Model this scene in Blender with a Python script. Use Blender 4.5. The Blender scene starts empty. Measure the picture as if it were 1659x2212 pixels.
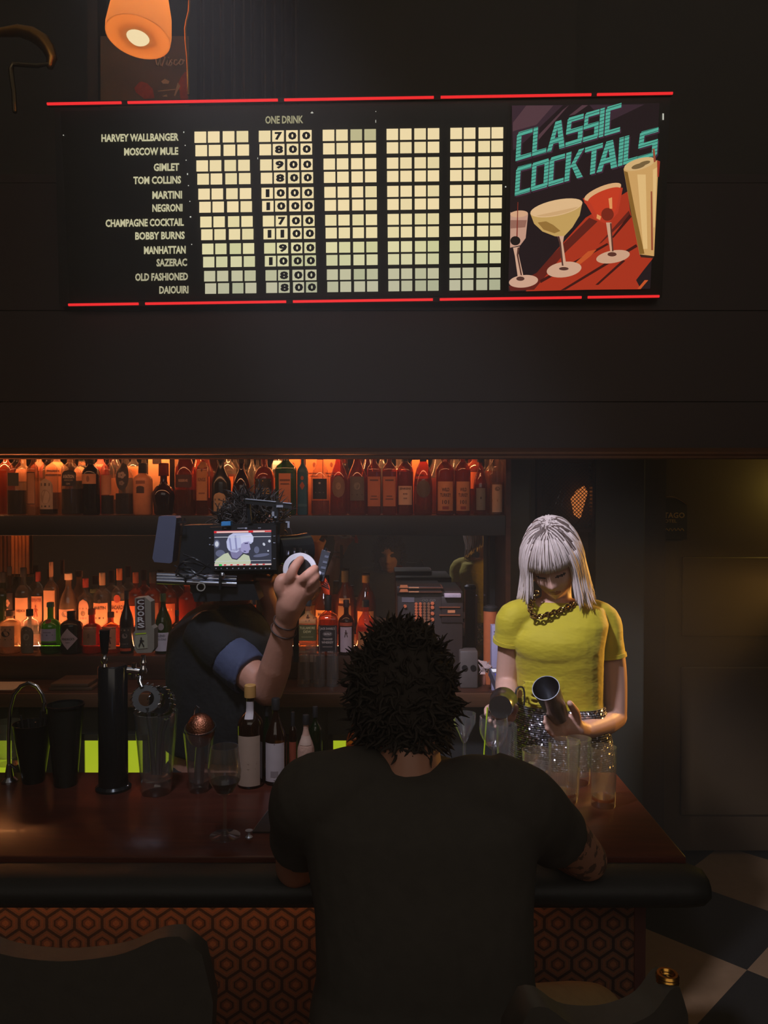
import bpy, bmesh, math, random
from mathutils import Vector, Matrix, Euler
random.seed(11)
S = bpy.context.scene
COL = S.collection
R = math.radians
# ------------------------------------------------------------------ camera
F = 1725.0                      # focal length in pixels of the 1659 x 2212 frame
CAM = Vector((0, 0, 1.80))
PITCH = -math.atan(34.0 / F)    # looks very slightly down
cam = bpy.data.cameras.new('camera'); cam_o = bpy.data.objects.new('camera', cam); COL.objects.link(cam_o)
cam.sensor_fit = 'HORIZONTAL'; cam.sensor_width = 36.0; cam.lens = F / 1659.0 * 36.0
cam.clip_start = 0.02; cam.clip_end = 60
cam_o.location = CAM; cam_o.rotation_euler = (R(90) + PITCH, 0, 0)
S.camera = cam_o
_fw = Vector((0, math.cos(PITCH), math.sin(PITCH))); _up = Vector((0, -math.sin(PITCH), math.cos(PITCH)))
def ray(px, py): return _fw + Vector((1, 0, 0)) * ((px - 829.5) / F) + _up * ((1106 - py) / F)
def at(px, py, Y):
    d = ray(px, py); return CAM + d * (Y / d.y)
def onz(px, py, z):
    d = ray(px, py); return CAM + d * ((z - CAM.z) / d.z)
# ------------------------------------------------------------------ world, lights, exposure
def lin(c):
    c = c / 255.0
    return c / 12.92 if c <= 0.04045 else ((c + 0.055) / 1.055) ** 2.4
def rgb(r, g, b): return (lin(r), lin(g), lin(b), 1.0)
S.view_settings.view_transform = 'Standard'; S.view_settings.look = 'None'
S.view_settings.exposure = 0.0; S.view_settings.gamma = 1.0; S.view_settings.use_curve_mapping = False
S.cycles.use_denoising = True
S.cycles.max_bounces = 8; S.cycles.diffuse_bounces = 3; S.cycles.glossy_bounces = 4
S.cycles.transmission_bounces = 6; S.cycles.transparent_max_bounces = 28
S.cycles.caustics_reflective = False; S.cycles.caustics_refractive = False
S.cycles.sample_clamp_indirect = 3.0
W = bpy.data.worlds.new('world'); S.world = W; W.use_nodes = True
W.node_tree.nodes['Background'].inputs[0].default_value = (0.080, 0.072, 0.062, 1)
W.node_tree.nodes['Background'].inputs[1].default_value = 1.0
def light(name, kind, loc, energy, color, target=None, size=0.1, size_y=None, spot=60, blend=0.5, spread=None):
    l = bpy.data.lights.new(name, kind); l.energy = energy; l.color = color
    o = bpy.data.objects.new(name, l); COL.objects.link(o); o.location = loc
    if kind == 'AREA':
        l.size = size
        if size_y: l.shape = 'RECTANGLE'; l.size_y = size_y
        if spread: l.spread = R(spread)
    else:
        l.shadow_soft_size = size
    if kind == 'SPOT': l.spot_size = R(spot); l.spot_blend = blend
    if target is not None:
        o.rotation_euler = (Vector(target) - Vector(loc)).to_track_quat('-Z', 'Y').to_euler()
    return o
# the film crew's cool lamp, high over the counter on the left, aimed at the bartender and the camera rig
light('film_lamp', 'SPOT', (-0.62, 1.15, 3.25), 270, (0.78, 0.78, 1.0), (0.40, 2.50, 1.40), 0.10, spot=30, blend=0.6)
light('film_fill_lamp', 'SPOT', (-0.45, 1.25, 3.20), 88, (0.74, 0.80, 1.0), (-0.40, 2.35, 1.58), 0.12, spot=40, blend=0.8)
# added fill light behind the viewer, lifts the dark surfaces facing it
light('added_room_fill', 'AREA', (0.3, -2.9, 3.9), 24, (1.0, 0.86, 0.74), (0.2, 2.0, 1.1), 5.0, 2.0)
# warm lamps off to the right
light('warm_side_lamp', 'SPOT', (1.62, 3.02, 1.50), 62, (1.0, 0.50, 0.10), (0.55, 2.50, 1.28), 0.06, spot=46, blend=0.5)
light('corridor_lamp', 'POINT', (2.22, 3.58, 1.84), 2.6, (1.0, 0.66, 0.10), size=0.08)

# ------------------------------------------------------------------ materials
MATS = {}
def _new(name):
    m = bpy.data.materials.new(name); m.use_nodes = True
    nt = m.node_tree; nt.nodes.clear()
    out = nt.nodes.new('ShaderNodeOutputMaterial')
    return m, nt, out
class NT:
    def __init__(s, nt): s.nt = nt
    def n(s, t, **kw):
        nd = s.nt.nodes.new(t)
        for k, v in kw.items(): setattr(nd, k, v)
        return nd
    def put(s, sock, v):
        if v is None: return
        if hasattr(v, 'is_output'): s.nt.links.new(v, sock)
        else: sock.default_value = v
    def m(s, op, a, b=None, c=None):
        nd = s.n('ShaderNodeMath', operation=op)
        for i, v in enumerate((a, b, c)): s.put(nd.inputs[i], v)
        return nd.outputs[0]
    def v(s, op, a, b=None):
        nd = s.n('ShaderNodeVectorMath', operation=op)
        for i, v in enumerate((a, b)): s.put(nd.inputs[i], v)
        return nd.outputs['Value'] if op in ('DOT_PRODUCT', 'LENGTH') else nd.outputs[0]
    def mix(s, f, a, b):
        nd = s.n('ShaderNodeMix', data_type='RGBA')
        s.put(nd.inputs[0], f); s.put(nd.inputs[6], a); s.put(nd.inputs[7], b)
        return nd.outputs[2]
    def obj(s): return s.n('ShaderNodeTexCoord').outputs['Object']
    def noise(s, vec, scale, detail=3, rough=0.55):
        nd = s.n('ShaderNodeTexNoise'); s.put(nd.inputs['Vector'], vec); nd.inputs['Scale'].default_value = scale
        nd.inputs['Detail'].default_value = detail; nd.inputs['Roughness'].default_value = rough
        return nd.outputs['Fac']
    def bump(s, h, strength=0.3, dist=0.01):
        nd = s.n('ShaderNodeBump'); s.put(nd.inputs['Height'], h); nd.inputs['Strength'].default_value = strength
        nd.inputs['Distance'].default_value = dist
        return nd.outputs[0]
def pbr(name, col, rough=0.5, metal=0.0, var=0.18, nscale=40, bump=0.0, bscale=80, bdist=0.004, spec=0.5, coat=0.0, sheen=0.0, aniso=None):
    if name in MATS: return MATS[name]
    m, nt, out = _new(name); t = NT(nt)
    p = t.n('ShaderNodeBsdfPrincipled')
    f = t.noise(t.obj(), nscale)
    dark = tuple(c * (1 - var) for c in col[:3]) + (1,); lite = tuple(min(1, c * (1 + var)) for c in col[:3]) + (1,)
    nt.links.new(t.mix(f, dark, lite), p.inputs['Base Color'])
    p.inputs['Roughness'].default_value = rough; p.inputs['Metallic'].default_value = metal
    p.inputs['Specular IOR Level'].default_value = spec
    p.inputs['Coat Weight'].default_value = coat
    p.inputs['Sheen Weight'].default_value = sheen
    if bump:
        vec = t.obj()
        if aniso: vec = t.v('MULTIPLY', vec, aniso)
        nt.links.new(t.bump(t.noise(vec, bscale), bump, bdist), p.inputs['Normal'])
    nt.links.new(p.outputs[0], out.inputs[0]); MATS[name] = m
    return m
def glow(name, col, k=1.0):
    if name in MATS: return MATS[name]
    m, nt, out = _new(name); t = NT(nt)
    e = t.n('ShaderNodeEmission'); e.inputs[0].default_value = col; e.inputs[1].default_value = k
    nt.links.new(e.outputs[0], out.inputs[0]); MATS[name] = m
    return m
def glassy(name, tint=(0.96, 0.97, 0.97, 1), rough=0.03, edge=0.75, body=0.0, bodycol=None, base=0.05):
    """clear walled glass: see-through, mirror-like towards its edges; body = share of coloured, light-catching content"""
    if name in MATS: return MATS[name]
    m, nt, out = _new(name); t = NT(nt)
    tr = t.n('ShaderNodeBsdfTransparent'); tr.inputs[0].default_value = tint
    gl = t.n('ShaderNodeBsdfGlossy'); gl.inputs['Roughness'].default_value = rough; gl.inputs[0].default_value = (1, 1, 1, 1)
    lw = t.n('ShaderNodeLayerWeight'); lw.inputs[0].default_value = 0.5
    f = t.m('MULTIPLY_ADD', t.m('POWER', lw.outputs['Facing'], 3.2), edge, base)
    src = tr.outputs[0]
    if body:
        d = t.n('ShaderNodeBsdfDiffuse'); d.inputs[0].default_value = bodycol or tint
        tl = t.n('ShaderNodeBsdfTranslucent'); tl.inputs[0].default_value = bodycol or tint
        a = t.n('ShaderNodeMixShader'); a.inputs[0].default_value = 0.6
        nt.links.new(d.outputs[0], a.inputs[1]); nt.links.new(tl.outputs[0], a.inputs[2])
        b = t.n('ShaderNodeMixShader'); b.inputs[0].default_value = body
        nt.links.new(src, b.inputs[1]); nt.links.new(a.outputs[0], b.inputs[2]); src = b.outputs[0]
    mx = t.n('ShaderNodeMixShader'); nt.links.new(f, mx.inputs[0])
    nt.links.new(src, mx.inputs[1]); nt.links.new(gl.outputs[0], mx.inputs[2])
    nt.links.new(mx.outputs[0], out.inputs[0]); MATS[name] = m
    return m
def wood(name, c1, c2, rough=0.3, axis=(1, 12, 12), scale=3.0, coat=0.0):
    if name in MATS: return MATS[name]
    m, nt, out = _new(name); t = NT(nt); p = t.n('ShaderNodeBsdfPrincipled')
    v = t.v('MULTIPLY', t.obj(), axis)
    f = t.noise(v, scale, 6, 0.65)
    f = t.m('SMOOTH_MIN', t.m('MAXIMUM', t.m('MULTIPLY_ADD', f, 2.2, -0.6), 0.0), 1.0, 0.1)
    nt.links.new(t.mix(f, c1, c2), p.inputs['Base Color']); p.inputs['Roughness'].default_value = rough
    p.inputs['Specular IOR Level'].default_value = 0.3
    p.inputs['Coat Weight'].default_value = coat; p.inputs['Coat Roughness'].default_value = 0.08
    nt.links.new(p.outputs[0], out.inputs[0]); MATS[name] = m
    return m

# ------------------------------------------------------------------ mesh builder
class MB:
    def __init__(s): s.v = []; s.f = []; s.m = []; s.cur = 0
    def mat(s, i): s.cur = i; return s
    def add(s, vs, fs):
        o = len(s.v); s.v.extend(Vector(a) for a in vs)
        for f in fs: s.f.append([i + o for i in f]); s.m.append(s.cur)
        return s
    def box(s, lo, hi, bev=0.0):
        x0, y0, z0 = lo; x1, y1, z1 = hi
        if bev <= 0:
            vs = [(x0,y0,z0),(x1,y0,z0),(x1,y1,z0),(x0,y1,z0),(x0,y0,z1),(x1,y0,z1),(x1,y1,z1),(x0,y1,z1)]
            return s.add(vs, [(0,3,2,1),(4,5,6,7),(0,1,5,4),(1,2,6,5),(2,3,7,6),(3,0,4,7)])
        bm = bmesh.new(); bmesh.ops.create_cube(bm, size=1.0)
        for v in bm.verts: v.co = Vector(((x0+x1)/2 + v.co.x*(x1-x0), (y0+y1)/2 + v.co.y*(y1-y0), (z0+z1)/2 + v.co.z*(z1-z0)))
        bmesh.ops.bevel(bm, geom=bm.edges[:], offset=bev, segments=2, profile=0.5, affect='EDGES')
        bm.verts.index_update()
        vs = [v.co.copy() for v in bm.verts]; fs = [[v.index for v in f.verts] for f in bm.faces]; bm.free()
        return s.add(vs, fs)
    def obox(s, c, half, M, bev=0.0):
        t = MB().box([-h for h in half], half, bev); c = Vector(c)
        return s.add([c + M @ v for v in t.v], t.f)
    def lathe(s, prof, n=24, c=(0,0,0), sq=None, flat=1.0, M=None, close=False):
        """prof: list of (r, z[, squareness]); sq>2 gives a squared section"""
        vs = []; fs = []; c = Vector(c)
        for k, q in enumerate(prof):
            r, z = q[0], q[1]; e = q[2] if len(q) > 2 else 2.0
            for i in range(n):
                a = 2*math.pi*(i+0.5)/n
                ca, sa = math.cos(a), math.sin(a)
                kf = 1.0 if e <= 2.01 else (abs(ca)**e + abs(sa)**e) ** (-1.0/e)
                p = Vector((r*kf*ca, r*kf*sa*flat, z))
                vs.append(c + (M @ p if M else p))
        L = len(prof)
        for k in range(L if close else L-1):
            for i in range(n):
                a, b = k*n+i, k*n+(i+1)%n; k2 = (k+1) % L
                fs.append((a, b, k2*n+(i+1)%n, k2*n+i))
        if not close:
            if prof[0][0] > 1e-6: fs.append(tuple(reversed(range(n))))
            if prof[-1][0] > 1e-6: fs.append(tuple((L-1)*n+i for i in range(n)))
        return s.add(vs, fs)
    def tube(s, pts, rad, n=8, caps=True, hemi=False, flat=None):
        pts = [Vector(p) for p in pts]
        if not hasattr(rad, '__len__'): rad = [rad]*len(pts)
        rad = list(rad)
        if hemi:
            d0 = (pts[0]-pts[1]).normalized(); d1 = (pts[-1]-pts[-2]).normalized(); r0, r1 = rad[0], rad[-1]
            A = [(0.97, .25), (.72, .7), (.42, .91)]
            pts = [pts[0]+d0*r0*a for a, b in A] + pts + [pts[-1]+d1*r1*a for a, b in reversed(A)]
            rad = [r0*b for a, b in A] + rad + [r1*b for a, b in reversed(A)]
        vs = []; fs = []; prev = None
        for k, p in enumerate(pts):
            d = (pts[min(k+1, len(pts)-1)] - pts[max(k-1, 0)])
            if d.length < 1e-9: d = Vector((0,0,1))
            d.normalize()
            if prev is None:
                prev = d.orthogonal().normalized()
            u = prev - d*prev.dot(d)
            if u.length < 1e-6: u = d.orthogonal()
            u.normalize(); w = d.cross(u); prev = u
            for i in range(n):
                a = 2*math.pi*i/n
                vs.append(p + (u*math.cos(a) + w*math.sin(a))*rad[k])
        for k in range(len(pts)-1):
            for i in range(n):
                fs.append((k*n+i, k*n+(i+1)%n, (k+1)*n+(i+1)%n, (k+1)*n+i))
        if caps:
            fs.append(tuple(reversed(range(n)))); L = (len(pts)-1)*n; fs.append(tuple(L+i for i in range(n)))
        return s.add(vs, fs)
    def ell(s, c, r, M=None, nu=20, nv=12):
        c = Vector(c); vs = []; fs = []
        for j in range(1, nv):
            th = math.pi*j/nv
            for i in range(nu):
                a = 2*math.pi*i/nu
                p = Vector((r[0]*math.sin(th)*math.cos(a), r[1]*math.sin(th)*math.sin(a), r[2]*math.cos(th)))
                vs.append(c + (M @ p if M else p))
        top = len(vs); p = Vector((0,0,r[2])); vs.append(c + (M @ p if M else p))
        p = Vector((0,0,-r[2])); vs.append(c + (M @ p if M else p))
        for j in range(nv-2):
            for i in range(nu): fs.append((j*nu+i, (j+1)*nu+i, (j+1)*nu+(i+1)%nu, j*nu+(i+1)%nu))
        for i in range(nu):
            fs.append((top, i, (i+1)%nu)); L = (nv-2)*nu; fs.append((top+1, L+(i+1)%nu, L+i))
        return s.add(vs, fs)
    def loft(s, rings, n=32):
        """rings: (center, rx, ry, yaw[, pitch]) stacked ellipses, closed at both ends"""
        vs = []; fs = []
        for q in rings:
            c = Vector(q[0]); M = Euler((q[4] if len(q) > 4 else 0, 0, q[3])).to_matrix()
            for i in range(n):
                a = 2*math.pi*i/n
                e = 2.4; ca, sa = math.cos(a), math.sin(a); kf = (abs(ca)**e + abs(sa)**e) ** (-1/e)
                vs.append(c + M @ Vector((q[1]*ca*kf, q[2]*sa*kf, 0)))
        for k in range(len(rings)-1):
            for i in range(n): fs.append((k*n+i, k*n+(i+1)%n, (k+1)*n+(i+1)%n, (k+1)*n+i))
        fs.append(tuple(reversed(range(n)))); L = (len(rings)-1)*n; fs.append(tuple(L+i for i in range(n)))
        return s.add(vs, fs)
    def poly(s, pts, thick=None):
        """flat polygon; thick = extrusion vector"""
        n = len(pts); pts = [Vector(p) for p in pts]
        if thick is None: return s.add(pts, [tuple(range(n))])
        t = Vector(thick)
        fs = [tuple(range(n)), tuple(reversed(range(n, 2*n)))] + [(i, i+n, (i+1)%n+n, (i+1)%n) for i in range(n)]
        return s.add(pts + [p+t for p in pts], fs)
    def take(s, o):
        off = len(s.v); s.v.extend(o.v); s.f.extend([[i+off for i in f] for f in o.f]); s.m.extend([s.cur]*len(o.f)); return s
    def shift(s, d):
        d = Vector(d); s.v = [v+d for v in s.v]; return s
    def mesh(s, name, smooth=True, ang=35, fix=True):
        me = bpy.data.meshes.new(name); me.from_pydata([tuple(v) for v in s.v], [], s.f)
        me.polygons.foreach_set('material_index', s.m)
        if fix:
            bm = bmesh.new(); bm.from_mesh(me); bmesh.ops.recalc_face_normals(bm, faces=bm.faces[:]); bm.to_mesh(me); bm.free()
        if smooth:
            me.polygons.foreach_set('use_smooth', [True]*len(me.polygons))
            me.set_sharp_from_angle(angle=R(ang))
        me.update(); return me
ROOT = {}
def thing(name, label, cat, loc=(0,0,0), rz=0.0, group=None):
    o = bpy.data.objects.new(name, None); COL.objects.link(o); o.empty_display_size = 0.05
    o.location = loc; o.rotation_euler = (0, 0, rz); o['label'] = label; o['category'] = cat
    if group: o['group'] = group
    ROOT[o.name] = Vector(loc); return o
def part(name, mb, mats, parent, world=True, smooth=True, ang=35, label=None, fix=True):
    """world=True: mb is in world coordinates and its thing has no rotation"""
    if world:
        r = parent
        while r.parent: r = r.parent
        if isinstance(mb, MB): mb.shift(-ROOT.get(r.name, Vector(r.location)))
    me = mb.mesh(name, smooth, ang, fix) if isinstance(mb, MB) else mb
    o = bpy.data.objects.new(name, me); COL.objects.link(o); o.parent = parent
    for m in (mats if isinstance(mats, (list, tuple)) else [mats]): me.materials.append(m)
    if label: o['label'] = label
    return o
def single(name, mb, mats, label, cat, group=None, loc=None, smooth=True, ang=35, fix=True):
    if loc is not None: mb.shift(-Vector(loc))
    me = mb.mesh(name, smooth, ang, fix); o = bpy.data.objects.new(name, me); COL.objects.link(o)
    if loc is not None: o.location = loc
    for m in (mats if isinstance(mats, (list, tuple)) else [mats]): me.materials.append(m)
    o['label'] = label; o['category'] = cat
    if group: o['group'] = group
    ROOT[o.name] = Vector(loc) if loc is not None else Vector()
    return o
def struct(name, mb, mats, label=None, cat=None, smooth=False):
    me = mb.mesh(name, smooth); o = bpy.data.objects.new(name, me); COL.objects.link(o); o['kind'] = 'structure'
    for m in (mats if isinstance(mats, (list, tuple)) else [mats]): me.materials.append(m)
    o['label'] = label or name.replace('_', ' '); o['category'] = cat or name.split('_')[0]
    ROOT[o.name] = Vector(); return o
# text as flat outlines: list of (x, y), faces; height of a capital = 1
_TX = {}
def text2d(s, weight=0.0):
    k = (s, weight)
    if k in _TX: return _TX[k]
    cu = bpy.data.curves.new('t', 'FONT'); cu.body = s; cu.size = 1.0; cu.offset = weight; cu.resolution_u = 2; cu.fill_mode = 'FRONT'
    o = bpy.data.objects.new('t', cu); COL.objects.link(o)
    dg = bpy.context.evaluated_depsgraph_get(); me = bpy.data.meshes.new_from_object(o.evaluated_get(dg))
    vs = [(v.co.x, v.co.y) for v in me.vertices]; fs = [tuple(p.vertices) for p in me.polygons]
    bpy.data.objects.remove(o); bpy.data.curves.remove(cu); bpy.data.meshes.remove(me)
    x0 = min(v[0] for v in vs); x1 = max(v[0] for v in vs); y0 = min(v[1] for v in vs); y1 = max(v[1] for v in vs)
    r = ([((x-x0)/(x1-x0), (y-y0)/(y1-y0)) for x, y in vs], fs, (x1-x0)/(y1-y0)); _TX[k] = r
    return r
def text_on(mb, s, fn, weight=0.0):
    """fn maps (0..1, 0..1) of the text's box to a 3D point"""
    vs, fs, asp = text2d(s, weight); return mb.add([fn(x, y) for x, y in vs], fs)
# ------------------------------------------------------------------ common materials
WOOD_DARK = wood('dark_wood', rgb(46, 27, 20), rgb(74, 42, 28), 0.34, (1.2, 14, 14))
WOOD_TOP = wood('polished_bar_top', rgb(70, 32, 24), rgb(100, 48, 34), 0.28, (2, 16, 16), 2.5, 0.06)
BLACK = pbr('black_satin', rgb(38, 37, 36), 0.5)
BLACKG = pbr('black_gloss', rgb(26, 26, 27), 0.16)
PAINT = pbr('dark_paint', rgb(78, 62, 52), 0.6, nscale=6)
TEAL = pbr('dark_green_paint', rgb(66, 68, 60), 0.5, nscale=5)
CHROME = pbr('chrome', rgb(215, 215, 218), 0.14, 1.0, var=0.03)
STEEL = pbr('brushed_steel', rgb(150, 152, 155), 0.28, 1.0, var=0.08, nscale=120)
BRASS = pbr('brass', rgb(190, 140, 62), 0.26, 1.0, var=0.1)
CLEAR = glassy('clear_glass')
CLEARB = glassy('bright_clear_glass', edge=0.9, base=0.09, rough=0.09, body=0.06, bodycol=(.8, .8, .8, 1))
PAPER = pbr('cream_paper', rgb(226, 208, 178), 0.7, var=0.08)
PAPERW = pbr('white_paper', rgb(214, 208, 208), 0.7, var=0.06)
INK = pbr('black_ink', rgb(36, 30, 28), 0.6)
Y_MIR = 3.42; ZC = 1.01

# ------------------------------------------------------------------ floor
m, nt, out = _new('checker_floor'); t = NT(nt); p = t.n('ShaderNodeBsdfPrincipled')
o_ = t.obj()
mp = t.n('ShaderNodeMapping'); nt.links.new(o_, mp.inputs[0])
mp.inputs['Location'].default_value = (0, 0, 0); mp.inputs['Rotation'].default_value = (0, 0, R(-45))
sp = t.n('ShaderNodeSeparateXYZ'); nt.links.new(mp.outputs[0], sp.inputs[0])
# corners of the tiles lie at x=1.38, y=3.00: in the turned frame u=(x+y)/1.414=3.097, v=(y-x)/1.414=1.146
cu_ = t.m('FLOOR', t.m('DIVIDE', t.m('SUBTRACT', sp.outputs[0], 3.097), 0.51)); cv_ = t.m('FLOOR', t.m('DIVIDE', t.m('SUBTRACT', sp.outputs[1], 1.146), 0.51))
par = t.m('MODULO', t.m('ABSOLUTE', t.m('ADD', cu_, cv_)), 2.0)
nz = t.noise(o_, 24)
beige = t.mix(nz, rgb(128, 102, 74), rgb(150, 120, 90)); blk = t.mix(nz, rgb(34, 33, 31), rgb(46, 44, 40))
nt.links.new(t.mix(par, blk, beige), p.inputs['Base Color']); p.inputs['Roughness'].default_value = 0.42
nt.links.new(p.outputs[0], out.inputs[0])
struct('floor', MB().box((-2.6, -3.6, -0.06), (3.2, 4.4, 0.0)), m, 'black and beige diagonal checkered tile floor', 'floor')

# ------------------------------------------------------------------ room shell
ROOMW = pbr('room_wall', rgb(58, 48, 40), 0.75, nscale=4)
BACKW = pbr('panelled_wall', rgb(62, 54, 44), 0.6, nscale=5)
struct('wall_back', MB().box((-2.6, 3.62, 0), (0.86, 3.72, 4.6)), BACKW, 'dark wall behind the back bar', 'wall')
struct('wall_corridor', MB().box((0.80, 4.24, 0), (3.2, 4.34, 4.6)), BACKW, 'dark wall at the end of the passage on the right', 'wall')
struct('wall_left', MB().box((-2.7, -3.6, 0), (-2.6, 4.34, 4.6)), ROOMW, 'dark side wall on the left', 'wall')
struct('wall_right', MB().box((3.2, -3.6, 0), (3.3, 4.34, 4.6)), ROOMW, 'dark side wall on the right', 'wall')
struct('wall_front', MB().box((-2.7, -3.7, 0), (3.3, -3.6, 2.9)), ROOMW, 'dark wall across the room from the bar', 'wall')
wb = MB().mat(0)
for a in (0, 1):
    wb.box((0.36+a*0.42, -3.6, 2.02), (0.72+a*0.42, -3.585, 2.72))
wb.mat(1)
for x in (0.32, 0.73, 1.15): wb.box((x, -3.6, 1.98), (x+0.04, -3.57, 2.76))
for z in (1.98, 2.72): wb.box((0.32, -3.6, z), (1.19, -3.57, z+0.04))
struct('window_1', wb, [glow('dusk_pane', rgb(120, 140, 170), 0.8), BLACK], 'bluish window across the room', 'window')

# door with a plaque at the right
YD = 3.98
wd = MB()
x0 = at(1411, 1300, YD).x; 
wd.box((x0, YD, 0.02), (2.75, YD+0.05, 2.16))
for a, b in ((0.14, 0.62), (0.76, 1.24)):
    for z0, z1 in ((0.2, 0.95), (1.1, 1.5)):
        wd.box((x0+a, YD-0.012, z0), (x0+b, YD, z1), 0.008)
DOORM = pbr('door_paint', rgb(84, 66, 42), 0.42, nscale=5)
d1 = struct('door_1', wd, DOORM, 'dark panelled door with a small arched plaque at the right', 'door')
part('door_handle', MB().tube([at(1418, 1208, YD-0.06)+Vector((0,0,a)) for a in (-.05, .05)], 0.009).box(tuple(at(1412, 1224, YD-0.012)), tuple(at(1423, 1192, YD-0.002))), BRASS, d1)
fr = MB()
xf = at(1345, 1300, 3.78).x
fr.box((xf, 3.74, 0), (xf+0.03, 3.82, 2.2)).box((xf+.03, 3.78, 0), (x0-.01, 3.86, 2.3))
fr.box((xf, 3.76, 2.2), (2.75, 3.86, 2.34))
struct('trim_1', fr, pbr('door_frame', rgb(72, 58, 44), 0.45), 'dark door frame', 'trim')
# plaque
pl = thing('door_plaque', 'small arched black plaque reading MI-TAGO HOTEL on the door at right', 'plaque', at(1447, 1165, YD-0.016))
def pq(px, py, o=0.0): return at(px, py, YD-0.018-o)
pts = [pq(1410, 1165), pq(1484, 1165), pq(1484, 1094)] + [pq(1447+37*math.cos(a), 1094-18*math.sin(a)) for a in [k*math.pi/14 for k in range(1, 14)]] + [pq(1410, 1094)]
part('plate', MB().poly(pts, (0, 0.014, 0)), pbr('plaque_black', rgb(46, 38, 26), 0.4), pl, ang=20)
mb = MB(); mb.tube([pq(1411+73*k/14, 1090-17*math.sin(math.pi*k/14), .003) for k in range(15)], 0.0028, 6)
part('gilt_edge', mb, BRASS, pl)
GILT = pbr('gilt_letters', rgb(200, 160, 90), 0.4, 0.3)
mb = MB()
text_on(mb, 'MI-TAGO', lambda x, y: pq(1413+66*x, 1119-12*y, .004), 0.02)
text_on(mb, 'HOTEL', lambda x, y: pq(1428+34*x, 1129-7*y, .004), 0.02)
mb.tube([pq(1417+60*k/24, 1144+3*math.sin(k*1.9), .005) for k in range(25)], 0.003, 5)
part('lettering', mb, GILT, pl)

# column, lattice and dark trim between shelves and door
mb = MB(); a = at(1092, 1000, 3.30); b = at(1172, 1000, 3.30)
mb.box((a.x, 3.24, 0.0), (b.x-.06, 3.62, 2.6), 0.006).box((a.x-.0, 3.22, 1.93), (b.x-.06, 3.24, 2.1)).box((b.x-.06, 3.46, 0), (b.x, 3.62, 2.6))
mb.box((at(1282, 1000, 3.5).x, 3.46, 0), (xf, 3.62, 2.6), .006)
struct('trim_2', mb, TEAL, 'dark green wooden posts between the shelves and the door', 'trim')
mb = MB(); mb.box((b.x, 3.58, 0), (at(1282, 1000, 3.5).x, 3.62, 2.6)); struct('trim_3', mb, PAINT, 'dark recessed panel behind the wire lattice', 'trim')
la = thing('wire_lattice', 'dark diamond wire mesh panel above the bartender with orange glow behind', 'lattice', at(1227, 1110, 3.50))
lm = MB(); xa, xb, za, zb = at(1172, 0, 3.5).x, at(1282, 0, 3.5).x, at(0, 1140, 3.5).z, at(0, 1000, 3.5).z
step = 0.0165; k = -30
while k < 60:
    for sgn in (1, -1):
        X0 = xa + k*step; P = []
        z_s, z_e = za, zb
        xs = X0 if sgn == 1 else X0 + (zb-za)
        xe = X0 + (zb-za) if sgn == 1 else X0
        # clip to the panel
        def cl(x, z, x2, z2):
            if x > x2: x, z, x2, z2 = x2, z2, x, z
            if x2 < xa or x > xb: return None
            if x < xa: z += (z2-z)*(xa-x)/(x2-x); x = xa
            if x2 > xb: z2 = z+(z2-z)*(xb-x)/(x2-x); x2 = xb
            return (x, z, x2, z2)
        c = cl(xs, z_s, xe, z_e)
        if c and abs(c[2]-c[0]) > .004: lm.tube([(c[0], 3.5, c[1]), (c[2], 3.5, c[3])], 0.0022, 4)
    k += 1
part('wire_mesh', lm, BLACK, la)
fm = MB()
for (u0, u1, v0, v1) in ((xa-.02, xa, za-.02, zb+.02), (xb, xb+.02, za-.02, zb+.02), (xa-.02, xb+.02, zb, zb+.02), (xa-.02, xb+.02, za-.02, za)):
    fm.box((u0, 3.475, v0), (u1, 3.52, v1))
part('frame', fm, WOOD_DARK, la)
gl_ = thing('sconce', 'orange glowing shade behind the diamond wire mesh above the bartender', 'lamp', at(1248, 1110, 3.545))
pts = [at(1262, 1050, 3.535), at(1270, 1062, 3.535), at(1254, 1120, 3.535), at(1243, 1112, 3.535), at(1236, 1078, 3.535), at(1248, 1060, 3.535)]
part('shade', MB().poly(pts, (0, 0.03, 0)), glow('sconce_glow', rgb(196, 112, 52), 0.9), gl_)
mb = MB()
for (ax, ay, bx, by) in ((1213, 1055, 1198, 1095), (1221, 1060, 1212, 1096), (1208, 1075, 1206, 1090), (1182, 1090, 1176, 1094)):
    mb.tube([at(ax, ay, 3.56), at(bx, by, 3.56)], 0.0022, 5)
part('bracket', mb, CHROME, gl_)

# ------------------------------------------------------------------ soffit over the bar with its brass moulding
YS = 2.90
z_bot = at(0, 990, YS).z
mb = MB()
zs = [z_bot+0.0, at(0, 868, YS).z, at(0, 671, YS).z, 2.93]
for a, b in zip(zs[:-1], zs[1:]): mb.box((-2.6, YS, a+.0015), (3.2, YS+.05, b-.0015), 0.0012)
mb.box((-2.6, YS+.02, z_bot), (3.2, YS+.05, 2.93)); mb.box((-2.6, YS, 2.93), (3.2, 3.62, 2.96))
struct('wall_soffit', mb, pbr('soffit_boards', rgb(58, 40, 34), 0.55, var=.12, nscale=3), 'dark brown boarded soffit above the bar', 'wall')
mb = MB()
prof = [(0, 0), (-.012, .004), (-.012, .012), (-.024, .018), (-.024, .026), (-.012, .034), (-.006, .040), (0, .042)]
z0 = at(0, 992, YS-.01).z
vs = []
for x in (-2.6, 3.2):
    for q in prof: vs.append((x, YS+q[0]-.0005, z0+q[1]))
n_ = len(prof); mb.add(vs, [(i, i+1, n_+i+1, n_+i) for i in range(n_-1)] + [(n_-1, 0, n_, 2*n_-1)])
struct('trim_4', mb, pbr('moulding', rgb(120, 76, 44), 0.32, 0.5), 'thin brassy moulding along the soffit edge', 'trim', True)

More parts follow.
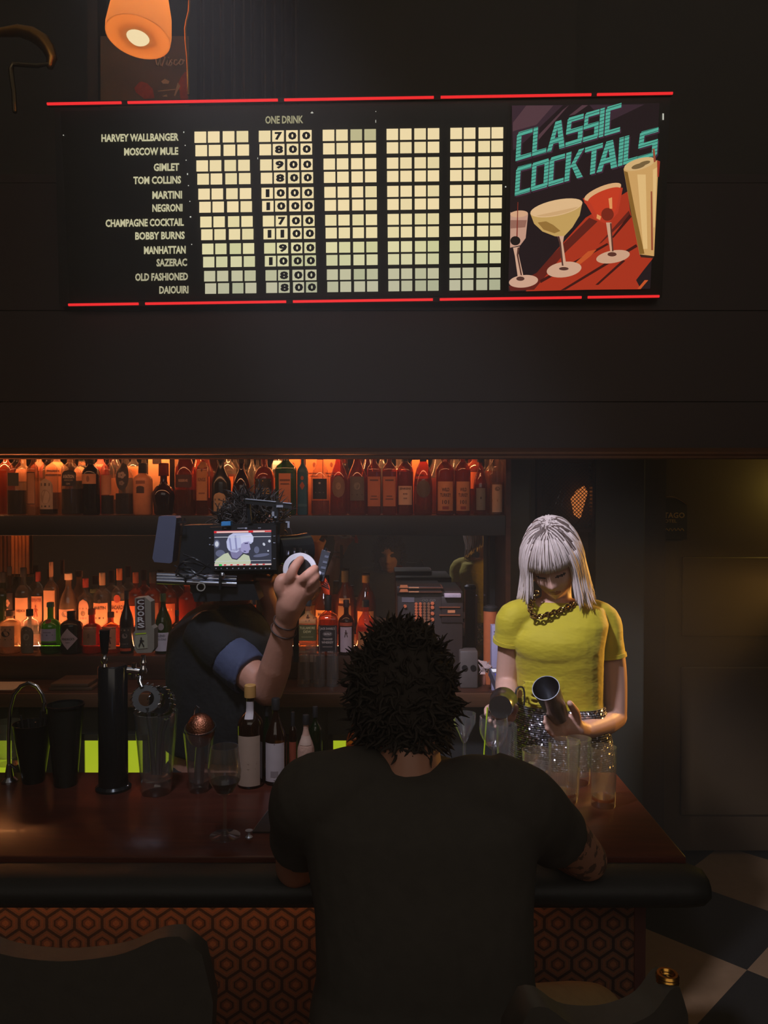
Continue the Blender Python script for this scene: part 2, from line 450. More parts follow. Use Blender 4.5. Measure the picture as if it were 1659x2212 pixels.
# ------------------------------------------------------------------ back bar: mirror, shelves, counter, coolers
XR = at(1090, 1130, 3.10).x; XL = -2.3
mir = _new('smoked_mirror'); t = NT(mir[1]); g = t.n('ShaderNodeBsdfGlossy'); g.inputs[0].default_value = (0.34, 0.33, 0.30, 1); g.inputs['Roughness'].default_value = 0.004
mir[1].links.new(g.outputs[0], mir[2].inputs[0])
xm = at(1054, 1200, Y_MIR).x
single('back_bar_mirror', MB().box((XL, Y_MIR, 1.08), (xm, Y_MIR+.02, 2.2)), mir[0], 'wide smoked mirror behind the bottle shelves', 'mirror', smooth=False)
z_up = at(0, 1113, 3.10).z           # upper shelf surface
z_lo = at(0, 1417, 3.12).z           # lower shelf surface
ub = thing('upper_bottle_shelf', 'dark upper shelf with thick front lip holding a row of liquor bottles', 'shelf', (-.9, 3.25, z_up-.08))
part('shelf_board', MB().box((XL, 3.10, z_up-.024), (XR, Y_MIR-.002, z_up)), WOOD_DARK, ub, smooth=False)
part('shelf_lip', MB().box((XL, 3.075, at(0, 1157, 3.075).z), (XR, 3.10, z_up-.001), .003), BLACK, ub)
struct('trim_6', MB().box((XR+.001, 3.075, 1.081), (XR+.02, Y_MIR, 2.2)), WOOD_DARK, 'dark end panel at the right of the bottle shelves', 'trim')
mb = MB(); mb.box((xm+.001, 3.36, 1.085), (XR, Y_MIR, z_up-.03))
trm = struct('trim_7', mb, BLACK, 'dark upright frame at the right end of the mirror', 'trim')
ORW = pbr('orange_strip', rgb(150, 84, 46), 0.5)
tri = MB(); tri.box((at(1079, 0, 3.34).x, 3.335, at(0, 1310, 3.34).z), (at(1089, 0, 3.34).x, 3.358, at(0, 1162, 3.34).z))
part('gilt_trim', tri, ORW, trm, smooth=False)
lb = thing('lower_bottle_shelf', 'lower stepped bottle shelf glowing orange between the bottles', 'shelf', (-.9, 3.25, 1.08))
part('shelf_riser', MB().box((XL, 3.12, 1.081), (at(800, 0, 3.12).x, Y_MIR-.002, z_lo), .003), WOOD_DARK, lb)
stp = thing('bottle_step', 'raised dark wooden step carrying the back row of the lower shelf', 'shelf', (-.9, 3.36, z_lo))
part('step_board', MB().box((XL, 3.305, z_lo+.0005), (at(800, 0, 3.12).x, Y_MIR-.002, z_lo+.055), .002), WOOD_DARK, stp)
ORANGE = (1.0, 0.36, 0.14, 1)
part('strip_lip', MB().box((XL, 3.252, z_lo-.001), (at(800, 0, 3.12).x, 3.257, z_lo+.014)), WOOD_DARK, lb, smooth=False)
mb = MB(); mb.add([(XL, 3.262, z_lo+.003), (at(395, 0, 3.2).x, 3.262, z_lo+.003), (at(395, 0, 3.2).x, 3.285, z_lo+.010), (XL, 3.285, z_lo+.010)], [(0, 1, 2, 3)])
part('led_strip', mb, glow('led_orange', ORANGE, 75), lb, smooth=False, fix=False)
mb = MB(); xa_, xb_ = at(560, 0, 3.2).x, at(800, 0, 3.2).x; mb.add([(xa_, 3.262, z_lo+.003), (xb_, 3.262, z_lo+.003), (xb_, 3.285, z_lo+.010), (xa_, 3.285, z_lo+.010)], [(0, 1, 2, 3)])
part('led_strip', mb, glow('led_amber', (1.0, 0.40, 0.13, 1), 50), lb, smooth=False, fix=False)
ul = thing('shelf_light', 'long orange light strip hidden behind the soffit over the top bottle row', 'light', (-.9, 3.27, 2.14))
part('housing', MB().box((XL, 3.255, 2.158), (XR-.05, 3.305, 2.168)).box((XL, 3.245, 2.112), (XR-.05, 3.255, 2.168)), BLACK, ul, smooth=False)  # front board drops below the strip, added to screen counter and front bottles
mb = MB(); mb.add([(XL, 3.257, 2.118), (XR-.05, 3.257, 2.118), (XR-.05, 3.257, 2.150), (XL, 3.257, 2.150)], [(0, 1, 2, 3)])
part('led_strip', mb, glow('led_orange_top', (1.0, 0.36, 0.12, 1), 270), ul, smooth=False, fix=False)
ft = thing('cornice_light', 'thin orange light strip tucked behind the bottom edge of the soffit', 'light', (-.9, 2.98, 1.99))
part('channel', MB().box((XL, 2.955, 2.0), (XR-.05, 3.0, 2.012)), BLACK, ft, smooth=False)
mb = MB(); mb.add([(XL, 2.965, 1.999), (XR-.05, 2.965, 1.999), (XR-.05, 2.985, 1.999), (XL, 2.985, 1.999)], [(0, 1, 2, 3)])
part('led_strip', mb, glow('led_cornice', (1.0, .40, .17, 1), 13.0), ft, smooth=False, fix=False)
bc = thing('back_counter', 'dark wooden back bar counter under the bottle shelves', 'counter', (-.6, 3.2, 0))
part('worktop', MB().box((XL, 2.93, 1.045), (XR+.08, Y_MIR, 1.08), .004), WOOD_DARK, bc)
part('front_edge', MB().box((XL, 2.915, 1.025), (XR+.08, 2.93, 1.077), .004), wood('edge_wood', rgb(70, 46, 32), rgb(104, 70, 48), .3), bc)
part('base', MB().box((XL, 3.06, 0.06), (XR+.05, 3.6, 1.045)), BLACK, bc, smooth=False)
# coolers with glass doors lit green inside
mgr, nt, out = _new('green_cooler'); t = NT(nt); e = t.n('ShaderNodeEmission'); spz = t.n('ShaderNodeSeparateXYZ'); nt.links.new(t.n('ShaderNodeTexCoord').outputs['Object'], spz.inputs[0])
ng = t.noise(t.obj(), 9, 2)
nt.links.new(t.mix(ng, rgb(150, 172, 26), rgb(174, 184, 40)), e.inputs[0]); e.inputs[1].default_value = 0.95
nt.links.new(e.outputs[0], out.inputs[0])
zt = at(0, 1598, 3.0).z
edges = [(-2.3, at(13, 0, 3).x), (at(172, 0, 3).x, at(300, 0, 3).x), (at(350, 0, 3).x, at(398, 0, 3).x), (at(456, 0, 3).x, at(504, 0, 3).x), (at(562, 0, 3).x, at(612, 0, 3).x), (at(718, 0, 3).x, at(796, 0, 3).x)]
wheres = ('at the far left edge under the back counter', 'behind the black beer tower', 'behind the footed glass', 'behind the tall slim glass', 'behind the barcoded bottle', 'beside the seated customer\'s head')
for i, (a, b) in enumerate(edges):
    c = thing('cooler', 'yellow-green lit bottle cooler ' + wheres[i], 'cooler', ((a+b)/2, 3.02, 0.1), group='green lit coolers')
    part('cabinet', MB().box((a-.02, 3.006, .12), (b+.02, 3.055, 1.02)), BLACK, c, smooth=False)
    d = part('lit_door', MB().box((a, 2.998, .22), (b, 3.004, zt)), mgr, c, smooth=False)
    fm = MB()
    for (u0, u1, v0, v1) in ((a-.018, a, .2, zt+.02), (b, b+.018, .2, zt+.02), (a-.018, b+.018, zt, zt+.02), (a-.018, b+.018, .2, .22)): fm.box((u0, 2.990, v0), (u1, 3.005, v1))
    part('door_frame', fm, pbr('cooler_frame', rgb(60, 56, 40), .4), d, smooth=False)

# ------------------------------------------------------------------ front bar
bar = thing('bar_counter', 'long polished dark wood bar counter with padded black front rail and patterned front', 'counter', (-.8, 1.95, 0))
XE = onz(1475, 1840, ZC).x
part('bar_top', MB().box((XL, 1.735, ZC-.035), (XE, 2.275, ZC), .006), WOOD_TOP, bar)
mb = MB()
prof = [(1.745, -.002), (1.70, .012), (1.655, .006), (1.632, -.014), (1.630, -.036), (1.645, -.052), (1.745, -.052)]
xs_ = [XL] + [XE-.03+.0*k for k in range(1)] + [XE+.004, XE+.018, XE+.024]; sc_ = [1, 1, .93, .75, .45]
vs = []; fs = []
for x, k in zip(xs_, sc_):
    for (y, z) in prof: vs.append((x, 1.69+(y-1.69)*k, ZC-.034+(z+.02)*k))
n_ = len(prof)
for j in range(len(xs_)-1):
    for i in range(n_): fs.append((j*n_+i, j*n_+(i+1) % n_, (j+1)*n_+(i+1) % n_, (j+1)*n_+i))
fs.append(tuple(range(n_))); fs.append(tuple((len(xs_)-1)*n_+i for i in range(n_)))
part('padded_rail', MB().add(vs, fs), pbr('black_vinyl', rgb(34, 32, 30), 0.55, bump=.2, bscale=60), bar, ang=60)
# wallpaper of nested hexagons on the bar front
m, nt, out = _new('hexagon_front'); t = NT(nt); p = t.n('ShaderNodeBsdfPrincipled')
s3 = t.n('ShaderNodeSeparateXYZ'); nt.links.new(t.obj(), s3.inputs[0])
cb = t.n('ShaderNodeCombineXYZ'); PX, PZ = 0.0640, 0.0960
nt.links.new(t.m('ADD', t.m('DIVIDE', s3.outputs[0], PX), 40.2), cb.inputs[0]); nt.links.new(t.m('ADD', t.m('DIVIDE', s3.outputs[2], PZ), 40.55), cb.inputs[1])
pa = t.v('SUBTRACT', t.v('FRACTION', cb.outputs[0]), (.5, .5, 0)); pb = t.v('SUBTRACT', t.v('FRACTION', t.v('ADD', cb.outputs[0], (.5, .5, 0))), (.5, .5, 0))
SC = (1.0, PZ/PX, 0)
pa = t.v('MULTIPLY', pa, SC); pb = t.v('MULTIPLY', pb, SC)
def hexd(v):
    q = t.v('ABSOLUTE', v); s_ = t.n('ShaderNodeSeparateXYZ'); nt.links.new(q, s_.inputs[0])
    return t.m('MAXIMUM', s_.outputs[0], t.m('ADD', t.m('MULTIPLY', s_.outputs[0], .615), t.m('MULTIPLY', s_.outputs[1], .923)))
hd = t.m('MINIMUM', hexd(pa), hexd(pb))
spk = t.noise(t.obj(), 420, 2); hdn = t.m('ADD', hd, t.m('MULTIPLY', t.m('SUBTRACT', spk, .5), .035))
rp = t.n('ShaderNodeValToRGB'); rp.color_ramp.interpolation = 'CONSTANT'
els = [(0, rgb(150, 92, 60)), (.11, rgb(112, 66, 46)), (.185, rgb(62, 36, 28)), (.245, rgb(118, 80, 58)), (.30, rgb(138, 82, 54)), (.36, rgb(116, 78, 58)), (.445, rgb(54, 32, 26))]
cr = rp.color_ramp
cr.elements[0].position = 0; cr.elements[0].color = els[0][1]; cr.elements[1].position = els[1][0]; cr.elements[1].color = els[1][1]
for pos, c in els[2:]:
    e_ = cr.elements.new(pos); e_.color = c
nt.links.new(hdn, rp.inputs[0])
sp2 = t.m('MULTIPLY_ADD', t.noise(t.obj(), 600, 1), 1.1, .42)
nt.links.new(t.v('SCALE', rp.outputs[0]) if False else t.mix(1.0, rp.outputs[0], rp.outputs[0]), p.inputs['Base Color'])
mxx = t.n('ShaderNodeMix', data_type='RGBA', blend_type='MULTIPLY'); mxx.inputs[0].default_value = 1.0
nt.links.new(rp.outputs[0], mxx.inputs[6]); cbn = t.n('ShaderNodeCombineColor')
for i in range(3): nt.links.new(sp2, cbn.inputs[i])
nt.links.new(cbn.outputs[0], mxx.inputs[7]); nt.links.new(mxx.outputs[2], p.inputs['Base Color'])
p.inputs['Roughness'].default_value = .8; nt.links.new(p.outputs[0], out.inputs[0])
YP = 1.83; xe2 = at(1370, 2000, YP).x
part('patterned_front', MB().box((XL, YP, .05), (xe2, YP+.02, ZC-.036)), m, bar, smooth=False)
part('corner_post', MB().box((xe2, YP-.006, 0), (at(1393, 2000, YP).x, YP+.06, ZC-.036)), pbr('maroon_post', rgb(92, 50, 46), .5), bar, smooth=False)
part('end_wall', MB().box((at(1393, 2000, YP).x-.03, YP+.06, 0), (at(1393, 2000, YP).x, 2.26, ZC-.036)), WOOD_DARK, bar, smooth=False)
mb = MB(); xq = at(760, 0, YP).x; mb.add([(XL, 1.800, ZC-.055), (xq, 1.800, ZC-.055), (xq, 1.772, ZC-.058), (XL, 1.772, ZC-.058)], [(0, 1, 2, 3)])
part('led_strip', mb, glow('led_under_bar', (1.0, .47, .20, 1), 6.5), bar, smooth=False, fix=False)
mb = MB(); xq0 = at(1080, 0, YP).x; xq = at(1165, 0, YP).x; mb.add([(xq0, 1.800, ZC-.055), (xq, 1.800, ZC-.055), (xq, 1.772, ZC-.058), (xq0, 1.772, ZC-.058)], [(0, 1, 2, 3)])
part('led_strip', mb, glow('led_under_bar', (1.0, .47, .20, 1), 6.5), bar, smooth=False, fix=False)
# ------------------------------------------------------------------ the price board
_p0 = at(786, 655, 2.85); _p1 = at(778, 210, 2.69)
_bx = Vector((1, 0, 0)); _by = (_p1-_p0); _by = (_by - _bx*_by.dot(_bx)).normalized(); _bn = _bx.cross(_by)   # towards the room
if _bn.y > 0: _bn = -_bn
def bp(px, py, o=0.0):
    d = ray(px, py); tt = ((_p0+_bn*o) - CAM).dot(_bn) / d.dot(_bn); return CAM + d*tt
board = thing('menu_board', 'black backlit cocktail price board with red tube lights hung above the bar', 'sign', bp(780, 640, -.02))
BOARDK = pbr('board_black', rgb(48, 47, 43), 0.35, nscale=20)
cor = [bp(128, 662, -.006), bp(1430, 643, -.006), bp(1448, 212, -.006), bp(118, 234, -.006)]
part('casing', MB().poly(cor, -_bn*.11), BOARDK, board, ang=20)
cor = [bp(150, 650, -.004), bp(1090, 638, -.004), bp(1098, 222, -.004), bp(131, 240, -.004)]
part('face_panel', MB().poly(cor, -_bn*.004), pbr('board_face', rgb(50, 50, 45), 0.22, nscale=8), board, ang=20)
def lerp(a, b, t): return a+(b-a)*t
G1 = [[420,449,481,511],[559,588,618,648],[697,726,757,787],[835,864,895,924],[973,1002,1034,1062]]
G12 = [[443,471,502,530],[575,602,633,661],[707,735,765,793],[839,867,897,924],[971,999,1029,1057]]
YLr = [295.5,324.6,357.6,386.3,418.7,447,479,506.5,537.4,565.7,596.3,623]
YRr = [287.4,316.6,349.8,378.4,410.8,438.9,471.2,499.4,530.7,557.7,589.3,615.5]
VAL = [' 700',' 800',' 900',' 800','1000','1000',' 700','1100',' 900','1000',' 800',' 800']
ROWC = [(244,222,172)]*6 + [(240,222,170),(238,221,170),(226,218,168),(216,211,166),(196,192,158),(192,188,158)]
rr = random.Random(4)
LITM = []
for r in range(12):
    for q in range(3):
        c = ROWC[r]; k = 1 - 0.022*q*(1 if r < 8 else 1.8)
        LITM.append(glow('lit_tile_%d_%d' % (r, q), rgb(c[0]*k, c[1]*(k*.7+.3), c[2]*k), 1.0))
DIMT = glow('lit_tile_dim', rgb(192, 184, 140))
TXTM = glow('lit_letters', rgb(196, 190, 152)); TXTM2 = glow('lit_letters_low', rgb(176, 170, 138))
DIG = pbr('digit_black', rgb(30, 28, 26), .5)
ACCENT = ('one', 'two')
for r in range(12):
    tt = r/11.0
    for g in range(5):
        mb = MB(); mats = []; dgs = []
        for q in range(4):
            x0 = lerp(G1[g][q], G12[g][q], tt); w = lerp(25.0, 23.5, tt); xc = x0+w/2
            yc = lerp(YLr[r], YRr[r], (xc-480)/550.0); h = lerp(12.0, 11.3, tt)
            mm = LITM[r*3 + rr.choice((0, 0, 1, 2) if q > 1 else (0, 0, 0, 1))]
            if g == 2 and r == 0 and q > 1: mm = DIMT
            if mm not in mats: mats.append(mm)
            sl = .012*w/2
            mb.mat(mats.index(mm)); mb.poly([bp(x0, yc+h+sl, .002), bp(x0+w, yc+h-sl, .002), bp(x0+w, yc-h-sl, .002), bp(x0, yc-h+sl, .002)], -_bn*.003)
            if g == 1 and VAL[r][q] != ' ':
                dw = {'1': 8, '7': 16}.get(VAL[r][q], 18); hh = 8.6
                def fn(x, y, xc=xc, yc=yc, dw=dw, hh=hh): return bp(xc+1+(x-.5)*dw, yc+hh-y*2*hh-(x-.5)*.3, .0045)
                dgs.append(text_on(MB(), VAL[r][q], fn, 0.055))
        pw = part('price_window', mb, mats, board, smooth=False)
        for dg_ in dgs: part('price_digit', dg_, DIG, pw, smooth=False)
NAMES = [('HARVEY WALLBANGER',219,386,297),('MOSCOW MULE',268,385,327),('GIMLET',332,387,361),('TOM COLLINS',288,391,389),('MARTINI',329,393,421),('NEGRONI',329,394,449),
         ('CHAMPAGNE COCKTAIL',228,397,481),('BOBBY BURNS',292,399,509),('MANHATTAN',311,401,540),('SAZERAC',338,404,567),('OLD FASHIONED',292,406,598),('DAIOUIRI',344,407,626)]
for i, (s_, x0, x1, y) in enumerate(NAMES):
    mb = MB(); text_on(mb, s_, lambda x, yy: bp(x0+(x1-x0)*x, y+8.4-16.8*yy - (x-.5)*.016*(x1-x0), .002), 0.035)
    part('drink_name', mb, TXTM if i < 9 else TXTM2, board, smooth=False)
mb = MB(); text_on(mb, 'ONE DRINK', lambda x, y: bp(573+82*x, 267-17*y-(x-.5)*1.2, .002), 0.03)
part('column_heading', mb, glow('lit_heading', rgb(158, 152, 118)), board, smooth=False)
# little light leaks at the edges of the face
mb = MB()
for (x, y, w, h) in ((136, 291, 2, 2), (396, 284, 2, 3), (399, 313, 2, 2), (401, 345, 2, 2), (404, 374, 2, 4), (406, 400, 2, 2), (409, 434, 2, 2), (410, 467, 3, 3), (413, 527, 2, 2), (1091, 402, 2.5, 3), (811, 240, 1.5, 1.5), (811, 259, 1.2, 6), (1431, 245, 3, 14), (671, 243, 6, 1.5), (673, 241, 2, 4), (556, 340, 1.2, 4)):
    part('light_leak', MB().poly([bp(x, y+h, .001), bp(x+w, y+h, .001), bp(x+w, y, .001), bp(x, y, .001)]), glow('leak', rgb(205, 205, 190)), board, smooth=False)
NEON = glow('neon_red', rgb(232, 42, 44), 1.15)
TOP = [(102, 262), (276, 600), (614, 937), (952, 1277), (1290, 1453)]; BOT = [(148, 299), (314, 618), (633, 935), (950, 1256), (1270, 1424)]
for segs, y0, y1, xa, xb in ((TOP, 224.5, 201.5, 102, 1453), (BOT, 658.5, 640, 148, 1424)):
    mb = MB(); mb.poly([bp(xa, y0+5, .0), bp(xb, y1+5, .0), bp(xb, y1-5, .0), bp(xa, y0-5, .0)], -_bn*.02)
    part('tube_rail', mb, BLACK, board, ang=20)
    for (a, b) in segs:
        f = lambda x: lerp(y0, y1, (x-xa)/(xb-xa))
        part('neon_tube', MB().tube([bp(a, f(a), .008), bp(b, f(b), .008)], 0.0046, 8), NEON, board)
# ---- the picture panel: four cocktails under slanted lettering
def pz(u, v, o=0.0): return bp(1050+u/3.858, 180+v/3.858, o)
pic = part('picture_panel', MB().poly([pz(186, 1735, .001), pz(1368, 1712, .001), pz(1445, 165, .001), pz(215, 185, .001)], -_bn*.004), glow('picture_dark', rgb(36, 26, 28)), board, smooth=False)
_lay = [0]
def flat(name, polys, col, lay, mat=None, dome=None):
    mb = MB()
    for q in polys: mb.poly([pz(u, v, .0015+.0004*lay) for u, v in q])
    return part(name, mb, mat or glow('pic_%d_%d_%d' % col, rgb(*col)), pic, smooth=False)
def el(cx, cy, rx, ry, rot=0.0, n=28, a0=0, a1=360):
    c, s_ = math.cos(R(rot)), math.sin(R(rot)); o = []
    for k in range(n):
        a = R(a0+(a1-a0)*k/(n-1 if a1-a0 < 360 else n)); x, y = rx*math.cos(a), ry*math.sin(a); o.append((cx+x*c-y*s_, cy+x*s_+y*c))
    return o
flat('purple_sky', [[(215,185),(640,182),(330,480),(225,560)], [(860,180),(1320,176),(1000,330)]], (58,40,48), 1)
flat('purple_ray', [[(222,330),(335,185),(560,185),(420,345),(222,400)], [(640,220),(690,182),(560,330),(430,480),(400,470)], [(690,270),(800,182),(850,182),(740,260)]], (84,58,64), 2)
flat('red_floor', [[(330,1733),(840,1720),(1290,1716),(1250,1640),(1310,1560),(1390,1460),(1300,1440),(1200,1060),(1180,900),(830,1120),(560,1420)]], (170,52,30), 2)
flat('maroon_floor', [[(560,1420),(860,1120),(930,1150),(660,1410),(400,1720),(200,1730),(190,1690),(420,1580)], [(940,1340),(1190,1060),(1205,1100),(960,1330)]], (98,34,26), 3)
flat('dark_plank', [[(620,1725),(1250,1340),(1262,1362),(660,1722)], [(910,1680),(1140,1470),(1160,1480),(935,1680)], [(1050,1280),(1195,1090),(1215,1110),(1060,1290)], [(450,1640),(1010,1330),(1020,1345),(455,1665)]], (66,24,20), 4)
flat('orange_flash', [[(1262,1712),(1290,1712),(1352,1640),(1322,1640)], [(850,1400),(920,1385),(870,1440),(720,1560),(660,1600),(640,1590)]], (196,84,40), 4)
text_on(_mb := MB(), 'illustration', lambda x, y: pz(1015+250*x, 1672-20*y, .0035)) if False else None
# wine red drink
flat('coupe_red_bowl', [el(972,925,168,62,-24) + [], [(805,960),(1140,870),(1100,1080),(1020,1165),(985,1165),(905,1130)]], (186,58,36), 5)
flat('coupe_red_rim', [el(972,905,165,48,-22)], (220,170,120), 6); flat('coupe_red_drink', [el(985,930,145,38,-22), [(862,980),(1120,890),(1080,1060),(1010,1140),(930,1110)]], (196,60,34), 7)
flat('cherry', [el(1012,1092,52,54)], (120,40,26), 8); flat('coupe_red_shine', [[(1020,960),(1050,950),(1052,1045),(1030,1045)], [(925,1090),(960,1110),(950,1140),(920,1125)]], (226,150,90), 9)
flat('coupe_red_stem', [[(1000,1160),(1045,1160),(1060,1400),(1085,1430),(1020,1440),(1035,1400)], el(1058,1445,142,52,-10)], (205,160,130), 6)
flat('coupe_red_stem_shade', [[(1032,1165),(1045,1165),(1062,1400),(1050,1400)], el(1050,1425,38,18)], (90,50,40), 7)
# pale coupe
flat('coupe_pale_bowl', [[(368,1085),(400,1170),(470,1235),(575,1275),(650,1275),(720,1200),(780,1100),(803,990)]], (196,158,92), 6)
flat('coupe_pale_shine', [[(430,1160),(480,1220),(570,1250),(620,1230),(560,1180),(500,1150)]], (150,112,56), 7)
flat('coupe_pale_top', [el(586,1038,222,66,-12)], (224,184,136), 8)
flat('coupe_pale_line', [el(590,1050,190,46,-12, 30, 20, 160)], (208,166,116), 9)
flat('coupe_pale_stem', [[(590,1272),(650,1272),(640,1330),(670,1525),(690,1550),(610,1555),(632,1520),(612,1330)], el(650,1552,146,64,-8)], (208,164,136), 6)
flat('coupe_pale_stem_shade', [[(592,1275),(610,1275),(625,1330),(645,1520),(632,1520),(610,1330)], el(648,1545,40,14)], (84,52,44), 7)
# small glass at the left
flat('short_glass', [[(203,1075),(350,1090),(330,1290),(285,1350),(200,1370)]], (196,150,128), 6)
flat('short_glass_top', [el(275,1088,74,28,-4)], (214,166,130), 7); flat('short_glass_drink', [[(203,1140),(340,1140),(326,1200),(203,1210)]], (150,104,88), 7)
flat('pick', [[(262,990),(268,990),(262,1300),(252,1300)]], (124,44,32), 8); flat('olive', [el(244,1312,42,38)], (34,26,24), 9)
flat('short_glass_stem', [[(225,1370),(280,1360),(270,1420),(310,1600),(320,1630),(260,1640),(262,1600),(240,1440)], el(312,1650,122,52,-6)], (208,164,138), 6)
flat('short_glass_stem_shade', [[(262,1370),(280,1365),(268,1430),(300,1600),(288,1600),(255,1430)], el(286,1628,34,18)], (84,52,44), 7)
# tall glass
flat('tall_glass', [[(1145,710),(1430,640),(1432,760),(1400,1440),(1280,1430),(1205,1060)]], (206,160,98), 6)
flat('tall_glass_shade', [[(1150,730),(1180,740),(1250,1100),(1320,1420),(1280,1425),(1205,1060)]], (134,96,42), 7)
flat('tall_glass_shine', [[(1260,760),(1330,760),(1345,1380),(1310,1380)], [(1390,720),(1425,700),(1405,1200),(1395,1200)]], (226,186,124), 8)
flat('tall_glass_top', [el(1280,672,134,46,-16)], (214,176,120), 9); flat('ice', [el(1270,690,60,20,-16), el(1320,665,50,16,-16)], (120,96,60), 10)
flat('straw', [[(1388,545),(1404,545),(1415,650),(1398,660)], [(1372,900),(1384,900),(1392,1390),(1376,1390)]], (150,74,50), 11)
flat('tall_glass_foot', [[(1280,1425),(1398,1440),(1392,1458),(1290,1450)]], (60,36,26), 8)
flat('red_fringe', [[(1425,640),(1450,650),(1440,780),(1428,780)]], (150,50,36), 7)
# lettering
mt, nt, out = _new('teal_striped_letters'); t = NT(nt); e = t.n('ShaderNodeEmission'); sx = t.n('ShaderNodeSeparateXYZ'); nt.links.new(t.obj(), sx.inputs[0])
u_ = t.m('FRACT', t.m('DIVIDE', t.m('ADD', t.m('SUBTRACT', sx.outputs[2], t.m('MULTIPLY', sx.outputs[0], .285)), 9.0), 0.0105))
nt.links.new(t.mix(t.m('LESS_THAN', u_, .17), rgb(84, 172, 150), rgb(26, 62, 56)), e.inputs[0]); nt.links.new(e.outputs[0], out.inputs[0])
LET = {'C': [[(0,.08),(.3,0),(.3,1),(0,.9)],[(0,.84),(1,.84),(1,1),(.1,1)],[(0,0),(1,0),(1,.16),(0,.16)]],
 'L': [[(0,0),(.32,0),(.32,1),(0,1)],[(0,0),(1,0),(1,.17),(0,.17)]],
 'A': [[(0,0),(.26,0),(.62,1),(.40,1)],[(.70,0),(1,0),(.72,1),(.46,1)],[(.15,.24),(.85,.24),(.78,.42),(.22,.42)]],
 'S': [[(.05,.83),(1,.83),(1,1),(.12,1)],[(0,.48),(.26,.48),(.3,.95),(.05,.95)],[(0,.43),(1,.43),(1,.58),(0,.58)],[(.72,.05),(1,.05),(1,.55),(.72,.55)],[(0,0),(.95,0),(1,.16),(0,.16)]],
 'I': [[(0,0),(1,0),(1,1),(0,1)]],
 'O': [[(0,.06),(.26,.06),(.26,.94),(0,.94)],[(.74,.06),(1,.06),(1,.94),(.74,.94)],[(.04,.84),(.96,.84),(.96,1),(.04,1)],[(.04,0),(.96,0),(.96,.16),(.04,.16)]],
 'K': [[(0,0),(.26,0),(.3,1),(.02,1)],[(.2,.4),(.5,.5),(1,1),(.7,1)],[(.3,.55),(.5,.62),(1,0),(.68,0)]],
 'T': [[(0,.83),(1,.83),(1,1),(0,1)],[(.36,0),(.64,0),(.66,.9),(.38,.9)]]}
L1 = [('C',245,375),('L',382,500),('A',505,655),('S',660,800),('S',806,932),('I',938,976),('C',986,1115)]
L2 = [('C',238,365),('O',372,512),('C',518,645),('K',652,806),('T',812,960),('A',920,1092),('I',1098,1136),('L',1142,1260),('S',1262,1424)]
for ln, base, u0, H_ in ((L1, 650, 245, 240), (L2, 940, 238, 240)):
    for ch, a, b in ln:
        polys = []; shade = []
        for q in LET[ch]:
            f = lambda x, y: (a+(b-a)*x + 14*y, base-(a+(b-a)*x-u0)*.285 - H_*y)
            polys.append([f(x, y) for x, y in q]); shade.append([(u+9, v+12) for u, v in polys[-1]])
        flat('letter_shadow', shade, (66, 40, 56), 3); flat('letter', polys, (0, 0, 0), 5 if not (ln is L2 and ch in 'LS' and a > 1140) else 5, mat=mt)

# ------------------------------------------------------------------ above the board: lamp, picture, curtain, horn
lamp = thing('pendant_lamp', 'small lit pendant lamp with orange tapered glass shade above the board', 'lamp', at(299, 105, 2.62))
c0 = at(301, 57, 2.62); k_ = 2.62/F
tilt = Euler((R(-9), R(4), 0)).to_matrix()
sh = [(.066*1.58, -.048), (.0655*1.58, -.040), (.060*1.5, .02), (.046*1.5, .075), (.030*1.4, .12), (.016, .135)]
prof = [(67*k_, -26*k_), (68*k_, -10*k_), (64*k_, 30*k_), (54*k_, 70*k_), (42*k_, 110*k_), (30*k_, 140*k_), (12*k_, 150*k_)]
prof2 = [(r-.003, z-.0005) for r, z in reversed(prof[:-1])]
ms, nt, out = _new('orange_lamp_glass'); t = NT(nt)
d = t.n('ShaderNodeBsdfDiffuse'); d.inputs[0].default_value = (1.0, .74, .46, 1); tl = t.n('ShaderNodeBsdfTranslucent'); tl.inputs[0].default_value = (1.0, .70, .40, 1)
a_ = t.n('ShaderNodeMixShader'); a_.inputs[0].default_value = .5; nt.links.new(d.outputs[0], a_.inputs[1]); nt.links.new(tl.outputs[0], a_.inputs[2]); nt.links.new(a_.outputs[0], out.inputs[0])
part('lamp_shade', MB().lathe(prof+prof2, 40, c0, M=tilt), ms, lamp)
bc_ = c0 + tilt @ Vector((0, 0, -7*k_))
part('bulb', MB().ell(bc_, (.045, .045, .050), tilt), glow('bulb_glow', rgb(247, 222, 172), 1.0), lamp)
part('stem', MB().tube([c0 + tilt @ Vector((0, 0, 150*k_)), c0 + tilt @ Vector((0, 0, 260*k_)), c0+Vector((.01, 0, .75))], .007, 8), BRASS, lamp)
for a in range(6):
    pass
light('lamp_light', 'POINT', c0 + tilt @ Vector((0, 0, 62*k_)), 3.2, (1.0, .76, .48), size=.03)
chain = thing('lamp_cord', 'thin wavy gold cord hanging beside the lit lamp', 'cord', at(405, 195, 2.70))
pts = [at(x, y, 2.70) for x, y in ((409, -60), (409, 0), (408, 25), (403, 45), (400, 62), (401, 90), (404, 120), (406, 160), (407, 205))]
part('cord', MB().tube(pts, .0042, 8), BRASS, chain)
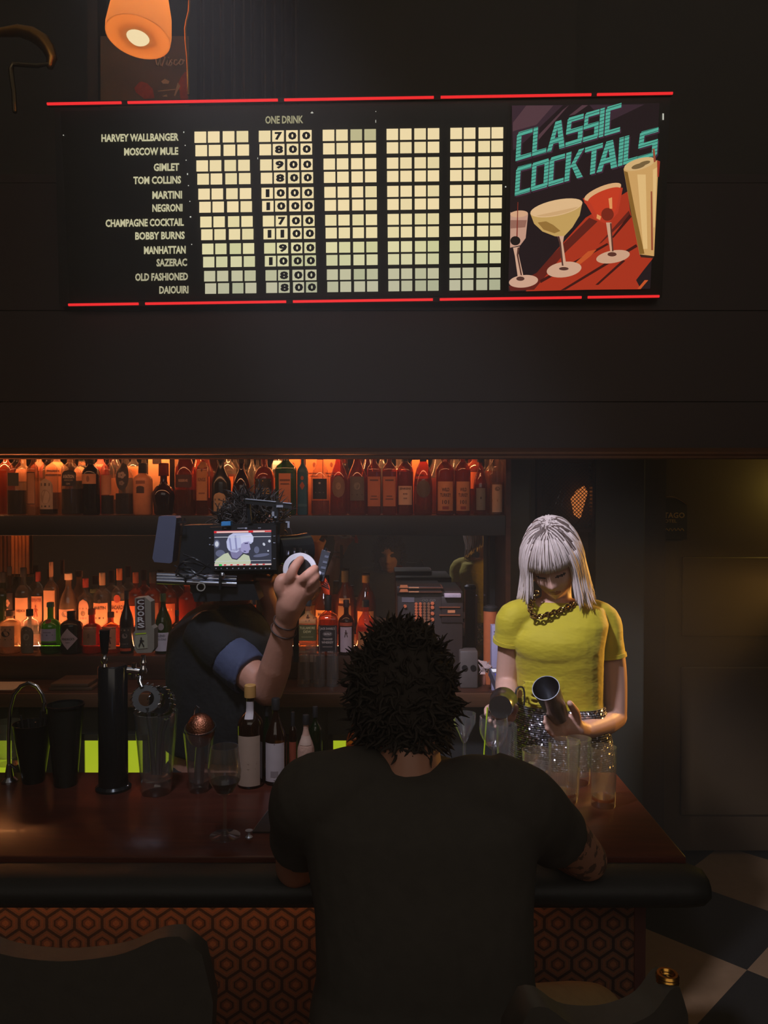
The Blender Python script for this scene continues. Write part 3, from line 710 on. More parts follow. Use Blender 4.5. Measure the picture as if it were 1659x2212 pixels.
# picture standing on the soffit
pf = thing('travel_poster', 'old brown travel poster with a script title and red figures behind the lamp', 'poster', at(312, 200, 3.10))
def pp(px, py, o=0.0): return at(px, py, 3.10-o)
part('sheet', MB().poly([pp(217, 232), pp(408, 232), pp(408, 78), pp(217, 78)], (0, .012, 0)), pbr('poster_brown', rgb(132, 104, 76), .6, var=.3, nscale=9), pf, ang=20)
mb = MB()
def stroke(pts, w, o=.002):
    mb.tube([pp(x, y, o) for x, y in pts], w, 5)
stroke([(334,122),(338,120),(337,128),(339,140),(341,143),(347,126),(347,141),(350,143),(357,124),(352,120),(344,122)], .0034)
stroke([(358,140),(362,130),(361,141),(364,142),(369,131)], .003); stroke([(364,125),(365,124)], .003)
stroke([(372,129),(368,131),(372,137),(369,142),(366,141)], .003); stroke([(383,130),(378,130),(376,138),(380,141),(386,136)], .003)
stroke([(386,136),(391,128),(396,131),(395,138),(390,141),(387,136),(391,129),(399,131)], .003)
part('script_title', mb, pbr('title_pale', rgb(250, 206, 170), .5), pf)
mb = MB()
mb.poly([pp(x, y, .002) for x, y in ((290,190),(300,178),(306,176),(318,180),(330,192),(334,212),(312,214),(294,200))])
part('red_figure', mb, pbr('poster_red', rgb(206, 80, 40), .6, var=.3, nscale=60), pf, smooth=False); mb = MB()
mb.poly([pp(x, y, .002) for x, y in ((406,214),(390,214),(385,180),(392,165),(400,155),(406,158))])
part('red_figure', mb, pbr('poster_red', rgb(206, 80, 40), .6, var=.3, nscale=60), pf, smooth=False)
mb = MB()
mb.poly([pp(x, y, .0025) for x, y in ((376,206),(384,178),(390,186),(384,196),(378,208))]); mb.poly([pp(x, y, .0025) for x, y in ((348,176),(356,170),(366,175),(364,181),(352,181))])
mb.poly([pp(x, y, .0025) for x, y in ((340,196),(380,192),(378,194),(342,198))]); mb.poly([pp(x, y, .0025) for x, y in ((350,208),(360,204),(362,209))])
part('pale_shapes', mb, pbr('poster_pale', rgb(250, 200, 150), .6), pf, smooth=False)
mb = MB(); vs = []; fs = []; n_ = 60
for z in (2.961, 4.4):
    for k in range(n_+1):
        x = lerp(at(412, 0, 3.2).x, at(640, 0, 3.2).x, k/n_); vs.append((x, 3.30+.03*math.sin(k*1.05)+.012*math.sin(k*.37), z))
for k in range(n_): fs.append((k, k+1, n_+k+2, n_+k+1))
single('dark_curtain', mb.add(vs, fs), pbr('curtain', rgb(66, 52, 44), .8), 'dark pleated curtain right of the travel poster', 'curtain')
mb = MB(); mb.box((at(200, 0, 3.2).x, 3.14, 2.961), (at(222, 0, 3.2).x, 3.24, 4.4))
struct('trim_5', mb, PAINT, 'dark post left of the poster', 'trim')
horn = thing('brass_horn', 'dark brass horn on the ledge at the upper left', 'horn', at(60, 210, 3.05))
pts = [at(x, y, 3.05) for x, y in ((-40, 78), (0, 70), (40, 66), (70, 74), (92, 88), (105, 106), (112, 126), (108, 142))]
mb = MB().tube(pts, [.012, .016, .022, .027, .028, .025, .02, .014], 14, hemi=True)
part('bend', mb, pbr('old_brass', rgb(176, 122, 56), .32, 1.0, var=.25), horn)
pts = [at(x, y, 3.04) for x, y in ((104, 138), (80, 142), (50, 140), (28, 138), (24, 150), (26, 172), (30, 200), (32, 240))]
part('lower_tube', MB().tube(pts, [.006, .009, .009, .009, .010, .010, .009, .009], 10, hemi=True), pbr('old_nickel', rgb(120, 104, 78), .3, 1.0), horn)
# ------------------------------------------------------------------ bottles
def G(name, tint, body=0.0, bc=None, **k): return glassy(name, tint, body=body, bodycol=bc, **k)
GL = {
 'clear': G('bottle_clear', (.93, .93, .92, 1), .10, rgb(210, 200, 190)),
 'pale': G('bottle_pale', (.85, .72, .58, 1), .45, rgb(214, 178, 140)),
 'amber': G('bottle_amber', (.80, .36, .12, 1), .34, rgb(196, 96, 44)),
 'brown': G('bottle_brown', (.30, .14, .08, 1), .35, rgb(84, 44, 26)),
 'green': G('bottle_green', (.16, .42, .12, 1), .50, rgb(58, 112, 40)),
 'dkgreen': G('bottle_dark_green', (.10, .20, .06, 1), .45, rgb(38, 66, 26)),
 'red': G('bottle_red', (.75, .14, .05, 1), .55, rgb(190, 60, 28)),
 'black': pbr('bottle_black', rgb(30, 26, 26), .18), 'dkred': G('bottle_dark_red', (.16, .04, .03, 1), .45, rgb(74, 24, 18)),
}
LQ = {
 'clear': None, 'amber': G('liquor_amber', (.72, .30, .09, 1), .45, rgb(176, 84, 36)), 'dark': G('liquor_dark', (.20, .10, .08, 1), .6, rgb(54, 32, 28)),
 'red': G('liquor_red', (.8, .16, .05, 1), .5, rgb(200, 70, 34)), 'gold': G('liquor_gold', (.85, .55, .2, 1), .4, rgb(206, 140, 70)),
 'white': G('liquor_white', (.9, .85, .78, 1), .3, rgb(226, 204, 176)),
}
PC = {}
def col(r, g, b, rough=.6):
    k = (r, g, b)
    if k not in PC: PC[k] = pbr('print_%d_%d_%d' % k, rgb(r, g, b), rough, var=.1)
    return PC[k]
CREAM = (222, 198, 166); WHT = (216, 206, 200); LAV = (190, 190, 222); ORG = (222, 128, 64); REDC = (176, 54, 30); GREY = (130, 122, 110); BLK = (34, 30, 30); KRAFT = (170, 120, 82)
def profile(R_, H, style, capz):
    """outer profile (r, z, squareness) up to the mouth"""
    P = []
    sq = {'square': 6.0, 'box': 9.0}.get(style, 2.0)
    rn = R_*.30
    if style in ('round', 'square'):
        zs = H*.60; P = [(0, 0, sq), (R_*.9, 0, sq), (R_, H*.02, sq), (R_, zs, sq), (R_*.97, zs+H*.03, sq), (R_*.86, zs+H*.065, sq*.7+.6), (R_*.62, zs+H*.10, 2), (rn*1.15, zs+H*.135, 2), (rn, zs+H*.18, 2), (rn, capz, 2)]
    elif style == 'slope':
        zs = H*.50; P = [(0, 0), (R_*.9, 0), (R_, H*.02), (R_, zs), (R_*.95, zs+H*.05), (R_*.75, zs+H*.13), (R_*.48, zs+H*.21), (rn*1.05, zs+H*.29), (rn, zs+H*.35), (rn, capz)]
    elif style == 'tall':
        zs = H*.64; P = [(0, 0), (R_*.92, 0), (R_, H*.015), (R_, zs), (R_*.9, zs+H*.05), (R_*.6, zs+H*.10), (rn*1.1, zs+H*.15), (rn, zs+H*.2), (rn, capz)]
    elif style == 'squat':
        zs = H*.66; P = [(0, 0), (R_*.9, 0), (R_, H*.03), (R_, zs), (R_*.96, zs+H*.04), (R_*.8, zs+H*.085), (R_*.5, zs+H*.12), (rn*1.2, zs+H*.15), (rn*1.2, capz)]
    elif style == 'dome':
        zs = H*.52; P = [(0, 0), (R_*.9, 0), (R_, H*.02), (R_, zs)] + [(R_*math.cos(a)+.0*1, zs+H*.16*math.sin(a)) for a in (R(20), R(40), R(58), R(70))] + [(rn, zs+H*.19), (rn, capz)]
    elif style == 'decanter':
        P = [(0, 0), (R_*.72, 0), (R_*.82, H*.03), (R_*1.0, H*.36), (R_*.96, H*.45), (R_*.7, H*.54), (rn*1.2, H*.60), (rn, H*.66), (rn, capz)]
    elif style == 'bell':
        zs = H*.42; P = [(0, 0), (R_*.9, 0), (R_, H*.02), (R_*1.0, zs), (R_*.92, zs+H*.10), (R_*.7, zs+H*.22), (rn*1.2, zs+H*.32), (rn, zs+H*.37), (rn, capz)]
    elif style == 'box':
        P = [(0, 0, 9), (R_, 0, 9), (R_, H, 9)]
    return [q if len(q) > 2 else (q[0], q[1], 2.0) for q in P]
def interp(P, z):
    for a, b in zip(P[:-1], P[1:]):
        if a[1] <= z <= b[1] and b[1] > a[1]:
            k = (z-a[1])/(b[1]-a[1]); return lerp(a[0], b[0], k), lerp(a[2], b[2], k)
    return P[-1][0], P[-1][2]
def on_bottle(P, s, z, off, flat_=1.0):
    """point on the front (-y) of the bottle at arc length s from its middle line"""
    r, e = interp(P, z); r += off
    a = -math.pi/2 + s/r; ca, sa = math.cos(a), math.sin(a)
    k = 1.0 if e < 2.05 else (abs(ca)**e+abs(sa)**e)**(-1/e)
    if e >= 2.05:   # squared: walk along x instead
        x = s; x = max(-r*.98, min(r*.98, x)); y = -r*(max(0, 1-abs(x/r)**e))**(1/e)
        return Vector((x, y*flat_, z))
    return Vector((r*ca, r*sa*flat_, z))
def label_mesh(P, z0, z1, hw, shape, off, nz=8, nx=12):
    mb = MB(); vs = []; fs = []
    if shape in ('diamond', 'oval', 'arch'): nz = 14
    for j in range(nz+1):
        q = j/nz; z = z0+(z1-z0)*q
        w = hw
        if shape == 'diamond': w = hw*max(.03, 1-abs(2*q-1))
        elif shape == 'oval': w = hw*math.sqrt(max(.003, 1-(2*q-1)**2))
        elif shape == 'arch' and q > .72: w = hw*math.sqrt(max(.003, 1-((q-.72)/.28)**2))
        for i in range(nx+1): vs.append(on_bottle(P, w*(2*i/nx-1), z, off))
    for j in range(nz):
        for i in range(nx): fs.append((j*(nx+1)+i, j*(nx+1)+i+1, (j+1)*(nx+1)+i+1, (j+1)*(nx+1)+i))
    return mb.add(vs, fs)
BOT = []
def bottle(px, w, ytop, ybase, Y, zb, style, glass, label, cap=None, liquid=None, level=.5, labels=(), H=None, group=None, caplen=.12, name='liquor_bottle', caps=1.25):
    x = at(px, ybase, Y).x; R_ = w/2*Y/F
    for (x0, Y0, z0_, R0) in BOT:
        if abs(z0_-zb) < .03 and abs(Y-Y0) < R_+R0 and abs(x-x0) < R_+R0+.001: R_ = max(R_*.62, min(R_, abs(x-x0)-R0-.001))
    BOT.append((x, Y, zb, R_))
    if H is None: H = at(px, ytop, Y).z - zb
    t_ = thing(name, label, 'box' if name == 'bottle_box' else 'bottle', (x, Y, zb), 0, group)
    capz = H*(1-caplen) if cap else H
    P = profile(R_, H, style, capz)
    if name == 'bottle_box':
        part('carton', MB().box((-R_, -R_*.8, 0), (R_, R_*.8, H), .001), glass, t_, world=False)
        P = [(0, 0, 40), (R_, 0, 40), (R_, H, 40)]
        fl = lambda P_, s, z, off: Vector((s, -R_*.8-off, z))
    else:
        part('glass_body', MB().lathe(P, 26), GL[glass] if isinstance(glass, str) else glass, t_, world=False)
        fl = on_bottle
        if liquid and LQ[liquid]:
            zl = H*level; Q = []
            for q in P:
                if q[1] < zl: Q.append((max(q[0]-.0022, 0), q[1]+.003 if q[1] < .004 else q[1], q[2]))
            r, e = interp(P, zl); Q += [(r-.0022, zl, e), (0, zl, e)]
            part('liquor', MB().lathe(Q, 22), LQ[liquid], t_, world=False)
    if cap and name != 'bottle_box':
        rn = P[-1][0]
        rc = rn*caps; z = capz
        part('cap', MB().lathe([(0, z-H*.012), (rc, z-H*.012), (rc*1.02, z), (rc, H-.002), (rc*.9, H), (0, H)], 18), col(*cap) if isinstance(cap, tuple) else cap, t_, world=False)
    for L in labels:
        z0, z1, hw, shape, c = L[0]*H, L[1]*H, L[2]*R_, L[3], L[4]
        if name == 'bottle_box':
            mb = MB()
            if shape == 'rect': mb.poly([fl(P, -hw, z0, .0008), fl(P, hw, z0, .0008), fl(P, hw, z1, .0008), fl(P, -hw, z1, .0008)])
            else: mb.poly([fl(P, hw*math.cos(a), (z0+z1)/2+(z1-z0)/2*math.sin(a), .0008) for a in [k*math.pi/8 for k in range(16)]])
        else: mb = label_mesh(P, z0, z1, hw, shape, .0009)
        lo = part('label', mb, col(*c), t_, world=False)
        for (s_, zc, h, wd, tc) in (L[5] if len(L) > 5 else ()):
            m2 = MB(); zc *= H; h *= H; wd *= R_
            if s_[0] == '*':   # a printed emblem instead of words
                if s_ == '*dot': m2.poly([fl(P, wd*math.cos(a), zc+h*math.sin(a), .0016) for a in [k*math.pi/10 for k in range(20)]])
                elif s_ == '*bar': m2.poly([fl(P, -wd, zc-h, .0016), fl(P, 0, zc-h, .0016), fl(P, wd, zc-h, .0016), fl(P, wd, zc+h, .0016), fl(P, 0, zc+h, .0016), fl(P, -wd, zc+h, .0016)])
                elif s_ == '*frame':
                    for (a, b, c_, d_) in ((-wd, -wd*.93, -h, h), (wd*.93, wd, -h, h), (-wd, wd, h*.95, h), (-wd, wd, -h, -h*.95)): m2.poly([fl(P, a, zc+c_, .0016), fl(P, b, zc+c_, .0016), fl(P, b, zc+d_, .0016), fl(P, a, zc+d_, .0016)])
                elif s_ == '*man':
                    for q in ([(-.3, 1), (.1, 1.2), (.3, .8), (.1, .5), (-.2, .6)], [(-.5, .5), (.4, .5), (.5, -.1), (.1, -.2), (-.4, 0)], [(-.4, 0), (.0, 0), (-.3, -1.1), (-.7, -1.1)], [(.1, 0), (.5, -.1), (.8, -1), (.45, -1.1)], [(.4, .4), (.9, .2), (.8, .05), (.4, .2)]):
                        m2.poly([fl(P, a*wd, zc+b*h, .0016) for a, b in q])
                elif s_ == '*flower':
                    for k in range(5):
                        a = k*2*math.pi/5; m2.poly([fl(P, wd*(.55*math.cos(a)+.42*math.cos(b)), zc+h*(.55*math.sin(a)+.42*math.sin(b)), .0016) for b in [j*math.pi/5 for j in range(10)]])
            else: text_on(m2, s_, lambda a, b: fl(P, (a-.5)*2*wd, zc-h/2+b*h, .0016), .03)
            part('print', m2, col(*tc), lo, world=False, smooth=False)
    return t_
# ---- upper shelf, front row
YU = 3.165; ZU = z_up
def UF(px, w, style, glass, label, **k):
    k.setdefault('H', .285); return bottle(px, w, 990, 1112, k.pop('Y', YU), ZU, style, glass, label, group='bottles in the front row of the upper shelf', **k)
g0 = 'front row of upper shelf'
UF(37, 40, 'round', 'clear', 'clear bottle with black square label half full of dark liquor, far left of upper shelf', cap=BLK, liquid='dark', level=.34, labels=[(.40, .58, .62, 'rect', (56, 54, 42))], Y=3.15)
UF(70, 36, 'box', glass=GL['pale'], label='tall pale bottle with plain cream label in dark outline, upper shelf left', style2=None) if False else None
UF(72, 34, 'square', 'pale', 'squared bottle with tall dark-outlined cream label at left of upper shelf', cap=BLK, labels=[(.14, .60, .84, 'rect', (196, 132, 90), [('*frame', .37, .225, .80, (70, 40, 30))])], Y=3.18)
UF(106, 38, 'round', 'clear', 'clear bottle with pointed grey label beside the domed bottle, upper shelf left', cap=(90, 60, 40), liquid='dark', level=.08, labels=[(.08, .50, .82, 'arch', (176, 146, 120), [('*dot', .25, .10, .55, (150, 120, 96)), ('*bar', .42, .02, .5, (80, 60, 50)), ('*bar', .12, .012, .5, (80, 60, 50))])])
UF(156, 44, 'dome', 'clear', 'round-shouldered bottle with black banner label over dark liquor, upper shelf', cap=(60, 50, 40), liquid='dark', level=.36, labels=[(.40, .62, .76, 'arch', (38, 36, 40), [('AVIATION', .53, .05, .58, (190, 170, 150)), ('AMERICAN', .48, .022, .45, (150, 130, 110)), ('GIN', .43, .025, .2, (150, 130, 110))])])
UF(197, 42, 'squat', 'black', 'black bottle with wide shoulders and cream neck band, upper shelf', cap=BLK, H=.245, caplen=.16, labels=[(.50, .66, .94, 'rect', (196, 136, 98), [('*dot', .58, .05, .18, (140, 90, 64))])])
UF(233, 36, 'round', 'clear', 'bottle with plain square cream label over dark liquor, upper shelf', cap=(150, 70, 40), liquid='dark', level=.27, labels=[(.28, .55, .9, 'rect', (198, 130, 92))], Y=3.18)
UF(269, 38, 'dome', 'clear', 'clear bottle with round black floral label, upper shelf', cap=(120, 60, 30), liquid='dark', level=.30, labels=[(.34, .72, .80, 'oval', (64, 54, 52), [('*flower', .55, .05, .5, (160, 140, 132)), ('*flower', .44, .035, .35, (130, 112, 104))])])
UF(309, 44, 'squat', pbr('cream_ceramic', rgb(214, 138, 92), .4), 'cream stoneware bottle with dark half-moon mark and black stopper, upper shelf', cap=BLK, H=.205, caplen=.18, labels=[(.42, .56, .42, 'arch', (70, 44, 34)), (.60, .66, .5, 'rect', (150, 92, 64))])
UF(354, 56, 'decanter', 'dkred', 'wide dark red decanter with faceted stopper, upper shelf above the battery', cap=GL['brown'], H=.205, caplen=.24, caps=1.5, liquid='dark', level=.40)
UF(401, 48, 'slope', 'amber', 'big clear shouldered bottle of dark spirit with maroon band label, upper shelf', cap=(60, 34, 24), liquid='dark', level=.30, labels=[(.33, .48, .86, 'rect', (76, 40, 32), [('RESERVE', .41, .03, .45, (190, 150, 130))])], H=.33)
UF(439, 36, 'square', 'amber', 'slim bottle with tall cream label and two small seals, upper shelf', cap=(170, 100, 50), liquid='dark', level=.2, labels=[(.20, .74, .88, 'rect', (206, 140, 88), [('KINGS', .49, .05, .62, (130, 76, 50)), ('*dot', .62, .022, .13, (120, 70, 44)), ('*bar', .30, .01, .5, (150, 90, 60))])], Y=3.18)
UF(478, 42, 'slope', 'black', 'black long-necked bottle with arched cream label near the camera rig', cap=BLK, H=.245, labels=[(.06, .36, .66, 'arch', (184, 152, 116), [('*bar', .25, .015, .5, (90, 70, 54)), ('*bar', .18, .01, .5, (120, 96, 76))])], Y=3.14)
UF(522, 44, 'bell', 'brown', 'dark wide bottle with orange shoulder behind the cameraman\'s head', cap=(40, 30, 26), H=.235, liquid='dark', level=.4, labels=[(.10, .32, .6, 'oval', (110, 74, 54))])
UF(571, 44, 'dome', 'amber', 'amber rye bottle with slanting black and gold label, upper shelf', cap=(60, 40, 30), liquid='red', level=.7, labels=[(.04, .50, .90, 'rect', (52, 44, 32), [('RYE', .33, .085, .66, (186, 146, 66)), ('*bar', .47, .008, .85, (186, 146, 66)), ('*man', .17, .04, .3, (96, 86, 60))])])
UF(618, 44, 'square', 'green', 'square green bottle with narrow cream label, upper shelf', cap=BLK, H=.29, labels=[(.16, .56, .58, 'rect', (186, 116, 76), [('*bar', .47, .012, .5, (110, 66, 44)), ('*bar', .42, .008, .42, (110, 66, 44))])], Y=3.13)
UF(654, 29, 'square', glass=pbr('blue_label', rgb(44, 98, 120), .5), label='slim teal blue bottle with orange emblem and red cap, upper shelf', cap=REDC, H=.275, labels=[(.12, .16, .9, 'rect', (60, 110, 130)), (.50, .56, .3, 'oval', (196, 104, 60)), (.36, .48, .5, 'diamond', (190, 96, 54))])
UF(692, 40, 'slope', 'clear', 'clear bottle with black label and red neck capsule, upper shelf', cap=REDC, caplen=.22, caps=1.1, liquid='amber', level=.2, labels=[(.22, .50, .84, 'rect', (32, 28, 32), [('*dot', .44, .014, .12, (180, 170, 160)), ('*bar', .31, .008, .5, (100, 90, 84))])])
UF(732, 38, 'slope', 'amber', 'orange-capped bottle with faded round grey label, upper shelf, left of its twin', cap=ORG, caplen=.2, caps=1.1, liquid='amber', level=.55, labels=[(.24, .54, .80, 'oval', (120, 92, 70), [('*dot', .40, .05, .3, (150, 120, 92))])])
UF(772, 40, 'slope', 'amber', 'orange-capped bottle with dark grey label, upper shelf, right of its twin', cap=ORG, caplen=.2, caps=1.1, liquid='amber', level=.5, labels=[(.20, .53, .84, 'rect', (92, 84, 76), [('*dot', .40, .05, .35, (120, 112, 100)), ('*bar', .28, .01, .6, (60, 50, 46))])])
for k, (px, txt) in enumerate(((808, 'left of the pair of square cream-labelled bottles on the upper shelf'), (841, 'right of the pair of square cream-labelled bottles on the upper shelf'))):
    UF(px, 30, 'square', 'amber', txt, cap=(190, 90, 40), liquid='amber', level=.6, labels=[(.12, .53, .9, 'rect', (178, 104, 66), [('*bar', .48, .010, .6, (90, 48, 34)), ('*bar', .26, .006, .4, (90, 48, 34)), ('*bar', .22, .006, .55, (90, 48, 34))])])
UF(875, 36, 'round', 'amber', 'round bottle with white three-line label and black cork, upper shelf', cap=BLK, caplen=.28, caps=1.1, liquid='amber', level=.6, labels=[(.14, .40, .92, 'rect', (202, 164, 140), [('JENKENS', .36, .035, .72, (90, 56, 46)), ('RYE', .29, .025, .25, (90, 56, 46)), ('OLD', .23, .02, .22, (90, 56, 46))])])
UF(914, 44, 'bell', 'amber', 'dented round bottle with dark leaf-shaped patch, upper shelf', cap=BLK, caplen=.25, liquid='amber', level=.5, labels=[(.24, .48, .82, 'oval', (84, 66, 50))], Y=3.15)
for px, txt in ((961, 'left one of two whiskey bottles with big 101 on a cream label'), (999, 'right one of two whiskey bottles with big 101 on a cream label')):
    UF(px, 40 if px < 980 else 37, 'round', 'amber', txt, cap=(196, 80, 36), caplen=.26, caps=1.05, liquid='red', level=.62, labels=[(.06, .46, .92, 'rect', (190, 128, 88), [('WILD', .35, .05, .42, (86, 44, 32)), ('TURKEY', .275, .05, .62, (86, 44, 32)), ('101', .18, .055, .38, (84, 42, 32)), ('*bar', .10, .022, .35, (140, 58, 40))])], Y=3.14)
UF(1037, 30, 'bell', 'amber', 'small bottle with shiny silver label and black stopper, right of upper shelf', cap=BLK, H=.24, caplen=.12, caps=1.5, liquid='amber', level=.5, labels=[(.08, .44, .7, 'rect', (130, 122, 112), [('*dot', .28, .02, .12, (60, 50, 46))])])
UF(1072, 32, 'tall', 'clear', 'clear bottle with narrow cream tax strip label, right end of upper shelf', cap=(70, 50, 36), liquid='gold', level=.45, labels=[(.04, .42, .72, 'rect', (196, 160, 132), [('*dot', .36, .03, .35, (130, 100, 80)), ('*bar', .20, .015, .72, (170, 130, 104))])], Y=3.15)
# ---- upper shelf, back row (partly hidden)
YB = 3.35
def UB(px, w, style, glass, label, **k):
    k.setdefault('H', .30); return bottle(px, w, 990, 1108, YB, ZU, style, glass, label, group='bottles in the back row of the upper shelf', **k)
UB(14, 34, 'round', 'amber', 'back-row amber bottle at the far left of the upper shelf', cap=(160, 70, 40), liquid='amber', level=.6)
UB(52, 36, 'dome', 'pale', 'back-row pale bottle above the dark-outlined label, upper shelf', cap=(160, 80, 50), liquid='white', level=.6, labels=[(.45, .62, .85, 'rect', (190, 120, 78))])
UB(86, 34, 'square', 'pale', 'back-row bottle with red upper label, third from left', cap=(170, 80, 50), labels=[(.50, .72, .85, 'rect', (180, 82, 50)), (.1, .46, .85, 'rect', (196, 136, 96))])
UB(124, 42, 'square', 'pale', 'wide pale back-row bottle with two cream bands', cap=(190, 120, 70), liquid='gold', level=.7, labels=[(.55, .72, .8, 'rect', (214, 132, 80), [('*bar', .60, .008, .65, (110, 56, 34))]), (.30, .52, .8, 'rect', (196, 120, 76))])
UB(178, 42, 'dome', 'dkgreen', 'back-row dark bottle with arched SOUTHERN lettering', cap=BLK, labels=[(.46, .66, .55, 'arch', (190, 120, 80)), (.66, .74, .6, 'rect', (60, 50, 44), [('SOUTHERN', .70, .045, .55, (190, 130, 90))])])
UB(218, 36, 'round', 'red', 'back-row red bottle with white script near the black-shouldered bottle', cap=(140, 40, 26), labels=[(.55, .76, .8, 'rect', (150, 52, 34), [('Dewar', .68, .06, .6, (214, 150, 116))])])
UB(250, 32, 'tall', 'clear', 'back-row clear bottle with black square label', cap=(60, 60, 64), labels=[(.55, .68, .5, 'rect', (40, 34, 34)), (.2, .5, .8, 'rect', (190, 120, 80))])
UB(290, 36, 'round', 'clear', 'back-row clear bottle with pale label behind the stoneware bottle', cap=BLK, labels=[(.5, .66, .8, 'rect', (206, 130, 80))])
UB(430, 38, 'slope', 'amber', 'back-row ribbed amber bottle left of the cameraman', cap=(150, 90, 40), liquid='gold', level=.7)
UB(494, 34, 'round', 'clear', 'back-row clear bottle with blue-grey shine beside the camera handle', cap=(150, 150, 160), liquid='amber', level=.55, labels=[(.2, .52, .8, 'rect', (220, 120, 60))])
UB(545, 22, 'tall', 'clear', 'slim back-row bottle with pale shining neck left of rye bottle', cap=(216, 206, 190), H=.27)
UB(600, 30, 'tall', 'clear', 'back-row clear bottle with icy white label top beside green bottle', cap=(60, 60, 64), labels=[(.62, .74, .7, 'rect', (196, 206, 206)), (.2, .5, .8, 'rect', (190, 100, 50))])
for px, w in ((635, 30), (680, 36), (717, 36)):
    wh = {635: 'behind the teal bottle, leftmost', 680: 'behind the red-capped bottle, middle', 717: 'behind the faded-label bottle, rightmost'}[px]
    bottle(px, w, 990, 1108, YB, ZU, 'box', pbr('orange_carton', rgb(224, 132, 70), .6), 'plain orange bottle carton with small emblem ' + wh + ' of three', H=.272, name='bottle_box', group='orange cartons on the upper shelf', labels=[(.72, .79, .16, 'oval', (160, 84, 44)), (.62, .635, .7, 'rect', (190, 104, 54)), (.58, .59, .5, 'rect', (190, 104, 54))])
bottle(344, 38, 990, 1108, YB, ZU, 'box', pbr('white_carton', rgb(232, 170, 120), .6), 'pale bottle carton with black square at its top, behind the decanter', H=.262, name='bottle_box', labels=[(.80, .98, .5, 'rect', (56, 40, 32), [('2005', .93, .05, .3, (220, 150, 100))])])
bottle(907, 34, 990, 1108, YB, ZU, 'box', pbr('amber_carton', rgb(220, 120, 58), .6), 'orange bottle carton behind the dented round bottle', H=.225, name='bottle_box', labels=[(.60, .92, .8, 'rect', (226, 146, 86)), (.7, .73, .5, 'rect', (140, 70, 40))])
UB(795, 40, 'slope', 'dkred', 'back-row dark red bottle between the orange-capped twins and square pair', cap=(120, 60, 30), liquid='dark', level=.5)
UB(825, 30, 'tall', 'clear', 'back-row clear slim bottle catching white light behind the square pair', cap=(200, 200, 210))
UB(862, 40, 'dome', 'clear', 'back-row clear domed bottle behind the three-line label', cap=(50, 44, 44), liquid='red', level=.62)
UB(945, 40, 'slope', 'clear', 'back-row clear sloping bottle left of the left 101 whiskey', cap=(200, 196, 200), liquid='red', level=.5)
UB(985, 32, 'slope', 'clear', 'back-row clear bottle between the two 101 whiskeys', cap=(190, 190, 200), liquid='amber', level=.4)
UB(1025, 40, 'round', 'amber', 'back-row amber bottle with red cap behind the silver-labelled one', cap=(200, 70, 36), liquid='amber', level=.65, labels=[(.35, .58, .8, 'rect', (210, 110, 60))])
UB(1060, 40, 'dome', 'clear', 'back-row clear round bottle at the right end of the upper shelf', cap=(190, 190, 190), liquid='amber', level=.6)

# ---- lower shelf, front row
YL_ = 3.185; ZL = z_lo
def LF(px, w, ytop, style, glass, label, **k):
    return bottle(px, w, ytop, 1415, k.pop('Y', YL_), ZL, style, glass, label, group='bottles in the front row of the lower shelf', **k)
LF(22, 44, 1318, 'squat', 'pale', 'stout pale bottle with black oval mark, front row far left of lower shelf', cap=(150, 110, 80), liquid='white', level=.6, labels=[(.18, .66, .84, 'rect', (176, 128, 96), [('*dot', .48, .07, .42, (50, 38, 34)), ('*bar', .35, .012, .6, (90, 66, 50)), ('*bar', .58, .02, .5, (120, 86, 66))])])
LF(65, 38, 1316, 'squat', 'clear', 'clear bottle with arched grey label and black cap, lower shelf left', cap=BLK, caplen=.14, caps=1.1, labels=[(.03, .64, .80, 'arch', (110, 98, 84), [('*dot', .40, .075, .36, (150, 138, 122)), ('*bar', .55, .015, .5, (150, 138, 122)), ('*bar', .22, .01, .5, (150, 138, 122))])])
LF(110, 42, 1301, 'dome', 'green', 'green gin bottle with lavender label and red seal, lower shelf left', cap=(110, 130, 100), caplen=.08, labels=[(.26, .50, .92, 'rect', (176, 178, 214), [('*bar', .38, .012, .6, (120, 122, 160)), ('*bar', .43, .008, .4, (120, 122, 160))]), (.19, .23, .95, 'rect', (60, 64, 60)), (.60, .68, .3, 'oval', (120, 46, 34))])
LF(155, 46, 1320, 'squat', 'black', 'squat black apothecary bottle with white diamond label, lower shelf left', cap=BLK, caplen=.16, caps=1.1, labels=[(.12, .62, .93, 'diamond', (186, 172, 186), [("HENDRICK'S", .37, .055, .62, (90, 76, 84)), ('GIN', .29, .03, .2, (120, 106, 110))])])
LF(199, 42, 1315, 'dome', 'red', 'orange-red bottle with tall pale label, lower shelf left', cap=(190, 84, 46), caplen=.12, liquid='red', level=.6, labels=[(.20, .66, .76, 'rect', (150, 108, 82), [('*bar', .42, .05, .1, (120, 80, 60)), ('*bar', .24, .006, .7, (110, 70, 50))])])
LF(240, 38, 1322, 'round', 'amber', 'rum bottle with standing figure on cream label behind the black tap handle', cap=(150, 84, 50), liquid='gold', level=.55, labels=[(.12, .66, .9, 'rect', (198, 136, 100), [('*man', .38, .12, .45, (104, 50, 34)), ('*bar', .18, .014, .3, (110, 60, 40)), ('*bar', .60, .014, .3, (110, 60, 40))])])
LF(274, 37, 1276, 'slope', 'black', 'tall black long-necked bottle with black label, left of white lettered tap handle', cap=BLK, labels=[(.10, .42, .94, 'rect', (44, 38, 36), [('*bar', .38, .012, .6, (150, 130, 110)), ('*dot', .29, .04, .42, (130, 116, 108)), ('*bar', .16, .008, .5, (110, 96, 86))]), (.045, .09, .95, 'rect', (190, 70, 36))])
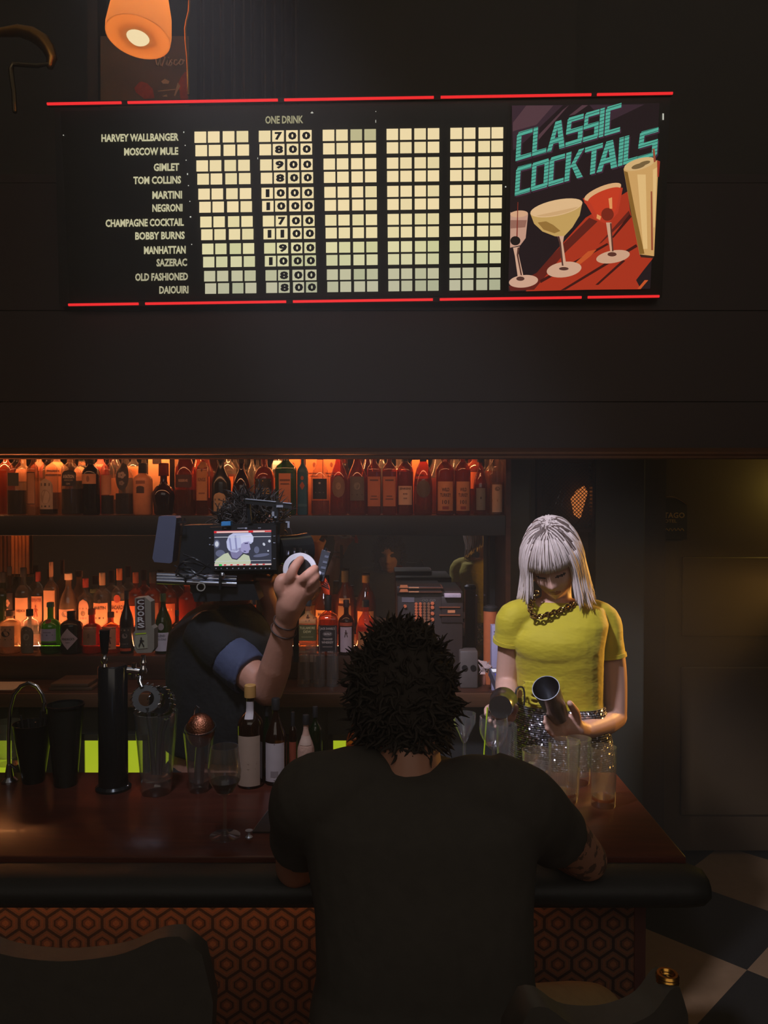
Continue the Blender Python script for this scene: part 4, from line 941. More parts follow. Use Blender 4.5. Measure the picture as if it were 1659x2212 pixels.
LF(353, 36, 1282, 'slope', 'dkgreen', 'green long-necked bottle with square white label, right of white lettered tap handle', cap=(60, 80, 40), labels=[(.05, .36, .92, 'rect', (190, 186, 196), [('BLEND', .31, .04, .5, (110, 104, 112)), ('RED STAG', .25, .035, .6, (110, 104, 112))]), (.40, .52, .35, 'oval', (150, 140, 140))])
LF(383, 28, 1318, 'round', 'brown', 'brown bottle with orange label reading FOR beside the cameraman', cap=BLK, labels=[(.10, .62, .85, 'rect', (176, 108, 44), [('FOR', .42, .10, .62, (90, 62, 36)), ('*bar', .33, .008, .7, (90, 62, 36)), ('*dot', .2, .04, .3, (150, 88, 36))])])
LF(549, 30, 1290, 'square', glass=pbr('orange_label', rgb(222, 84, 34), .5), label='bright orange bottle with slanted dark lettering beside the cameraman', cap=BLK, labels=[(.58, .76, .95, 'rect', (150, 70, 30), [('TNAP', .67, .11, .8, (236, 200, 150))]), (.05, .08, .9, 'rect', (200, 70, 30))], Y=3.19) 
LF(580, 40, 1290, 'round', 'green', 'green whiskey bottle with cream label behind the cameraman\'s wrist', cap=(70, 84, 50), caplen=.1, labels=[(.10, .60, .93, 'rect', (206, 188, 152), [('JAMESON', .53, .06, .80, (70, 76, 50)), ('*dot', .40, .05, .18, (110, 96, 70)), ('*bar', .335, .01, .3, (120, 70, 50)), ('*bar', .25, .008, .5, (150, 130, 100))])])
LF(666, 42, 1296, 'square', 'pale', 'square whiskey bottle with green label and cream shoulder right of the forearm', cap=(60, 60, 64), caplen=.10, liquid='gold', level=.7, labels=[(.26, .56, .92, 'rect', (96, 92, 52), [('TULLAMORE', .50, .05, .78, (206, 190, 130)), ('DEW', .43, .05, .4, (206, 190, 130)), ('*bar', .33, .008, .6, (150, 140, 90))]), (.58, .80, .85, 'rect', (214, 150, 90), [('*man', .68, .05, .3, (90, 50, 30))])])
LF(709, 42, 1286, 'square', 'amber', 'square whiskey bottle with black label of white lettering and black cap', cap=BLK, caplen=.24, caps=1.2, liquid='amber', level=.57, labels=[(.08, .52, .93, 'rect', (40, 34, 36), [("JACK DANIEL'S", .46, .05, .74, (196, 176, 164)), ('*dot', .375, .045, .5, (104, 92, 88)), ('Old No.7', .375, .03, .36, (220, 206, 196)), ('TENNESSEE', .29, .032, .5, (190, 172, 160)), ('WHISKEY', .235, .04, .6, (196, 176, 164)), ('*frame', .30, .205, .84, (150, 130, 120)), ('*bar', .16, .006, .5, (150, 130, 120))])], Y=3.15)
LF(748, 42, 1296, 'round', 'dkred', 'dark red bottle with curled white label half hidden by the customer\'s hair', cap=(60, 26, 20), liquid='dark', level=.5, labels=[(.06, .52, .78, 'rect', (206, 176, 180), [('*man', .40, .06, .3, (90, 60, 60))]), (.54, .60, .9, 'rect', (190, 76, 44))], Y=3.16)
LF(790, 42, 1296, 'bell', 'amber', 'amber bell-shaped bottle left of the cash register', cap=BLK, liquid='amber', level=.5, labels=[(.10, .42, .85, 'rect', (196, 116, 62))], Y=3.2)
# ---- lower shelf, back row on the step, caps against the mirror
YK = 3.362; ZK = z_lo+.055
def LB(px, w, ytop, style, glass, label, **k):
    return bottle(px, w, ytop, 1400, YK, ZK, style, glass, label, group='bottles on the back step of the lower shelf', **k)
LB(8, 36, 1236, 'round', 'dkgreen', 'dark capped back-step bottle at the far left edge', cap=BLK, caplen=.16)
LB(22, 40, 1224, 'dome', 'brown', 'back-step bottle covered in pale flowers at the far left', cap=BLK, labels=[(.22, .60, .9, 'rect', (66, 50, 42), [('*flower', .45, .06, .5, (206, 150, 120)), ('*flower', .32, .05, .4, (190, 130, 100))])])
LB(52, 40, 1226, 'round', 'clear', 'back-step clear bottle with cream label and dark cap, left', cap=BLK, caplen=.13, liquid='white', level=.5, labels=[(.10, .54, .9, 'rect', (218, 158, 116), [('SVEDKA', .34, .04, .6, (110, 60, 44))])])
LB(84, 42, 1235, 'round', 'clear', 'back-step bottle with red cap and red-banded label, left', cap=(172, 58, 40), caplen=.15, liquid='white', level=.55, labels=[(.12, .60, .92, 'rect', (222, 156, 114), [('BEEFEATER', .54, .055, .82, (170, 72, 50)), ('*man', .36, .09, .4, (160, 70, 50))])])
LB(112, 36, 1214, 'square', 'pale', 'tall back-step bottle with grey and cream banded neck', cap=(196, 146, 108), caplen=.20, caps=1.1, liquid='white', level=.7, labels=[(.08, .60, .92, 'rect', (226, 164, 122))])
LB(149, 40, 1238, 'bell', 'pale', 'back-step bottle with white cap and grey bird label', cap=(232, 190, 152), caplen=.10, caps=1.35, liquid='white', level=.45, labels=[(.06, .40, .92, 'rect', (196, 144, 112), [('*dot', .32, .05, .4, (140, 106, 90)), ('*bar', .20, .01, .5, (120, 80, 60))])])
LB(186, 40, 1249, 'round', 'clear', 'back-step gin bottle with red cap and oval emblem label', cap=(196, 72, 48), caplen=.16, caps=1.3, liquid='white', level=.5, labels=[(.06, .62, .70, 'arch', (228, 164, 130), [('*dot', .36, .05, .3, (150, 110, 80)), ('*bar', .45, .016, .5, (180, 120, 100)), ('*bar', .27, .02, .45, (180, 120, 100))])])
LB(222, 40, 1237, 'round', 'clear', 'back-step bottle with tall cream cap and slanted label', cap=(240, 190, 140), caplen=.20, caps=1.15, liquid='white', level=.5, labels=[(.10, .50, .92, 'rect', (226, 156, 112), [('MARTIN', .42, .055, .7, (70, 44, 40)), ('*dot', .53, .035, .2, (50, 36, 36)), ('*bar', .25, .016, .5, (100, 60, 50))])])
LB(259, 42, 1228, 'round', 'clear', 'back-step white rum bottle with orange cap and red disc', cap=(222, 128, 70), caplen=.17, caps=1.2, liquid='white', level=.62, labels=[(.12, .50, .92, 'rect', (228, 150, 100), [('BACARDI', .40, .065, .82, (90, 40, 32)), ('*bar', .33, .014, .6, (150, 60, 44))]), (.47, .60, .42, 'oval', (190, 78, 48))])
LB(294, 40, 1236, 'round', 'amber', 'back-step amber bottle with brown cap', cap=(180, 96, 54), caplen=.17, liquid='amber', level=.5, labels=[(.10, .45, .9, 'rect', (206, 110, 60))])
LB(331, 40, 1236, 'round', 'amber', 'back-step amber bottle with dark cap behind the lettered tap', cap=(54, 40, 34), caplen=.17, liquid='amber', level=.55, labels=[(.15, .5, .9, 'rect', (120, 66, 40))])
LB(368, 40, 1240, 'round', 'amber', 'back-step amber bottle left of the camera rods', cap=(50, 36, 30), caplen=.14, liquid='amber', level=.6, labels=[(.15, .5, .9, 'rect', (190, 90, 46), [('*bar', .4, .016, .5, (220, 170, 100))])])
LB(405, 42, 1248, 'round', 'red', 'back-step reddish bottle under the camera rods', cap=(190, 80, 40), caplen=.14, liquid='red', level=.6)
LB(700, 42, 1248, 'bell', 'amber', 'back-step wide amber bottle right of the raised hand', cap=(40, 30, 28), liquid='amber', level=.4, labels=[(.08, .42, .9, 'rect', (222, 150, 78), [('Maker', .34, .06, .6, (110, 60, 40))])])
LB(745, 42, 1232, 'bell', 'gold' if 'gold' in GL else 'amber', 'back-step golden bottle with tall ribbed neck, middle of bar', cap=(90, 84, 60), caplen=.18, liquid='gold', level=.5, labels=[(.20, .44, .7, 'rect', (150, 100, 56)), (.48, .56, .6, 'rect', (226, 150, 80))])
LB(790, 44, 1242, 'bell', 'amber', 'back-step bottle with fluted shining shoulders near the register', cap=(170, 130, 70), caplen=.12, liquid='gold', level=.44, labels=[(.08, .38, .9, 'rect', (206, 128, 66))])

# ------------------------------------------------------------------ glasses and tools on the counter
def cpos(px, py): 
    p_ = onz(px, py, ZC); return Vector((p_.x, p_.y, ZC))
def zpx(py, Y): return at(0, py, Y).z
def glassprof(outer, wall=.0018, base=.008):
    o = outer; inner = [(max(r-wall, .0005), z) for r, z in reversed(o) if z > base+.001]
    return [(0, 0)] + o + inner + [(0, base)]
def tumbler(px, pyb, w, h_px, label, taper=.9, mat=None, ribs=0, base=.012, group=None, cat='glass', name='tumbler'):
    c = cpos(px, pyb); k = c.y/F; r = w/2*k; H = h_px*k*1.01
    t_ = thing(name, label, cat, c, 0, group)
    out_ = [(r*taper*.94, 0), (r*taper, .003)] + [(lerp(r*taper, r, q/6), .003+(H-.003)*q/6) for q in range(1, 7)]
    part('glass_wall', MB().lathe(glassprof(out_, base=base), 32), mat or CLEARB, t_, world=False)
    if ribs:
        mb = MB()
        for i in range(ribs):
            a = 2*math.pi*i/ribs
            mb.tube([Vector((math.cos(a)*(lerp(r*taper, r, q)+.0005), math.sin(a)*(lerp(r*taper, r, q)+.0005), H*q)) for q in (.08, .3, .58)], .0016, 5)
        part('cut_flutes', mb, CLEARB, t_, world=False)
    return t_, c, r, H
def stem_glass(c, rb, rmax, zrim, label, style, name='coupe_glass', group=None, fill=None):
    t_ = thing(name, label, 'glass', c, 0, group); H = zrim
    if style == 'wine': pr = [(rb, 0), (rb*.98, .002), (rb*.3, .006), (.0045, .014), (.004, H*.42), (.006, H*.45), (rmax*.55, H*.50), (rmax*.92, H*.62), (rmax, H*.74), (rmax*.9, H*.9), (rmax*.82, H)]
    elif style == 'vee': pr = [(rb, 0), (rb*.98, .002), (rb*.3, .006), (.0045, .014), (.004, H*.50), (.008, H*.53), (rmax*.5, H*.66), (rmax, H*.86), (rmax*.98, H)]
    else: pr = [(rb, 0), (rb*.98, .002), (rb*.3, .006), (.0045, .014), (.004, H*.40), (.007, H*.43), (rmax*.6, H*.52), (rmax*.96, H*.72), (rmax, H*.86), (rmax*.94, H)]
    inner = [(max(r-.0012, .0004), z) for r, z in reversed(pr) if z > H*.45]
    part('bowl_and_stem', MB().lathe([(0, 0)] + pr + inner + [(0, inner[-1][1])], 30), CLEARB, t_, world=False)
    if fill:
        f = fill[0]*H; q = [(0, inner[-1][1]+.002)] + [(r-.0016, z) for r, z in pr if H*.5 <= z < f] 
        rl = interp([(r, z, 2) for r, z in pr], f)[0]; q += [(rl-.002, f), (0, f)]
        part('drink', MB().lathe(q, 24), fill[1], t_, world=False)
    return t_
# wine glass in front of the tap
c = cpos(486, 1806); stem_glass(c, 34*c.y/F, 36*c.y/F, zpx(1612, c.y)-ZC, 'stemmed wine glass with a little red drink standing forward on the bar', 'wine', 'wine_glass', fill=(.62, LQ['dark']))
# tall slim glass
tumbler(481, 1655, 42, 80, 'plain tall glass edged with green light behind the wine glass', .72, name='tall_glass')
# bottles on the bar
def barbottle(px, pyb, w, ytop, style, glass, label, **k):
    Yb = pyb; return bottle(px, w, ytop, 1680, Yb, ZC, style, glass, label, group='bottles standing on the bar top', **k)
barbottle(541, 2.17, 56, 1479, 'round', 'brown', 'large dark bottle with tan cap and blank cream label on the bar', cap=(206, 152, 84), caplen=.11, caps=1.5, labels=[(.03, .52, .98, 'rect', (178, 150, 130), [('*bar', .2, .003, .6, (150, 124, 108)), ('*bar', .25, .003, .7, (150, 124, 108))]), (.68, .84, .34, 'rect', (190, 176, 176))])
barbottle(596, 2.19, 48, 1508, 'slope', 'brown', 'dark bottle with white barcoded label and green-lit neck on the bar', cap=BLK, labels=[(.05, .50, .97, 'rect', (196, 180, 180), [('*bar', .14, .035, .35, (150, 134, 134)), ('*bar', .49, .004, .9, (120, 90, 80)), ('*bar', .07, .004, .9, (120, 90, 80))])])
barbottle(633, 2.228, 28, 1538, 'squat', 'brown', 'small bitters bottle with black cap and red-brown label on the bar', cap=BLK, caplen=.2, caps=1.3, labels=[(.18, .56, .95, 'rect', (150, 66, 42)), (.02, .16, .8, 'rect', (170, 140, 130))])
barbottle(661, 2.158, 37, 1544, 'slope', pbr('paper_wrap', rgb(204, 158, 136), .7, bump=.6, bscale=70), 'small paper-wrapped bitters bottle on the bar', cap=BLK, caplen=.12, caps=1.3, labels=[(.60, .72, .75, 'rect', (206, 170, 150))])
barbottle(681, 2.24, 30, 1526, 'tall', 'dkgreen', 'slim dark bottle behind the paper-wrapped one on the bar', cap=BLK, caplen=.14)
barbottle(577, 2.25, 26, 1527, 'slope', 'dkgreen', 'small dark bottle behind the barcoded label on the bar', cap=BLK)
barbottle(769, 2.22, 44, 1526, 'slope', 'amber', 'small amber bottle with pour top beside the customer\'s head', cap=BLK, caplen=.1, liquid='gold', level=.45)
# glasses right of the customer
c = cpos(1003, 1668); stem_glass(c, .034, 36*c.y/F*.7, zpx(1541, c.y)-ZC, 'stemmed glass with flared rim nearest the customer\'s neck', 'vee', 'cocktail_glass')
c = cpos(1066, 1672); stem_glass(c, .034, 32*c.y/F, zpx(1548, c.y)-ZC, 'round-bowled stemmed glass in front of the bartender\'s tin', 'coupe', 'stemmed_glass')
tumbler(1094, 1676, 46, 112, 'tall straight glass just behind the round-bowled stemmed glass', .86, name='highball_glass')
def pour(t_, r, z0, z1, mat): part('drink', MB().lathe([(0, z0), (r, z0), (r, z1), (0, z1)], 24), mat, t_, world=False)  # gold disc stands in for the amber caustic in a glass base
st = single('green_straw', MB().tube([at(1044, 1652, 2.24), at(1053, 1528, 2.24)], .0022, 6), pbr('lime_plastic', rgb(190, 220, 40), .35), 'thin lime green straw leaning among the glasses by the tin', 'straw')
t_, c, r, H = tumbler(1159, 1712, 64, 92, 'low clear tumbler of ice nearest the customer\'s shoulder', .88, base=.02)
ri = random.Random(3)
for i in range(5):
    part('ice_cube', MB().obox((ri.uniform(-.45, .45)*r, ri.uniform(-.4, .4)*r, .032+.012*i), (.011, .011, .010), Euler((ri.random()*3, ri.random()*3, ri.random()*3)).to_matrix(), .002), glassy('ice', (.95, .96, .98, 1), .06, .8, .12, (.9, .92, .95, 1), .14), t_, world=False, smooth=False)
t_, c, r, H = tumbler(1218, 1730, 70, 130, 'large ribbed mixing glass on the right of the bar', .84, ribs=36, base=.018, name='mixing_glass'); pour(t_, r*.80, .0185, .026, LQ['gold'])
t_, c, r, H = tumbler(1303, 1740, 56, 128, 'tall plain glass at the right end of the bar', .93, base=.016, name='highball_glass'); pour(t_, r*.88, .0165, .024, LQ['gold'])
tumbler(1250, 1690, 54, 96, 'short glass behind the ribbed mixing glass', .9, base=.014)
# left: glass at the edge, faucet, tins
tumbler(18, 1650, 56, 92, 'wide glass with yellow-lit rim at the far left edge', .9, name='pint_glass')
fa = thing('bar_faucet', 'thin chrome gooseneck water faucet at the left of the bar', 'faucet', cpos(20, 1690)); c = cpos(20, 1690); Yf = c.y
pts = [c] + [at(x, y, Yf) for x, y in ((19, 1640), (19, 1580), (22, 1530), (30, 1500), (45, 1482), (62, 1475), (80, 1482), (92, 1500), (97, 1522))]
part('spout', MB().tube(pts, .0052, 12), CHROME, fa); part('nozzle', MB().tube([at(96, 1518, Yf), at(96, 1535, Yf)], [.006, .0085], 12), CHROME, fa)
part('base', MB().lathe([(0, 0), (.022, 0), (.022, .006), (.012, .016), (.007, .05), (0, .05)], 20, c), CHROME, fa)
part('lever', MB().tube([at(20, 1650, Yf), at(34, 1660, Yf)], .0035, 8), CHROME, fa)
DKG = glassy('smoky_black_glass', (.10, .10, .09, 1), .04, .5, .35, rgb(40, 40, 38))
def tin(px, pyb, w, h, label, name, taper, mat, cat):
    c = cpos(px, pyb); k = c.y/F; r = w/2*k; H = h*k
    t_ = thing(name, label, cat, c); out_ = [(r*taper*.95, 0), (r*taper, .004)] + [(lerp(r*taper, r, q/5), .004+(H-.004)*q/5) for q in range(1, 6)]
    part('vessel', MB().lathe(glassprof(out_, .0014, .006), 30), mat, t_, world=False); return t_, c, r, H
t_, c, r, H = tin(72, 1688, 84, 128, 'dark tin caddy of straws and tools beside the faucet', 'tool_caddy', .55, pbr('dark_tin', rgb(36, 36, 34), .3, .4), 'caddy')
for i in range(7):
    a = i*2.4; part('straw', MB().tube([Vector((.3*r*math.cos(a), .3*r*math.sin(a), .012)), Vector((.72*r*math.cos(a+.5), .72*r*math.sin(a+.5), H*(1.1+.1*math.sin(i*3))))], .003, 6), BLACK, t_, world=False)
t_, c, r, H = tin(142, 1695, 78, 176, 'tall flared black vase right of the tool caddy', 'black_vase', .62, pbr('black_vase', rgb(36, 37, 33), .25), 'vase')
part('rim', MB().lathe([(r-.002, H-.004), (r+.002, H-.004), (r+.002, H+.001), (r-.002, H+.001)], 30, close=True), BLACKG, t_, world=False)
# beer tower
c = cpos(245, 1703); Yt = c.y; k = Yt/F
tw = thing('beer_tower', 'tall black cylindrical beer tower with two tap handles', 'beer tower', c)
H = zpx(1436, Yt)-ZC; r = 31*k
part('column', MB().lathe([(0, 0), (r, 0), (r, H-.006), (r-.004, H), (0, H)], 36), BLACKG, tw, world=False)
part('flange', MB().lathe([(0, 0), (r*1.22, 0), (r*1.22, .006), (r*1.06, .012), (0, .012)], 36), BLACKG, tw, world=False)
part('bolt', MB().ell((r*1.1, -.01, .011), (.004, .004, .003)), CHROME, tw, world=False)
x = c.x
tapx = at(220, 1430, Yt).x
hx = at(220, 1400, Yt-.05); 
tp = part('tap', MB().lathe([(0, 0), (.008, 0), (.006, .008), (.0095, .016), (.009, .024), (.005, .03), (.0075, .036), (.007, .05), (0, .05)], 18, (hx.x, Yt-.03, zpx(1440, Yt-.03))), CHROME, tw, label='chrome tap of the plain black handle')
hz = zpx(1412, Yt-.03)
part('tap_handle', MB().lathe([(0, 0), (.0085, 0), (.010, .01), (.0135, (zpx(1366, Yt-.03)-hz)), (.0135, zpx(1361, Yt-.03)-hz), (0, zpx(1361, Yt-.03)-hz)], 20, (hx.x, Yt-.03, hz)), BLACKG, tp)
# faucet and lettered handle on the right side of the column
Yh = Yt-.02
fc = at(311, 1452, Yh)
mb = MB(); mb.tube([at(276, 1447, Yh), at(290, 1448, Yh), at(302, 1450, Yh)], [.011, .010, .009], 14)
mb.tube([at(303, 1462, Yh), at(302, 1474, Yh-.01), at(307, 1486, Yh-.02)], [.007, .006, .0055], 12)
mb.lathe([(0, 0), (.010, 0), (.012, .008), (.009, .016), (.0065, .022), (.0095, .030), (.0065, .038), (.006, .05), (0, .05)], 18, at(310, 1455, Yh))
mb.tube([at(290, 1432, Yh), at(290, 1464, Yh)], [.008, .008], 12)
t2 = part('tap', mb, CHROME, tw, label='chrome faucet under the white and brown lettered handle')
def hq(px, py, o=0.0): return at(px, py, Yh-.018-o)
IVORY = pbr('ivory_plastic', rgb(128, 118, 104), .35); TAPBR = pbr('tap_brown', rgb(66, 44, 40), .4); TAPW = pbr('tap_letters', rgb(196, 188, 184), .5)
hb = part('tap_handle', MB().poly([hq(291, 1292), hq(312, 1290), hq(326, 1300), hq(327, 1352), hq(333, 1358), hq(333, 1402), hq(327, 1410), hq(296, 1411), hq(290, 1402), hq(288, 1368), hq(292, 1362)], (0, .036, 0)), IVORY, t2, ang=20)
part('name_panel', MB().poly([hq(294, 1294, .001), hq(312, 1292, .001), hq(314, 1359, .001), hq(296, 1360, .001)], (0, .001, 0)), TAPBR, hb, ang=20)
mb = MB()
for i, ch in enumerate('COORS'):
    yc = 1300.5 + i*12.6; text_on(mb, ch, lambda a, b: hq(296+.35*i+15*a, yc+5.4-10.8*b, .002), .03)
part('lettering', mb, TAPW, hb, smooth=False)
part('badge', MB().poly([hq(292, 1371, .001), hq(318, 1370, .001), hq(319, 1400, .001), hq(297, 1402, .001), hq(291, 1392, .001)], (0, .001, 0)), pbr('badge_cream', rgb(150, 144, 122), .4), hb, ang=20)
part('lime_edge', MB().poly([hq(292, 1371, .002), hq(316, 1369, .002), hq(316, 1366.5, .002), hq(292, 1368.5, .002)]), pbr('lime_edge', rgb(168, 190, 40), .4), hb, smooth=False)
mb = MB()
for q in ([(-.3, 1), (.1, 1.2), (.3, .8), (.1, .5), (-.2, .6)], [(-.5, .5), (.4, .5), (.3, -.1), (-.4, -.1)], [(-.4, 0), (.0, 0), (-.5, -1.1), (-.9, -1)], [(0, 0), (.4, -.1), (1., -1), (.65, -1.1)], [(.3, .5), (.9, .4), (.9, .2), (.3, .2)]): mb.poly([hq(305+7*a, 1387-9*b, .0025) for a, b in q])
part('emblem', mb, INK, hb, smooth=False)
# glass of strainers
c = cpos(338, 1712); k = c.y/F
tumbler(338, 1712, 94, 176, 'flared glass jar holding coiled bar strainers', .66, base=.03, name='tool_glass')
def strainer(pxs, label, ry, ang, dx):
    Yq = c.y+dx
    s_ = thing('bar_strainer', label, 'strainer', at(pxs, 1640, Yq), 0, 'strainers standing in the glass jar')
    a0 = Vector((pxs, 1500+ry))
    part('rim_plate', MB().lathe([(.020, -.0012), (.036, -.0012), (.036, .0012), (.020, .0012)], 28, at(pxs, 1503+ry, Yq), M=Euler((R(80), R(10), R(ang))).to_matrix(), close=True), STEEL, s_)
    mb = MB(); cc = at(pxs, 1503+ry, Yq); M = Euler((R(80), R(10), R(ang))).to_matrix()
    mb.tube([cc + M @ Vector((.037*math.cos(a/3.0)+.004*math.cos(a*6), .037*math.sin(a/3.0)+.004*math.cos(a*6), .004*math.sin(a*6))) for a in [q*.26 for q in range(73)]], .0011, 5)
    part('spring', mb, CHROME, s_)
    part('handle', MB().tube([at(pxs+2, 1522+ry, Yq), at(lerp(pxs, 338, .4), 1580, Yq), at(lerp(pxs, 338, .75), 1672, Yq)], [.007, .006, .008], 8), STEEL, s_)
strainer(316, 'leftmost bar strainer in the glass jar', 6, 12, -.006); strainer(345, 'middle bar strainer in the glass jar', 10, -28, .008); strainer(362, 'rightmost bar strainer in the glass jar', 20, -50, .02)
# tea strainer ball in a footed glass
c = cpos(430, 1708); k = c.y/F
tumbler(430, 1708, 66, 128, 'footed clear glass carrying a round copper strainer', .62, base=.016, name='footed_glass')
bl = thing('mesh_strainer', 'round copper mesh strainer ball resting in the footed glass', 'strainer', at(434, 1600, c.y))
cc = at(433, 1577, c.y)
cop = pbr('copper_mesh', rgb(176, 112, 84), .3, 1.0, var=.3, nscale=300, bump=.8, bscale=300, bdist=.002)
part('mesh_ball', MB().ell(cc, (.038, .038, .046), None, 28, 18), cop, bl)
part('rim_ring', MB().lathe([(.0385, -.002), (.042, -.002), (.042, .002), (.0385, .002)], 32, cc+Vector((0, 0, .008)), close=True, M=Euler((R(15), 0, 0)).to_matrix()), STEEL, bl)
part('handle', MB().tube([at(433, 1610, c.y), at(431, 1650, c.y), at(430, 1692, c.y)], [.012, .014, .012], 10), STEEL, bl)
part('hook', MB().tube([at(418, 1545, c.y), at(420, 1534, c.y), at(425, 1525, c.y), at(430, 1529, c.y), at(432, 1540, c.y)], .0022, 6), STEEL, bl)
# bar mat with thin metal edge
bm_ = thing('bar_mat', 'dark flat tray with thin metal edge lying on the bar by the customer', 'tray', onz(700, 1760, ZC))
def mq(px, py, z=0.0): return onz(px, py, ZC+z)
A_, B_, C_, D_ = mq(618, 1701), mq(1020, 1701), mq(1090, 1800), mq(545, 1800)
part('mat', MB().poly([A_, B_, C_, D_], (0, 0, .004)), pbr('mat_black', rgb(46, 36, 34), .5), bm_, ang=20)
up = Vector((0, 0, .004)); part('metal_edge', MB().tube([D_+up, A_+up, B_+up, C_+up], .0014, 6), STEEL, bm_)
c = cpos(538, 1811)
tg = thing('bottle_opener', 'tiny bright metal piece on the bar beside the wine glass foot', 'opener', c)
part('bow', MB().lathe([(.008, 0), (.009, .004), (.003, .009), (.008, .016), (.009, .019), (0, .019)], 14, c), pbr('bright_steel', rgb(225, 228, 235), .25, .8), tg)

# ------------------------------------------------------------------ things on the back counter
for i, (px, pyb, lab) in enumerate(((662, 1468, 'leftmost upturned clear tumbler on the back counter'), (692, 1474, 'middle upturned clear tumbler on the back counter'), (722, 1470, 'rightmost upturned clear tumbler on the back counter'), (686, 1440, 'upturned clear tumbler standing behind the row of three'))):
    p_ = onz(px, pyb, 1.08); k = p_.y/F; r = 14*k; H = 72*k
    t_ = thing('upturned_tumbler', lab, 'glass', (p_.x, 3.09 if i == 3 else 3.02, 1.08), 0, 'upturned tumblers on the back counter')
    part('glass_wall', MB().lathe([(r-.002, 0), (r, 0), (r*.9, H-.004), (r*.86, H), (0, H), (0, H-.01), (r*.84, H-.012), (r*.97-.002, .001)], 28, close=False), CLEARB, t_, world=False)
pz_ = onz(662, 1400, 1.172)
single('place_card', MB().box((at(645, 0, 3.09).x, 3.09, 1.156), (at(680, 0, 3.09).x, 3.094, 1.184)), pbr('card_buff', rgb(190, 150, 120), .7), 'small buff card propped over the upturned tumblers', 'card', smooth=False)
for z, w, lab in ((0, 92, 'lower wooden board stacked on the back counter at left'), (.013, 84, 'upper wooden board stacked on the back counter at left')):
    a = at(118+(92-w)/2, 1460, 3.0); b = at(118+w, 1460, 3.0)
    single('serving_board', MB().box((a.x, 2.945, 1.0805+z), (b.x, 3.09, 1.0925+z), .002), wood('board_wood', rgb(70, 48, 34), rgb(104, 74, 50), .5), lab, 'board', 'stacked wooden boards')
single('paper_sheet', MB().box((XL+.65, 2.95, 1.0803), (at(41, 1465, 3.0).x, 3.08, 1.082)), PAPER, 'flat sheet of paper on the back counter at the far left', 'paper', smooth=False)
# solid gold slats at the far left, standing in for a mirror reflection
gs = thing('slat_reflection', 'gold slats before the mirror at the far left standing in for a reflection', 'panel', at(30, 1240, 3.405))
for i, px in enumerate((3, 12, 20, 28, 36, 44, 51, 60)):
    w = 2.0 if i not in (5, 6) else 2.6
    part('slat', MB().box(tuple(at(px-w, 1244, 3.408)), tuple(at(px+w, 1157, 3.400)), .0015), pbr('gold_slat', rgb(226, 146, 76), .4, .2) if i > 2 else pbr('dull_slat', rgb(120, 70, 36), .4, .6), gs)
part('bottom_bar', MB().box((at(0, 0, 3.4).x, 3.399, at(0, 1246, 3.4).z), (at(64, 0, 3.4).x, 3.409, at(0, 1240, 3.4).z)), BRASS, gs)
# cash register
YR = 3.02
rg = thing('cash_register', 'dark cash register with rows of orange and tan round keys', 'cash register', (at(920, 0, YR).x, YR, 1.08))
def rp_(px, py, o=0.0): return at(px, py, YR-o)
REG = pbr('register_case', rgb(58, 46, 42), .4)
a = rp_(858, 1265); b = rp_(1000, 1265)
part('case', MB().box((a.x, YR, 1.081), (b.x, YR+.30, rp_(0, 1276).z), .006), REG, rg)
part('hood', MB().box((a.x-.002, YR-.012, rp_(0, 1282).z), (rp_(955, 0).x, YR+.2, rp_(0, 1266).z), .003), REG, rg)
mb = MB(); 
part('display', MB().box(tuple(rp_(868, 1301, .003)), tuple(rp_(895, 1290, -.002))), pbr('display_grey', rgb(122, 112, 118), .4), rg, smooth=False)
part('readout', text_on(MB(), '-00.00', lambda x_, y_: rp_(908+33*x_, 1300-6*y_, .002), .02), pbr('readout', rgb(110, 104, 96), .5), rg, smooth=False)
kn = 0
for i, px in enumerate((899, 908, 917, 926)):
    for j in range(8):
        py = 1304.5+6.1*j
        part('key', MB().lathe([(0, 0), (.0062, 0), (.006, .006), (.0045, .008), (0, .008)], 14, rp_(px+.3*j*.2, py, 0), M=Euler((R(90), 0, 0)).to_matrix()), pbr('key_orange', rgb(226, 116, 72), .5) if i < 2 else pbr('key_tan', rgb(150, 96, 66), .5), rg)
for j, py in enumerate((1303, 1312, 1325, 1338)):
    part('function_key', MB().lathe([(0, 0), (.0068, 0), (.0066, .007), (0, .008)], 14, rp_(934, py), M=Euler((R(90), 0, 0)).to_matrix()), pbr('key_orange', rgb(226, 116, 72), .5), rg)
part('lock', MB().lathe([(0, 0), (.006, 0), (.006, .01), (0, .01)], 14, rp_(875, 1309), M=Euler((R(90), 0, 0)).to_matrix()), pbr('key_orange', rgb(226, 116, 72), .5), rg)
part('side_unit', MB().box((rp_(955, 0).x, YR-.006, rp_(0, 1345).z), (b.x, YR+.2, rp_(0, 1288).z), .003), REG, rg)
for py in (1310, 1327): part('slot_edge', MB().box((rp_(950, 0).x, YR-.012, rp_(0, py+2).z), (rp_(996, 0).x, YR-.005, rp_(0, py).z)), pbr('slot_edge', rgb(150, 84, 54), .4), rg, smooth=False)
part('sticker', MB().box(tuple(rp_(967, 1324, .008)), tuple(rp_(983, 1318, .006))), pbr('sticker', rgb(226, 140, 90), .6), rg, smooth=False)
